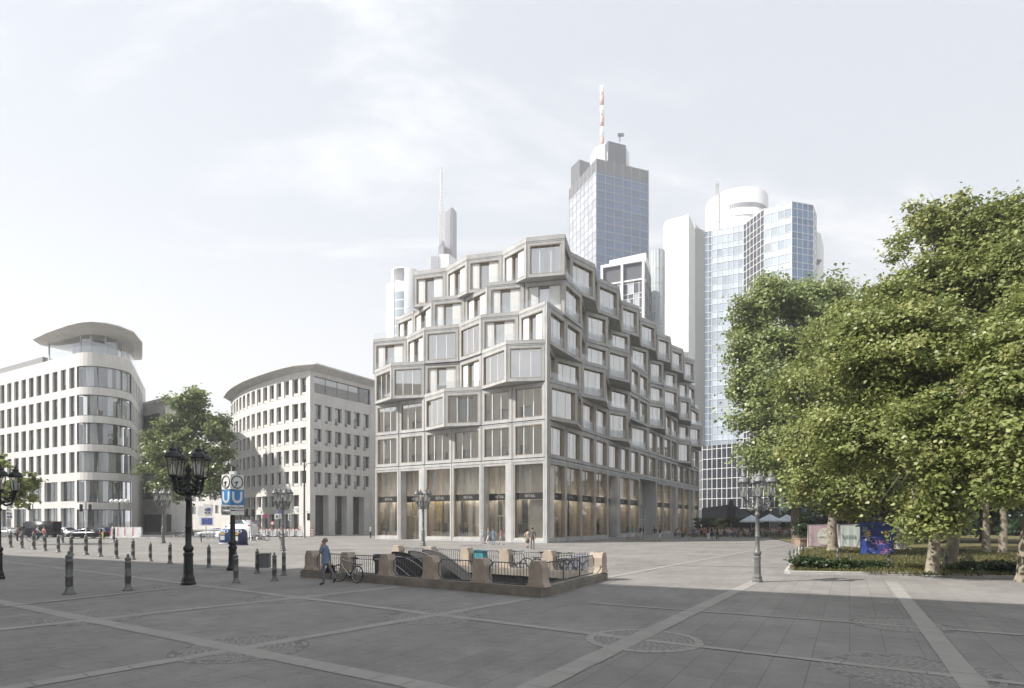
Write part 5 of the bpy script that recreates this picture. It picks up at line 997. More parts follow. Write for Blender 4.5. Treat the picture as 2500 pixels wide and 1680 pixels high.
# --- barriers
M_rd = mat('barrier_red', (.42, .05, .05), .5)
def barrier(label, pa, pb_, Y):
    p, q = Vector((*XY(pa, Y), 0)), Vector((*XY(pb_, Y-.3), 0)); u = (q-p).normalized(); L = (q-p).length; n = u.cross(Zv); t = thing('site_barrier', label, 'barrier', (p.x, p.y, 0), group='red and white site barriers'); b = MB()
    b.obox(p+Zv*1.0, u*L, -n*.05, Zv*.16); b.obox(p+Zv*.12, u*L, -n*.05, Zv*.12); k = 0
    while k*.14 < L-.1: b.obox(p+u*(k*.14+.02)+Zv*.24-n*.003, u*.075, -n*.04, Zv*.76); k += 1
    for a in (.05, L-.12): b.obox(p+u*a, u*.07, -n*.05, Zv*1.16)
    b.build('panel', M_bw, t); b = MB(); k = 0
    while k*.42+.2 < L: b.obox(p+u*(k*.42+.02)+Zv*1.0+n*.004, u*.2, -n*.01, Zv*.16); k += 1
    b.build('red_stripe', M_rd, t); b = MB()
    for a in (.2, L-.3): b.obox(p+u*a+n*.25, u*.3, -n*.55, Zv*.12)
    b.build('foot', M_dark, t); b = MB(); b.lathe([(.08, 1.17), (.10, 1.25), (.10, 1.4), (.03, 1.44)], tuple(p+u*L*.5), 10); b.build('warning_lamp', mat('lamp_amber', (.6, .3, .05), .4), t)
for i in range(5): barrier(['red and white barrier nearest the parked bicycle', 'red and white barrier second from the bicycle', 'red and white barrier behind the lamp post', 'red and white barrier right of the lamp post', 'red and white barrier nearest the curved building corner'][i], 633+i*21.5, 633+i*21.5+20, 87.5-.1*i)
def beacon(px, pyb, h):
    x, y = G(px, pyb); t = thing('warning_board', 'red and white slanted warning board with lamp by the stone pier', 'barrier', (x, y, 0)); b = MB(); w_ = .14
    for k in range(6): b.hexa([(x+a, y+d, z) for z0_ in (k*.2+.1,) for z, o_ in ((z0_, 0), (z0_+.2, 0)) for a, d in ((-w_, -.02), (w_, -.02), (w_, .02), (-w_, .02))], k % 2)
    b.build('board', [M_bw, M_rd], t); b = MB(); b.box((x, y, .05), (.5, .35, .1)); b.build('foot', M_dark, t); b = MB(); b.lathe([(.08, 1.3), (.09, 1.4), (.03, 1.5)], (x, y, 0), 8); b.build('warning_lamp', mat('lamp_amber', (0, 0, 0)), t)
beacon(762, 1309.5, 1.3)
def block(label, pa, pb_, pyb):
    x0, y = G(pa, pyb); x1 = XY(pb_, y)[0]; t = thing('water_barrier', label, 'barrier', (x0, y, 0), group='white site barriers by the street'); b = MB(); L = x1-x0
    b.hexa([(x, yy, z) for z, d in ((0, .3), (.35, .28)) for x, yy in ((x0, y-d), (x1, y-d), (x1, y+d), (x0, y+d))]); b.hexa([(x, yy, z) for z, d in ((.35, .2), (1.35, .13)) for x, yy in ((x0, y-d), (x1, y-d), (x1, y+d), (x0, y+d))])
    for k in range(3): b.box((x0+L*(k+.5)/3, y, 1.42), (L*.2, .16, .14))
    b.build('body', M_bw, t); b = MB()
    for k in range(4):
        z = .2+k*.28; b.quad((x0+.05, y-.302+.0005*0-.05, z), (x0+.32, y-.352, z+.14), (x0+.32, y-.352, z+.28), (x0+.05, y-.352, z+.14))
    b.build('stripe', M_rd, t)
for i, (a, c, l) in enumerate(((272, 288, 'white water filled barrier, leftmost by the globe lamp'), (289, 305, 'white water filled barrier second by the globe lamp'), (306, 325, 'white water filled barrier third by the globe lamp'), (326, 346, 'white water filled barrier at the right end before the stone house'))): block(l, a, c, 1312)
# --- cars
M_tyre = mat('tyre_rubber', (.02, .02, .02), .85); M_rim = mat('wheel_rim', (.45, .46, .47), .35, .8); M_cgl = mat('car_glass', (.02, .025, .03), .06, spec=.8); M_lr = mat('tail_light', (.35, .02, .02), .2); M_lw = mat('head_light', (.75, .75, .72), .15)
def car(name, label, loc, rz, paint, prof, glassp, L, Wd, wheels, wr=.33):
    """prof: (x, z, half width) stations along the body; the greenhouse is a second loft"""
    t = thing(name, label, name.split('_')[-1], (0, 0, 0)); b = MB()
    def loft(P, m=0, taper=.86):
        i0 = len(b.v)
        for x, z0, z1, hw in P:
            for y, z in ((-hw, z0), (-hw*1.0, (z0+z1)/2), (-hw*taper, z1), (hw*taper, z1), (hw, (z0+z1)/2), (hw, z0)): b.v.append((x, y, z))
        for k in range(len(P)-1):
            for j in range(6): b.f.append((i0+k*6+j, i0+k*6+(j+1) % 6, i0+(k+1)*6+(j+1) % 6, i0+(k+1)*6+j)); b.m.append(m); b.sm.append(j in (1, 3))
        b.f.append(tuple(i0+j for j in range(6))); e = i0+(len(P)-1)*6; b.f.append(tuple(e+5-j for j in range(6))); b.m += [m, m]; b.sm += [False, False]
    loft(prof, 0, .93); b.build('body', paint, t); b = MB(); loft(glassp[0], 0, .8); ca = b.build('cabin', paint, t); b = MB()
    for f in glassp[1]:
        for s in (-1, 1): b.quad(*[(x, s*y, z) for x, y, z in (f if s < 0 else f[::-1])])
    for f in glassp[2]: b.quad(*f)
    b.build('window', M_cgl, ca)
    for x in wheels:
        for s in (-1, 1):
            y = s*(Wd/2-.09); b = MB(); b.torus((x, y, wr), (1, 0, 0), (0, 0, 1), wr-.08, .095, 20, 8); wo = b.build('wheel', M_tyre, t); b = MB(); n = 16; b.quad(*[(x+(wr-.12)*math.cos(2*math.pi*k/n), y+s*.07, wr+(wr-.12)*math.sin(2*math.pi*k/n)) for k in range(n)]); b.build('rim', M_rim, wo)
    xr, xf = prof[0][0], prof[-1][0]
    for s in (-1, 1):
        b = MB(); b.box((xr+.12, s*(Wd/2-.22), prof[1][2]-.16), (.3, .34, .16)); b.build('tail_light', M_lr, t); b = MB(); b.box((xf-.16, s*(Wd/2-.26), prof[-2][2]-.10), (.34, .36, .14)); b.build('headlight', M_lw, t)
    t.location = loc; t.rotation_euler = (0, 0, rz); return t
def sedan(label, loc, rz, paint, L=4.7):
    h = L/2; prof = [(-h, .42, .72, .78), (-h+.12, .28, .92, .86), (-h+.9, .24, .98, .9), (-.4, .22, .95, .91), (h-1.4, .24, .92, .9), (h-.35, .27, .78, .86), (h, .36, .6, .74)]
    cab = [(-h+.75, .9, .97, .80), (-h+1.45, .9, 1.36, .80), (-.2, .9, 1.45, .80), (.45, .9, 1.38, .80), (h-1.15, .88, .94, .80)]
    s1 = [(-h+1.15, -.79, .99), (-.25, -.80, .98), (-.25, -.70, 1.38), (-h+1.5, -.69, 1.31)]; s2 = [(-.18, -.80, .98), (h-1.35, -.79, .97), (.42, -.69, 1.33), (-.18, -.70, 1.38)]
    ws = [(h-1.22, -.66, .965), (h-1.22, .66, .965), (.5, .58, 1.37), (.5, -.58, 1.37)]; rw = [(-h+.85, .66, .985), (-h+.85, -.66, .985), (-h+1.4, -.56, 1.345), (-h+1.4, .56, 1.345)]
    up = lambda q, d: [(x+d, y, z+.012) for x, y, z in q]
    return car('parked_car', label, loc, rz, paint, prof, (cab, [[(x, y-.012, z) for x, y, z in s1], [(x, y-.012, z) for x, y, z in s2]], [up(ws, .012), up(rw, -.012)]), L, 1.8, (-h+.95, h-.95))
def van(label, loc, rz, paint, L=4.9, H=1.95, name='delivery_van'):
    h = L/2; prof = [(-h, .35, H-.1, .86), (-h+.08, .3, H, .9), (h-1.75, .28, H, .9), (h-1.7, .28, 1.12, .9), (h-.5, .3, 1.02, .88), (h-.1, .32, .85, .84), (h, .4, .66, .76)]
    cab = [(h-1.85, 1.0, H-.02, .84), (h-1.6, 1.0, H-.06, .84), (h-.75, 1.0, 1.08, .84)]
    s1 = [(h-1.72, -.848, 1.13), (h-1.0, -.84, 1.1), (h-1.5, -.73, H-.2), (h-1.72, -.73, H-.14)]; ws = [(h-.80, -.7, 1.12), (h-.80, .7, 1.12), (h-1.55, .62, H-.12), (h-1.55, -.62, H-.12)]
    return car(name, label, loc, rz, paint, prof, (cab, [[(x, y-.02, z) for x, y, z in s1]], [[(x+.02, y, z+.014) for x, y, z in ws]]), L, 1.84, (-h+.95, h-.9), .34)
paint = lambda n, c, r=.25, mt=.4: mat('car_paint_'+n, c, r, mt, var=.02)
sedan('silver sedan seen from its left rear, partly behind the black car', (*G(160, 1310.5), 0), R(-12), paint('silver', (.5, .51, .52))); sedan('black sedan in the street in front of the silver one', (*G(214, 1314.5), 0), R(176), paint('black', (.012, .013, .018)), 4.9)
sedan('dark blue hatchback mostly hidden behind the walker in yellow trousers', (*XY(265, 86), 0), R(10), paint('blue', (.03, .04, .10))); van('dark delivery truck standing at the far left behind the cyclists', (*XY(92, 84), 0), R(180), paint('dark', (.03, .032, .035)), 5.6, 2.3)
van('white delivery van behind the blue recycling containers', (*XY(578, 75), 0), R(168), paint('white', (.72, .73, .74), .35, 0), 5.0, 1.95); van('silver grey high roof van behind the white delivery van', (*XY(588, 90), 0), R(170), paint('grey', (.40, .42, .45), .35, .2), 5.4, 2.5); sedan('white estate car in the side street left of the blue container', (*XY(523, 82), 0), R(200), paint('white', (0, 0, 0)))
sedan('light grey car at the far left edge by the sign post', (*XY(8, 88), 0), R(185), paint('silver', (0, 0, 0)))
# --- bicycles
M_chr = mat('bike_silver', (.5, .5, .5), .3, .9); M_bk = mat('bike_black', (.02, .02, .022), .45)
def bike(label, loc, rz, m=M_chr, group='parked bicycles', lean=0.):
    t = thing('bicycle', label, 'bicycle', (0, 0, 0), group=group); r = .34
    for x, nm, st in ((-.52, 'wheel', 0), (.54, 'wheel', .42)):
        ax = Vector((math.cos(st), math.sin(st), 0)); b = MB(); b.torus((x, 0, r), ax, (0, 0, 1), r-.02, .022, 30, 6); wo = b.build(nm, M_tyre, t); b = MB(); b.torus((x, 0, r), ax, (0, 0, 1), r-.045, .012, 28, 5)
        for k in range(12): a = math.pi*2*k/12; b.tube([(x, 0, r), Vector((x, 0, r))+ax*(r-.05)*math.cos(a)+Zv*(r-.05)*math.sin(a)], .0035, 3)
        b.tube([Vector((x, 0, r))+ax.cross(Zv)*.05, Vector((x, 0, r))-ax.cross(Zv)*.05], .025, 6); b.build('rim', M_chr, wo)
    b = MB(); bb, st_, hd, hd2 = (-.08, 0, .28), (-.27, 0, .80), (.36, 0, .86), (.41, 0, .66)
    for p, q, rr in ((bb, st_, .017), (bb, hd2, .02), (st_, hd, .017), (hd, hd2, .02), ((-.52, .05, r), bb, .011), ((-.52, -.05, r), bb, .011), ((-.52, .05, r), st_, .01), ((-.52, -.05, r), st_, .01), (hd2, (.54, .05, r), .014), (hd2, (.54, -.05, r), .014), (st_, (-.30, 0, .93), .013)): b.tube([p, q], rr, 6)
    b.build('frame', m, t); b = MB(); b.tube([(.36, 0, .86), (.345, 0, 1.0)], .014, 6); b.tube([(.12, .27, .98), (.30, .22, 1.02), (.37, .08, 1.01), (.37, -.08, 1.01), (.30, -.22, 1.02), (.12, -.27, .98)], .013, 6); b.build('handlebar', M_chr, t)
    b = MB(); b.hexa([(x, y, z) for z in (.93, .985) for x, y in ((-.42, -.09), (-.12, -.03), (-.12, .03), (-.42, .09))]); b.build('saddle', M_bk, t)
    b = MB(); b.lathe([(.09, -.006), (.09, .006)], (0, 0, 0), 16); b2 = MB(); b2.add(b, Matrix.Translation((-.08, -.06, .28)) @ Matrix.Rotation(R(90), 4, 'X')); b2.tube([(-.08, -.07, .28), (.06, -.08, .18)], .012, 5); b2.box((.08, -.12, .17), (.1, .09, .025)); b2.tube([(-.08, .07, .28), (-.22, .08, .38)], .012, 5); b2.box((-.24, .12, .39), (.1, .09, .025)); b2.build('crank', M_bk, t)
    b = MB(); b.tube([(-.30, 0, .70), (-.75, .0, .72)], .01, 5); b.box((-.55, 0, .73), (.36, .13, .012)); b.tube([(-.52, .06, r), (-.62, .06, .72)], .008, 4); b.tube([(-.52, -.06, r), (-.62, -.06, .72)], .008, 4); b.build('rack', M_bk, t)
    t.location = loc; t.rotation_euler = (lean, 0, rz); return t
# ------------------------------------------------------------------ subway stair with stone parapet
M_sand = mat('parapet_sandstone', (.30, .25, .20), .85, scale=2.2, col2=(.44, .37, .30), bump=.5, detail=8); M_plinth = mat('parapet_plinth', (.20, .18, .155), .9, scale=1.6, var=.3, bump=.5); M_steel = mat('railing_grey', (.14, .145, .15), .45, .5)
st = thing('subway_entrance', 'sandstone parapet with iron railings round the escalators down to the subway', 'subway entrance', (*((PA+PB)/2).to_2d(), 0))
uF = (PB-PA).normalized(); uS = (PD-PB).normalized(); LF, LS = (PB-PA).length, (PD-PB).length; nF = uF.cross(Zv); nS = uS.cross(Zv)
def plinth(p, q, n):
    b = MB(); u = (q-p).normalized(); L = (q-p).length; b.obox(p-n*.62, u*L, n*.62, Zv*.26); b.obox(p-n*.56+Zv*.26, u*L, n*.50, Zv*.05); b.build('plinth', M_plinth, st)
plinth(PA, PB, nF); plinth(PB-nF*.62, PD, nS); plinth(PE, PD-nS*.62, -nF) if False else plinth(PD-nS*.62+uS*0, PE, -nF)
def pier(c, u, w=.52, d=.42, h=1.12):
    """tapered octagonal-shouldered stone pier"""
    n = u.cross(Zv); b = MB(); sec = [(1.35, 1.0, .31), (1.10, 1.0, .42), (1.0, .96, .52), (1.0, .96, h-.22), (.62, .96, h), (.60, .9, h+.005)]; P = []
    for kw, kd, z in sec: P.append([c+u*sx*w/2*kw+n*sy*d/2*kd+Zv*z for sx, sy in ((-1, -1), (1, -1), (1, 1), (-1, 1))])
    for A, B in zip(P[:-1], P[1:]):
        for j in range(4): q = (j+1) % 4; b.quad(A[j], A[q], B[q], B[j])
    b.quad(*P[-1]); b.build('pier', M_sand, st)
def railing(p, u, L, n, h0=.33, h1=1.02, solid=False, posts=0):
    """bars in a frame with clipped corners"""
    b = MB(); k = .16; out = [(0, h0+k), (0, h1-k), (k, h1), (L-k, h1), (L, h1-k), (L, h0+k), (L-k, h0), (k, h0)]; pts = [p+u*a+Zv*z for a, z in out]
    for a, c in zip(pts, pts[1:]+pts[:1]): b.tube([a, c], .02, 6)
    m = int(L/.115)
    for i in range(1, m):
        a = L*i/m; lo = h0+max(0, k-a, k-(L-a)); hi = h1-max(0, k-a, k-(L-a)); b.tube([p+u*a+Zv*lo, p+u*a+Zv*hi], .011, 5, cap=False)
    for i in range(posts): a = L*(i+1)/(posts+1); b.obox(p+u*(a-.04)-n*.02, u*.08, n*.04, Zv*h1)
    if solid: b.obox(p+u*.05+Zv*(h1-.16), u*(L-.1), n*.012, Zv*.02)
    b.build('railing', M_steel, st)
F = [.42+2.262*i for i in range(6)]; F = [f*LF/12.02 for f in F]
for i, f in enumerate(F):
    pier(PA+uF*f-nF*.31, uF)
    if i < 5: railing(PA+uF*(f+.33)-nF*.31, uF, F[i+1]-f-.66, nF, solid=i == 1)
pc = PD-nS*.31-uS*.30; pier(pc, uS, .6, .56); railing(PB-nF*.62*0-nS*.31+uS*.95, uS, LS-1.75, nS, posts=2)
for i, f in enumerate(F):
    c = PE+uF*f+nF*.31; pier(c, uF)
    if i < 5: railing(c+uF*.33, uF, F[i+1]-f-.66, -nF)
# the pit: walls, floor, escalators running down to the right
pA, pB, pD, pE = inn; DZ = -5.2; b = MB()
for p, q in ((pA, pB), (pB, pD), (pD, pE)): b.quad(p+Zv*DZ, q+Zv*DZ, q+Zv*.0, p+Zv*.0)
b.quad(pE+Zv*DZ, pA+Zv*DZ, pA, pE); b.quad(*[p+Zv*DZ for p in (pA, pB, pD, pE)]); b.build('stair_wall', mat('pit_tile', (.34, .33, .31), .7, scale=2, var=.15), st)
b = MB(); b.obox(pE+uF*6.0+nF*.04-Zv*2.2, uF*5.0, nF*.04, Zv*1.65); b.build('wall_poster', mat('poster_violet', (.10, .10, .30), .5, var=.3, scale=1.5), st)
M_esc = mat('escalator_cladding', (.12, .12, .12), .4, .4); M_hand = mat('rubber_handrail', (.015, .015, .015), .5); M_stp = mat('stair_steel', (.25, .25, .25), .5, .5)
org = PE.lerp(PA, 0); wid = (PA-PE).length; uW = (PA-PE).normalized(); x0 = .9; slope = .56
def zs(x): return 0 if x < 4.3 else max(DZ, -(x-4.3)*slope)
for y, hh, lbl in ((wid*.28, 1.0, 0), (wid*.44, 1.0, 0), (wid*.62, 1.0, 1), (wid*.80, .95, 1)):
    b = MB(); hb_ = MB(); top = []
    xs = [x0+2.5+.25*i for i in range(30)]
    for xa, xb in zip(xs[:-1], xs[1:]):
        f = lambda x: zs(x)*.5+zs(x+.5)*.25+zs(x-.5)*.25
        P = [org+uF*x+uW*(y+s)+Zv*(f(x)+h_) for h_ in (-.5, hh) for x, s in ((xa, -.06), (xb, -.06), (xb, .06), (xa, .06))]; b.hexa([P[0], P[1], P[2], P[3], P[4], P[5], P[6], P[7]])
        top.append(org+uF*xa+uW*y+Zv*(f(xa)+hh+.03))
    b.build('balustrade_panel', M_esc, st); hb_.tube([top[0]-Zv*.35+uF*.05, top[0]-uF*.12-Zv*.2, top[0]-uF*.1]+top, .045, 8); hb_.build('handrail', M_hand, st)
    if lbl: 
        b = MB(); b.tube([p+uW*.08-Zv*.16 for p in top], .022, 6); b.build('steel_rail', M_chr, st)
b = MB(); n_ = 26
for i in range(n_):
    x = 4.3+i*.34
    if zs(x) > DZ+.05: b.obox(org+uF*x+uW*wid*.28+Zv*(zs(x+.34)-.25), uF*.36, uW*wid*.52, Zv*.25)
b.obox(org+uF*.35+uW*wid*.06-Zv*.3, uF*3.95, uW*wid*.88, Zv*.303); b.build('steps', M_stp, st)
bike('silver city bicycle leaning against the stone parapet', (*(PA+uF*3.55+nF*.42).to_2d(), 0), math.atan2(-uF.y, -uF.x), lean=R(-5)) if False else None
bk_ = PA+uF*3.42+nF*.36
bike('silver city bicycle leaning against the parapet behind the man on the phone', (bk_.x, bk_.y, 0), math.atan2(uF.y, uF.x)+math.pi, M_chr, None, R(7)); 
for i, (f, lab, m) in enumerate(((6.9, 'bicycle parked behind the far railing with a teal cover', M_bk), (9.4, 'dark bicycle behind the far railing in the middle', M_bk), (10.1, 'blue bicycle behind the far railing', mat('bike_blue', (.03, .08, .3), .4)), (8.6, 'bicycle parked behind the far railing, left of the dark one', M_bk))):
    p = PE+uF*f-nF*1.0; bike(lab, (p.x, p.y, 0), math.atan2(uF.y, uF.x)+.15*i, m, 'bicycles behind the stair parapet')
for px, pyb, rz, lab in ((628, 1320, 2.9, 'bicycle by the pale traffic light post'), (640, 1321, .2, 'second bicycle by the pale traffic light post'), (518, 1316, 3.0, 'bicycle under the blue framed sign'), (432, 1312, .1, 'bicycle parked below the street tree'), (448, 1313, 2.8, 'second bicycle parked below the street tree'), (2337, 1392, 1.9, 'dark bicycle standing behind the front tree trunk')): bike(lab, (*G(px, pyb), 0), rz)
p = PE+uF*4.6-nF*.9; t = thing('covered_cart', 'cart under a teal cover behind the far railing', 'cart', (p.x, p.y, 0)); b = MB(); b.box((p.x, p.y, .72), (1.0, .5, .4), 0, -.5, .85); b.box((p.x, p.y, .93), (1.05, .55, .05), 0, -.5); b.build('cover', mat('teal_cover', (.03, .22, .27), .6, var=.3, scale=4), t); b = MB()
for s in (-.5, .5): b.torus((p.x+s, p.y, .28), (1, 0, 0), (0, 0, 1), .24, .035, 18, 5)
b.build('wheel', M_tyre, t)

# ------------------------------------------------------------------ people
M_skin = mat('skin', (.45, .27, .19), .6, var=.06); M_hair = {'brown': mat('hair_brown', (.06, .035, .02), .7), 'grey': mat('hair_grey', (.22, .19, .16), .7), 'blond': mat('hair_blond', (.35, .25, .12), .7), 'black': mat('hair_black', (.015, .013, .012), .6)}
def cloth(c): return mat('cloth_%02d_%02d_%02d' % tuple(int(q*99) for q in c), c, .85, var=.12, scale=12)
M_shoe = mat('shoe_black', (.015, .014, .014), .4)
def skin_mesh(nodes, edges, lvl=1):
    """nodes: name -> (point, radius or (rx, ry), material); grows one continuous body surface"""
    names = list(nodes); idx = {k: i for i, k in enumerate(names)}; me = bpy.data.meshes.new('body'); me.from_pydata([nodes[k][0] for k in names], [(idx[a], idx[b_]) for a, b_ in edges], []); me.update()
    o = bpy.data.objects.new('body', me); COL.objects.link(o); sk = o.modifiers.new('skin', 'SKIN'); sk.use_smooth_shade = True; sk.branch_smoothing = .4
    for k in names:
        r = nodes[k][1]; v = me.skin_vertices[0].data[idx[k]]; v.radius = (r, r) if not hasattr(r, '__len__') else r; v.use_root = k == 'pelvis'
    if lvl: s = o.modifiers.new('sub', 'SUBSURF'); s.levels = lvl; s.render_levels = lvl
    dg = bpy.context.evaluated_depsgraph_get(); out = bpy.data.meshes.new_from_object(o.evaluated_get(dg)); bpy.data.objects.remove(o)
    seg = [(Vector(nodes[a][0]), Vector(nodes[b_][0]), nodes[b_][2], (nodes[b_][1] if not hasattr(nodes[b_][1], '__len__') else max(nodes[b_][1]))) for a, b_ in edges]; mi = []
    for p in out.polygons:
        c = p.center; best = (9, 0)
        for a, b_, m, r in seg:
            d = b_-a; t = max(0, min(1, (c-a).dot(d)/max(1e-9, d.dot(d)))); q = (c-(a+d*t)).length-r*.6
            if q < best[0]: best = (q, m)
        mi.append(best[1])
    out.polygons.foreach_set('material_index', mi); return out
# limb tables: x forward, y left, z up (metres for a 1.76 m figure)
STAND = dict(kL=(.02, .10, .50), aL=(-.01, .10, .08), tL=(.17, .12, .035), kR=(.02, -.10, .50), aR=(-.01, -.10, .08), tR=(.17, -.12, .035), eL=(-.03, .25, 1.13), wL=(.06, .25, .88), hL=(.09, .24, .79), eR=(-.03, -.25, 1.13), wR=(.06, -.25, .88), hR=(.09, -.24, .79))
WALK = dict(STAND, kL=(.16, .09, .51), aL=(.26, .09, .10), tL=(.42, .10, .07), kR=(-.04, -.09, .50), aR=(-.30, -.09, .17), tR=(-.18, -.10, .04), eL=(-.14, .25, 1.15), wL=(-.10, .25, .90), hL=(-.08, .24, .81), eR=(.08, -.25, 1.14), wR=(.22, -.24, .93), hR=(.27, -.23, .86))
TALK = dict(STAND, eL=(.05, .27, 1.14), wL=(.24, .16, 1.15), hL=(.31, .10, 1.17))
SITP = dict(kL=(.42, .12, .48), aL=(.40, .12, .08), tL=(.56, .13, .035), kR=(.42, -.12, .48), aR=(.40, -.12, .08), tR=(.56, -.13, .035), eL=(.06, .25, .74), wL=(.30, .18, .70), hL=(.38, .14, .72), eR=(.06, -.25, .74), wR=(.30, -.18, .70), hR=(.38, -.14, .72), dz=-.46)
PHONE = dict(kL=(.05, .09, .50), aL=(.02, .09, .085), tL=(.19, .10, .035), kR=(-.22, -.09, .50), aR=(-.36, -.09, .24), tR=(-.28, -.09, .06), eL=(.13, .22, 1.19), wL=(.10, .17, 1.44), hL=(.055, .125, 1.55), eR=(-.09, -.23, 1.13), wR=(-.13, -.22, .87), hR=(-.13, -.21, .79))
def body_nodes(P, slim=1., fem=False, short=False, longs=True, fingers=False, lean=.0, bare=False, jacket=False):
    dz = P.get('dz', 0); V = lambda x, y, z: (x+(z-.95)*lean if z > .95 else x, y, z+dz); j = 1.12 if jacket else 1.
    sh = .165 if fem else .185; TOP, LEG, SHO, SK = 1, 2, 3, 0; am = SK if not longs else TOP; um = SK if bare else TOP; lm = SK if short else LEG
    N = {'pelvis': (V(0, 0, .95), (.15*slim*j, .105*slim*j), LEG), 'waist': (V(0, 0, 1.10), (.135*slim*j, .095*slim*j), TOP), 'chest': (V(.0, 0, 1.29), (.165*slim*j, .115*slim*j), TOP), 'neckbase': (V(-.01, 0, 1.44), (.10*slim, .075), TOP), 'neck': (V(.0, 0, 1.51), .052, SK), 'jaw': (V(.035, 0, 1.575), (.058, .068), SK), 'face': (V(.02, 0, 1.65), (.074, .09), SK), 'crown': (V(.0, 0, 1.725), (.058, .068), SK),
         'sL': (V(-.01, sh, 1.40), .062*slim*j, TOP), 'sR': (V(-.01, -sh, 1.40), .062*slim*j, TOP), 'hipL': (V(0, .095, .88), .088*slim, LEG), 'hipR': (V(0, -.095, .88), .088*slim, LEG)}
    for s in 'LR':
        N['k'+s] = (P['k'+s], .058*slim, LEG); N['a'+s] = (P['a'+s], .044 if not short else .036, lm); N['t'+s] = (P['t'+s], (.038, .03), SHO); a, t_ = Vector(P['a'+s]), Vector(P['t'+s]); d = (t_-a); d.z = 0; N['m'+s] = (tuple(a.lerp(t_, .45)+Vector((0, 0, -.005))), (.042, .036), SHO)
        N['e'+s] = (V(*P['e'+s]) if not dz else P['e'+s], .043*slim*j, um); N['w'+s] = (V(*P['w'+s]) if not dz else P['w'+s], .032*j, am); N['h'+s] = (V(*P['h'+s]) if not dz else P['h'+s], (.038, .022), SK)
    E = [('pelvis', 'waist'), ('waist', 'chest'), ('chest', 'neckbase'), ('neckbase', 'neck'), ('neck', 'jaw'), ('jaw', 'face'), ('face', 'crown'), ('neckbase', 'sL'), ('neckbase', 'sR'), ('pelvis', 'hipL'), ('pelvis', 'hipR')]
    for s in 'LR': E += [('hip'+s, 'k'+s), ('k'+s, 'a'+s), ('a'+s, 'm'+s), ('m'+s, 't'+s), ('s'+s, 'e'+s), ('e'+s, 'w'+s), ('w'+s, 'h'+s)]
    if fingers:                              # four unequal fingers and a thumb on each hand
        for s in 'LR':
            h = Vector(N['h'+s][0]); w_ = Vector(N['w'+s][0]); d = (h-w_).normalized(); sd_ = Vector((1, 0, 0)) if s == 'L' else Vector((1, 0, .1)); curl = Vector((0, -1 if s == 'L' else 1, 0))
            for q, (o_, l) in enumerate(((-.027, .055), (-.009, .068), (.010, .062), (.027, .048))):
                a = h+sd_*o_+d*.03; m_ = a+d*l*.55+curl*.006; e = m_+d*l*.4+curl*.022
                for nm, p, r in (('f', a, .0105), ('g', m_, .0095), ('i', e, .008)): N[nm+s+str(q)] = (tuple(p), r, SK)
                E += [('h'+s, 'f'+s+str(q)), ('f'+s+str(q), 'g'+s+str(q)), ('g'+s+str(q), 'i'+s+str(q))]
            a = w_.lerp(h, .45)-sd_*.034; e = a-sd_*.018+d*.045+curl*.015; N['u'+s] = (tuple(a), .012, SK); N['v'+s] = (tuple(e), .009, SK); E += [('w'+s, 'u'+s), ('u'+s, 'v'+s)]
    return N, E
def hairmesh(dz, lean, style):
    b = MB(); c = (-.012+.7*lean, 0, 1.672+dz); i0 = len(b.v); n = 14
    for k in range(8):
        a = math.pi*k/9.5; 
        for j in range(n):
            t = 2*math.pi*j/n; fx = math.cos(t); cut = 1. if a < 1.15 or fx < .35 else .0
            r = math.sin(a); z = math.cos(a)
            if a > 1.25 and fx > .25: r *= .88; z = math.cos(1.25)+.02
            b.v.append((c[0]+.103*r*fx, c[1]+.087*r*math.sin(t), c[2]+.098*z))
    for k in range(7):
        for j in range(n): b.f.append((i0+k*n+j, i0+k*n+(j+1) % n, i0+(k+1)*n+(j+1) % n, i0+(k+1)*n+j)); b.m.append(0); b.sm.append(True)
    if style == 'long': b.tube([(c[0]-.07, 0, c[2]+.02), (c[0]-.095, 0, c[2]-.12), (c[0]-.10, 0, c[2]-.26)], [.07, .075, .035], 10)
    if style == 'bun': b.ball((c[0]-.11, 0, c[2]+.03), .05, 10)
    return b
MESH = {}
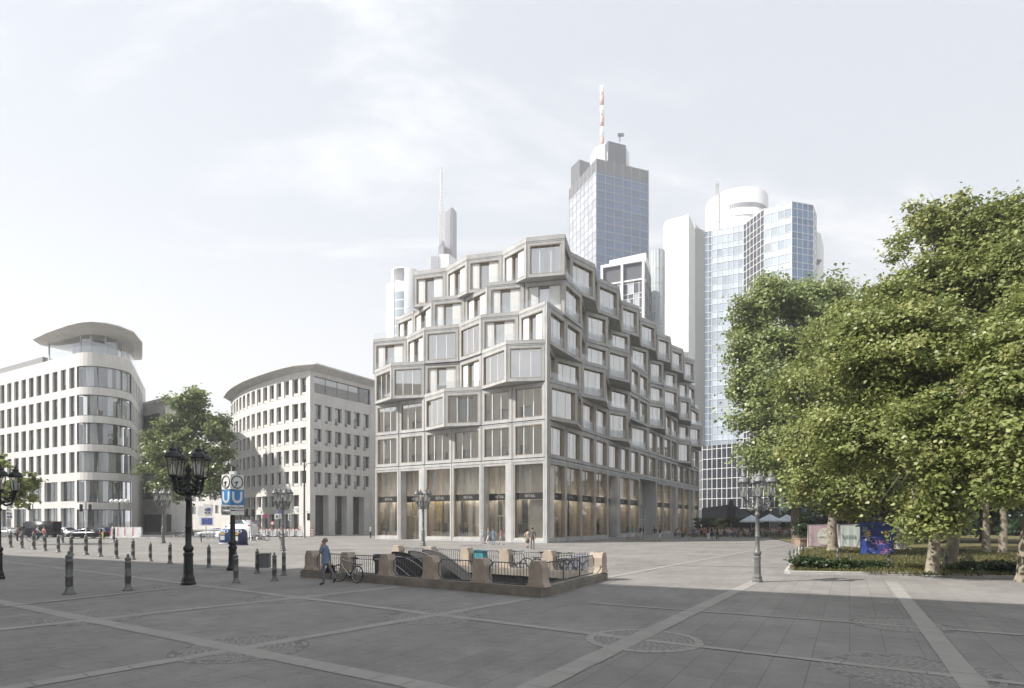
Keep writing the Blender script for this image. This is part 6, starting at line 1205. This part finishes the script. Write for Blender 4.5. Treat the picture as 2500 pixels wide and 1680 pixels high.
def person(label, loc, rz, pose=STAND, top=(.3, .3, .3), leg=(.1, .1, .12), hair='brown', hs='short', h=1.74, skirt=None, group=None, fem=False, short=False, longs=True, lvl=1, fingers=False, lean=0., slim=1., bare=False, shoe=None, jacket=False, name='person', faces=True):
    N, E = body_nodes(pose, slim, fem, short, longs, fingers, lean, bare, jacket); me = skin_mesh(N, E, lvl)
    for m in (M_skin, cloth(top), cloth(leg), shoe or M_shoe): me.materials.append(m)
    t = thing(name, label, 'mannequin' if name == 'mannequin' else 'person', (0, 0, 0), group=group); o = bpy.data.objects.new('body', me); COL.objects.link(o); o.parent = t; dz = pose.get('dz', 0)
    hairmesh(dz, lean, hs).build('hair', M_hair[hair], t)
    if faces:
        b = MB(); fx = .7*lean
        b.hexa([(x+fx, y, z+dz) for z, k in ((1.612, 1), (1.665, .3)) for x, y in ((.09, -.014*k), (.09+.03*k, -.010*k), (.09+.03*k, .010*k), (.09, .014*k))])
        for s in (-1, 1): b.ball((.01+fx, s*.078, 1.64+dz), (.022, .012, .032), 8)
        for s in (-1, 1): b.ball((.094+fx, s*.031, 1.668+dz), (.008, .013, .007), 6, 1)
        b.box((.094+fx, 0, 1.587+dz), (.012, .045, .009), 2); b.build('face', [M_skin, mat('eye_dark', (.02, .015, .012), .3), mat('lip', (.33, .14, .11), .6)], o)
    if skirt:
        c, z0, r0 = skirt; b = MB(); n = 16; b.lathe([(r0, z0+dz), (r0*.72+.04, (z0+1.05)/2+dz), (.135, 1.08+dz)], (0, 0, 0), n); b.build('skirt', cloth(c), t)
    if jacket:
        b = MB(); prof = [(.175, .125, .80), (.17, .12, .95), (.155, .115, 1.1), (.17, .125, 1.28), (.165, .105, 1.40), (.09, .085, 1.485)]; n = 18; i0 = len(b.v)
        for rx, ry, z in prof:
            for j in range(n): a = 2*math.pi*j/n; b.v.append((ry*math.cos(a)+(z-.95)*lean*(z > .95), rx*math.sin(a), z))
        for k in range(len(prof)-1):
            for j in range(n): b.f.append((i0+k*n+j, i0+k*n+(j+1) % n, i0+(k+1)*n+(j+1) % n, i0+(k+1)*n+j)); b.m.append(0); b.sm.append(True)
        b.build('jacket', cloth(top), t)
    t.location = (loc[0], loc[1], 0); t.rotation_euler = (0, 0, rz); t.scale = (h/1.78,)*3; return t
mx, my = G(794, 1428); man = person('man in blue jacket and grey trousers walking left, phone at his ear', (mx, my), math.pi, PHONE, (.16, .205, .29), (.15, .145, .17), 'grey', lvl=2, fingers=True, h=1.77, jacket=True, lean=.02)
bpy.context.view_layer.update(); Mw = man.matrix_basis.copy(); b = MB(); q = Mw @ Vector((.06, .105, 1.585)); b.hexa([Mw @ (Vector((.058, .10, 1.59))+Vector((x, y, z))) for z in (-.065, .065) for x, y in ((-.032-.2*z, -.008), (.032-.2*z, -.008), (.032-.2*z, .008), (-.032-.2*z, .008))]); o = b.build('phone', mat('phone_red', (.22, .02, .02), .3)); tag(o, 'dark red phone held to the ear of the man in the blue jacket', 'phone')
t = thing('briefcase', 'dark briefcase carried by the man in the blue jacket', 'bag', (mx+.13, my+.2, .4)); c = Mw @ Vector((-.13, -.215, .60)); b = MB(); b.hexa([(c.x+x, c.y+y, c.z+z) for z, k in ((-.17, 1), (.13, .62)) for x, y in ((-.19*k, -.055), (.19*k, -.055), (.19*k, .055), (-.19*k, .055))]); b.build('body', mat('bag_leather', (.025, .018, .022), .45), t); b = MB(); b.tube([(c.x-.07, c.y, c.z+.13), (c.x-.05, c.y, c.z+.19), (c.x+.05, c.y, c.z+.19), (c.x+.07, c.y, c.z+.13)], .012, 6); b.build('handle', mat('bag_leather', (0, 0, 0)), t)
GP = 'people walking on the square'
def P_(label, px, pyb, rz, **k): return person(label, G(px, pyb), R(rz), group=k.pop('group', GP), **k)
P_('man in grey shirt and brown trousers beside the woman with a bag, seen from behind', 1300, 1342, 85, pose=dict(STAND, eL=(-.05, .27, 1.15), wL=(.05, .30, .92), hL=(.08, .32, .85)), top=(.10, .105, .115), leg=(.17, .13, .10), hair='brown', h=1.86, longs=False, slim=1.08)
P_('woman in beige dress with shoulder bag walking beside the man in grey', 1288, 1339, 60, pose=WALK, top=(.42, .31, .24), leg=(.30, .25, .2), hair='black', hs='bun', fem=True, skirt=((.16, .14, .11), .52, .20), short=True, longs=False, h=1.70)
P_('man in pale blue shirt and grey trousers, left of the four by the shop door', 1180, 1328, -70, pose=TALK, top=(.36, .40, .45), leg=(.36, .36, .37), hair='grey', h=1.74); P_('person in striped top and white trousers, second of the four by the shop door', 1192, 1328, 200, pose=WALK, top=(.24, .24, .25), leg=(.68, .68, .68), hair='grey', h=1.66, fem=True)
P_('person in teal top and jeans, third of the four by the shop door', 1204.5, 1331, -110, pose=TALK, top=(.14, .25, .30), leg=(.22, .30, .36), hair='brown', hs='long', h=1.66, fem=True); P_('child in red striped top and grey trousers by the shop door', 1224, 1331, 150, pose=WALK, top=(.36, .14, .15), leg=(.40, .39, .38), hair='brown', h=1.58, longs=False)
P_('woman in blue shorts, leftmost of the group by the portal', 1533, 1317, 120, pose=STAND, top=(.08, .07, .07), leg=(.35, .45, .62), hair='black', hs='long', short=True, longs=False, fem=True, h=1.72); P_('woman in green top and white trousers in the group by the portal', 1545, 1318, 60, pose=TALK, top=(.05, .30, .22), leg=(.70, .70, .70), hair='brown', longs=False, short=True, fem=True, h=1.7)
P_('tall person in grey in the middle of the group by the portal', 1556, 1317, 240, pose=STAND, top=(.25, .23, .22), leg=(.33, .31, .29), hair='blond', h=1.86); P_('man in dark jacket and pale trousers in the group by the portal', 1564, 1318, 200, pose=TALK, top=(.035, .035, .05), leg=(.45, .44, .42), hair='black', h=1.8); P_('man in black jacket, rightmost of the group by the portal', 1571, 1316, 170, pose=STAND, top=(.03, .03, .035), leg=(.35, .34, .34), hair='black', h=1.74)
P_('man in black T-shirt and shorts standing alone right of the portal', 1598, 1321, 100, pose=STAND, top=(.02, .02, .022), leg=(.40, .38, .34), hair='black', short=True, longs=False, h=1.76); P_('man in black and white shorts lifting an arm right of the portal', 1611, 1322, 190, pose=dict(STAND, eL=(.12, .24, 1.25), wL=(.20, .12, 1.42), hL=(.18, .08, 1.5)), top=(.025, .025, .025), leg=(.6, .58, .55), hair='brown', short=True, longs=False, h=1.78)
P_('woman in dark top and long white trousers, left of the three by the cafe', 1729, 1320, 70, pose=WALK, top=(.04, .04, .04), leg=(.75, .74, .72), hair='brown', hs='long', bare=True, longs=False, fem=True, h=1.74); P_('woman in black dress, middle of the three by the cafe', 1737, 1319, 90, pose=STAND, top=(.02, .02, .03), leg=(.4, .26, .18), hair='brown', hs='bun', bare=True, longs=False, short=True, skirt=((.02, .02, .045), .55, .27), fem=True, h=1.74); P_('woman in black trouser suit with white bag, right of the three by the cafe', 1751, 1319, 80, pose=STAND, top=(.02, .02, .025), leg=(.015, .015, .02), hair='brown', bare=True, longs=False, fem=True, h=1.72)
P_('woman in white shirt and black trousers at the left end of the RETAIL building', 905, 1313.5, 170, pose=STAND, top=(.62, .62, .63), leg=(.02, .02, .025), hair='black', h=1.74); P_('person with dark backpack and yellow trousers walking away across the street', 250, 1320, 85, pose=WALK, top=(.68, .68, .68), leg=(.60, .52, .16), hair='brown', longs=False, fem=True, h=1.78)
p = G(250, 1320); t = thing('backpack', 'dark blue backpack on the walker in yellow trousers', 'bag', (p[0], p[1]-.17, 1.1)); b = MB(); b.ball((p[0], p[1]-.19, 1.24), (.16, .10, .24), 12); b.build('body', cloth((.02, .025, .06)), t); b = MB(); b.ball((p[0], p[1]-.28, 1.15), (.11, .05, .12), 10); b.build('pocket', cloth((.02, .025, .06)), t)
P_('person in brown jacket and black trousers at the far left', 42, 1321, 60, pose=STAND, top=(.24, .18, .16), leg=(.015, .015, .017), hair='brown', h=1.8, slim=1.1); P_('person in pink shirt and blue jeans next to the cyclist', 107, 1320, 80, pose=STAND, top=(.58, .30, .25), leg=(.06, .10, .20), hair='grey', longs=False, h=1.7, slim=1.1)
P_('man in a blue shirt behind the parked cars', 190, 1312, 20, pose=TALK, top=(.05, .10, .32), leg=(.05, .05, .06), hair='black', h=1.72)
RIDE = dict(STAND, kL=(.30, .10, .72), aL=(.16, .10, .32), tL=(.30, .11, .27), kR=(.22, -.10, .50), aR=(.03, -.10, .12), tR=(.18, -.11, .08), eL=(.22, .26, 1.16), wL=(.42, .24, 1.02), hL=(.48, .22, 1.0), eR=(.22, -.26, 1.16), wR=(.42, -.24, 1.02), hR=(.48, -.22, 1.0))
P_('cyclist in white shirt with a red bag riding away at the far left', 88, 1322, 35, pose=RIDE, top=(.70, .70, .72), leg=(.05, .06, .10), hair='grey', lean=.25, h=1.82, slim=1.1); x, y = G(88, 1322); bike('bicycle ridden by the cyclist in white', (x, y, 0), R(35), M_bk, None)
t = thing('shoulder_bag', 'red shoulder bag on the cyclist in white', 'bag', (x-.1, y-.2, 1.1)); b = MB(); b.box((x+.02, y-.24, 1.12), (.42, .14, .30), 0, .3, .8); b.build('body', cloth((.22, .03, .06)), t); b = MB(); b.tube([(x-.12, y-.2, 1.27), (x, y-.16, 1.5), (x+.15, y-.1, 1.56)], .016, 5); b.build('strap', M_bk, t)
# mannequins in the shop windows
mq = None; M_coat = (.13, .085, .05)
for i, (px, lab, sc_) in enumerate(((936, 'mannequin in long brown coat in the leftmost shop window', 1.0), (1071.5, 'mannequin in brown coat behind the lamp post, third shop window', 1.0), (1088.5, 'mannequin in dark suit, third shop window', 1.0), (1126, 'mannequin in brown jacket, fourth shop window left', .98), (1139, 'mannequin in tan jacket, fourth shop window right', 1.0), (1271, 'mannequin in dark brown coat, last window before the corner', .95), (1362, 'mannequin in tan coat, first window right of the corner', 1.05), (1372, 'second mannequin in the first window right of the corner', 1.0), (1441, 'mannequin in black jacket, third window right of the corner', 1.05), (1460, 'mannequin in brown, fourth window right of the corner', 1.0))):
    side = 'L' if px < 1335 else 'R'; x, y = plan(px, -1.0, side); top = ((.13, .085, .05), (.13, .085, .05), (.03, .028, .03), (.20, .13, .08), (.36, .26, .15), (.07, .05, .035), (.36, .27, .17), (.45, .35, .28), (.02, .02, .02), (.12, .09, .07))[i]
    m_ = person(lab, (x, y), R(-110 if side == 'L' else -40), STAND, top, (.03, .025, .022), 'black', h=1.78*sc_, skirt=(top, .62, .19) if i in (0, 1, 5, 6) else None, group='shop window mannequins', name='mannequin', faces=False, lvl=1); m_.location.z = .62

# ------------------------------------------------------------------ cafe, kiosk, banners
seat_cols = [((.55, .52, .50), (.08, .08, .1)), ((.03, .03, .035), (.02, .02, .025)), ((.30, .30, .32), (.12, .12, .14)), ((.42, .12, .13), (.10, .10, .12)), ((.10, .16, .28), (.06, .06, .08)), ((.62, .60, .56), (.30, .26, .22)), ((.05, .05, .05), (.25, .23, .2)), ((.22, .18, .15), (.05, .05, .06))]
N_, E_ = body_nodes(SITP, 1., False, False, True); bm_ = skin_mesh(N_, E_, 0); co = np.zeros(len(bm_.vertices)*3); bm_.vertices.foreach_get('co', co); co = co.reshape(-1, 3); pf = [tuple(p.vertices) for p in bm_.polygons]; pm = [p.material_index for p in bm_.polygons]
b = MB(); mats_c = [M_skin, M_shoe]+[cloth(c) for tl in seat_cols for c in tl]+[M_hair['brown'], M_hair['grey'], mat('cane_chair', (.34, .29, .22), .7), mat('red_tablecloth', (.45, .10, .10), .8), mat('table_top', (.45, .44, .42), .5)]
hm = hairmesh(-.46, 0, 'short'); rr_ = random.Random(5); spots = []
for row in range(6):
    Yr = 84+row*2.3
    for k in range(22):
        px = 1655+k*15.2+rr_.uniform(-4, 4)+(row % 2)*7; X = XY(px, Yr)[0]
        if px < 1712 and Yr > 90+(px-1655)*.22: continue
        if px > 1955 or rr_.random() < .14: continue
        spots.append((X, Yr+rr_.uniform(-.4, .4), rr_.uniform(0, 6.28)))
for x, y, a in spots:
    k = rr_.randrange(len(seat_cols)); ca, sa = math.cos(a), math.sin(a); s_ = rr_.uniform(.94, 1.05); i0 = len(b.v)
    T = lambda p: (x+(p[0]*ca-p[1]*sa)*s_, y+(p[0]*sa+p[1]*ca)*s_, p[2]*s_)
    b.v += [T(p) for p in co]; b.f += [tuple(i0+q for q in f) for f in pf]; b.m += [{0: 0, 1: 2+2*k, 2: 3+2*k, 3: 1}[q] for q in pm]; b.sm += [True]*len(pf)
    i0 = len(b.v); b.v += [T(p) for p in hm.v]; b.f += [tuple(i0+q for q in f) for f in hm.f]; b.m += [18+rr_.randrange(2)]*len(hm.f); b.sm += [True]*len(hm.f)
    for lx, ly in ((-.2, -.2), (.22, -.2), (.22, .2), (-.2, .2)): b.tube([T((lx, ly, 0)), T((lx, ly, .44))], .018, 4, 20)
    c = T((0, 0, .43)); b.box(c, (.46, .46, .04), 20, a); c = T((-.22, 0, .70)); b.box(c, (.04, .44, .42), 20, a)
    if rr_.random() < .45:
        c = T((.72, 0, 0)); b.lathe([(.22, .01), (.03, .05), (.03, .70), (.36, .71), (.36, .74)], (c[0], c[1], 0), 12, 21 if rr_.random() < .25 and x < 36 else 22)
tag(b.build('cafe_crowd', mats_c), 'dense crowd of guests seated at the tables of the open air cafe', 'crowd', kind='stuff')
M_para = mat('parasol_cloth', (.50, .56, .62), .8, var=.06); 
def parasol(label, px, Y, r, zt):
    x, y = XY(px, Y); t = thing('parasol', label, 'parasol', (x, y, 0), group='pale parasols over the cafe'); b = MB(); n = 8; rim = [(x+r*math.cos(2*math.pi*(k+.5)/n), y+r*math.sin(2*math.pi*(k+.5)/n), zt-.95) for k in range(n)]
    for k in range(n): q = (k+1) % n; b.quad(rim[k], rim[q], (x, y, zt)); b.quad((*rim[k][:2], zt-1.12), (*rim[q][:2], zt-1.12), rim[q], rim[k])
    b.build('canopy', M_para, t); b = MB(); b.tube([(x, y, 0), (x, y, zt)], .03, 8); b.box((x, y, .05), (.6, .6, .1)); b.build('pole', M_sgrey, t); b = MB()
    for k in range(n): b.tube([(x, y, zt-.1), (rim[k][0], rim[k][1], rim[k][2]-.01)], .012, 4)
    b.build('rib', M_sgrey, t)
parasol('pale blue parasol, left of three behind the right hand lamp', 1835, 86, 1.65, 3.25); parasol('pale blue parasol, middle of three behind the lamp', 1879, 84, 1.75, 3.35); parasol('pale blue parasol, right of three beside the plane tree', 1921, 84, 1.65, 3.3)
M_awn = mat('awning_dark', (.035, .035, .035), .8, var=.2); q0, q1 = XY(1712, 104), XY(1836, 96); t = thing('cafe_pavilion', 'dark cafe pavilion with sloping awning and white letters', 'building', (*q0, 0)); b = MB()
u, n, L = uvn(q0, q1); P = Vector((*q0, 0)); b.obox(P-n*5, u*L, n*4.8, Zv*4.2); b.build('wall', M_awn, t); b = MB(); b.quad(P+Zv*4.6-n*.2, P+u*L*.62+Zv*5.2-n*.2, P+u*(L+1.5)+Zv*2.9+n*1.2, P+u*L*.1+Zv*2.9+n*1.2); b.quad(P+Zv*4.6-n*.2, P+u*L*.1+Zv*2.9+n*1.2, P+Zv*2.9-n*.15, P+Zv*3.0-n*.2)
b.quad(P+u*L*.1+Zv*2.9+n*1.2, P+u*(L+1.5)+Zv*2.9+n*1.2, P+u*(L+1.5)+Zv*2.6+n*1.2, P+u*L*.1+Zv*2.6+n*1.2); b.build('awning', mat('awning_grey', (.07, .07, .07), .8), t)
dup_text('PARK', 1.35, frame(P+u*2.6+Zv*3.35+n*.0-n*.12, u), t, 'lettering', M_tw_)
x, y = XY(1785, 98); t = thing('closed_parasol', 'tall dark closed parasol beside the cafe awning', 'parasol', (x, y, 0)); b = MB(); b.lathe([(.5, 2.2), (.75, 2.6), (.55, 4.2), (.3, 5.6), (.05, 6.1)], (x, y, 0), 10); b.build('cover', M_awn, t); b = MB(); b.tube([(x, y, 0), (x, y, 2.4)], .06, 8); b.build('pole', M_sgrey, t)
def bush(label, px, pyb, w, h, m, seed, Y=None, pot=None, name='bush', group='bushes round the cafe'):
    x, y = G(px, pyb) if Y is None else XY(px, Y); z0 = pot[1] if pot else 0; t = thing(name, label, 'bush', (x, y, 0), group=group); leaves('foliage', [((x, y, z0+h*.5), (w*.5, w*.45, h*.5)), ((x-w*.2, y, z0+h*.4), (w*.35, w*.3, h*.4))], 2200, .2, m, t, .3, seed=seed, shell=.3, lobe=False); b = MB(); b.tube([(x, y, z0-.05), (x, y, z0+h*.5)], [.06, .02], 6); b.build('stem', M_barkd, t)
    if pot: q = thing('planter', pot[2], 'planter', (x, y, 0)); b = MB(); b.hexa([(x+a*k, y+c*k, z) for z, k in ((0, .85), (pot[1], 1)) for a, c in ((-pot[0]/2, -pot[0]/2), (pot[0]/2, -pot[0]/2), (pot[0]/2, pot[0]/2), (-pot[0]/2, pot[0]/2))]); b.build('box', mat('planter_terracotta', (.33, .24, .17), .8), q); b = MB(); b.box((x, y, pot[1]+.03), (pot[0]*1.08, pot[0]*1.08, .07)); b.build('rim', mat('planter_terracotta', (0, 0, 0)), q)
bush('dark clipped bush in a terracotta planter beside the pink banner', 1961, 1337, 1.25, 2.0, M_leafd, 301, pot=(1.1, .75, 'square terracotta planter holding a dark bush by the pink banner'))
for i, (px, Y, w_, h, m, lab) in enumerate(((1716, 97, 2.8, 2.9, M_shr, 'reddish dark bush at the end of the folded building'), (1735, 96, 3.0, 3.0, M_shr, 'dark bush second from the folded building'), (1757, 94, 2.6, 3.4, M_leafg, 'light green bush before the cafe letters'), (1782, 95, 3.2, 3.0, M_shr, 'dark bush below the closed parasol'), (1930, 100, 3.2, 3.2, M_leafd, 'dark bush right of the parasols'), (1948, 92, 2.4, 2.4, M_leafg, 'light green bush beside the planter'))): bush(lab, px, 0, w_, h, m, 310+i, Y=Y)
# banners on site fences: seen from behind, so the writing reads backwards
M_pink = mat('banner_pink', (.44, .33, .36), .7, var=.08, scale=1); M_mint = mat('banner_mint', (.42, .46, .44), .7, var=.08, scale=1); M_bant = mat('banner_text', (.16, .20, .20), .7); M_cream = mat('banner_cream', (.55, .53, .49), .7)
def banner(label, pa, pb_, Y, m, h=1.85, kind=0):
    p, q = Vector((*XY(pa, Y), 0)), Vector((*XY(pb_, Y-.4), 0)); u = (q-p).normalized(); L = (q-p).length; n = u.cross(Zv); t = thing('banner_fence', label, 'banner', (p.x, p.y, 0), group='banner fences on the lawn'); b = MB(); nn = 10
    for i in range(nn):
        f = lambda k: .02*math.sin(k*1.9); b.quad(p+u*(L*i/nn)+Zv*.25+n*f(i), p+u*(L*(i+1)/nn)+Zv*.25+n*f(i+1), p+u*(L*(i+1)/nn)+Zv*(h+.1)+n*f(i+1)*.4, p+u*(L*i/nn)+Zv*(h+.1)+n*f(i)*.4)
    ba = b.build('banner', m, t); b = MB()
    for a in (0, L): b.tube([p+u*a, p+u*a+Zv*(h+.2)], .03, 6)
    b.tube([p+Zv*(h+.15), p+u*L+Zv*(h+.15)], .02, 6); b.tube([p+Zv*.2, p+u*L+Zv*.2], .02, 6)
    b.tube([p+u*.1+Zv*(h*.7)+n*.05, p+u*L*.3+Zv*.25+n*.05], .012, 5); b.tube([p+u*L*.9+Zv*(h*.7)+n*.05, p+u*L*.7+Zv*.25+n*.05], .012, 5); b.build('frame', M_sgrey, t); b = MB()
    for a in (0, L): b.box(tuple(p+u*a+Zv*.07), (.6, .3, .14), 0, math.atan2(u.y, u.x))
    b.build('foot', M_lime, t)
    Fm = lambda a, z, o: frame(p+u*a+Zv*z+n*o, u) @ Matrix.Scale(-1, 4, (1, 0, 0))
    if kind == 1:
        b = MB(); c = p+u*L*.54+Zv*(h*.56)+n*.035; b.quad(*[c+u*.58*math.cos(k*math.pi/12)+Zv*.72*math.sin(k*math.pi/12) for k in range(24)]); eo = b.build('emblem', M_cream, ba); dup_text('VILLOPERA', .19, Fm(L*.54, h*.52, .042), eo, 'lettering', M_bant); b = MB()
        for a, s in ((.6, .2), (2.5, .2), (-1.2, .12)): d = u*math.cos(a)+Zv*math.sin(a); c2 = c+Zv*.38+n*.006; b.quad(c2, c2+d*s+u*.04, c2+d*s*1.4, c2+d*s-u*.04)
        b.build('leaf_mark', M_bant, eo)
    if kind == 2: dup_text('pizza', .52, Fm(L*.42, h*.57, .045), ba, 'lettering', M_bant)
banner('pink banner with white oval emblem on a fence, writing seen mirrored', 1972, 2047, 49.5, M_pink, 1.9, 1); banner('mint green banner with the word pizza seen mirrored', 2050, 2105, 49, M_mint, 1.9, 2); banner('grey banner on a fence right of the blue kiosk', 2190, 2216, 48, mat('banner_grey', (.33, .32, .33), .7), 1.75)
kx_, ky_ = G(2141, 1358); t = thing('kiosk', 'dark blue painted kiosk with pink and white graffiti on its side', 'kiosk', (kx_, ky_, 0)); b = MB(); W2 = 1.92; z0 = EYE+(HY-1284)/FPX*ky_
M_kio = mat('kiosk_blue', (.014, .022, .13), .5, scale=1.1, col2=(.03, .07, .30), detail=3); b.hexa([(kx_+x, ky_+y, z) for z in (.12, z0) for x, y in ((-W2/2, 0), (W2/2, 0), (W2/2, 1.9), (-W2/2, 1.9))]); b.build('body', M_kio, t); b = MB(); b.hexa([(kx_+x, ky_+y, z) for z in (z0, z0+.24) for x, y in ((-W2/2-.1, -.14), (W2/2+.1, -.14), (W2/2+.1, 2.05), (-W2/2-.1, 2.05))]); b.build('roof', M_kio, t); b = MB(); b.box((kx_, ky_+1, .06), (W2*.95, 1.9, .12)); b.build('base', M_plinth, t)
g_ = random.Random(3); b = MB(); pnt = lambda a, z: (kx_+a, ky_-.006, z)
for k in range(13):
    cx2, cz = g_.uniform(-.45, .70), g_.uniform(.3, 1.0); rr2 = g_.uniform(.1, .22); a0 = g_.uniform(0, 6); pts = [pnt(cx2+rr2*math.cos(a0+i*.45)*(1+.05*i), cz+rr2*.8*math.sin(a0+i*.45)) for i in range(g_.randint(7, 14))]; b.tube(pts, .014, 4, k % 2)
b.build('graffiti', [mat('graffiti_pink', (.50, .17, .26), .6), mat('graffiti_lilac', (.30, .22, .42), .6)], t); b = MB()
for k in range(16):
    x, z = g_.uniform(-.92, -.6), 1.95-k*.062; pts = [pnt(x+i*.05, z+g_.uniform(-.035, .035)) for i in range(g_.randint(4, 9))]; b.tube(pts, .011, 4)
b.build('graffiti_tag', M_tw_, t); b = MB()
for c, s in ((.48, 1.62), (-.5, 1.58)): b.lathe([(.12, 0), (.15, .05), (.09, .14), (.02, .22)], (kx_+c, ky_-.02, s-.1), 10); b.lathe([(.03, 0), (.08, .22)], (kx_+c, ky_-.02, s-.34), 8)
b.build('painted_mark', mat('graffiti_yellow', (.55, .36, .06), .6), t); t.rotation_euler = (0, 0, R(-30))
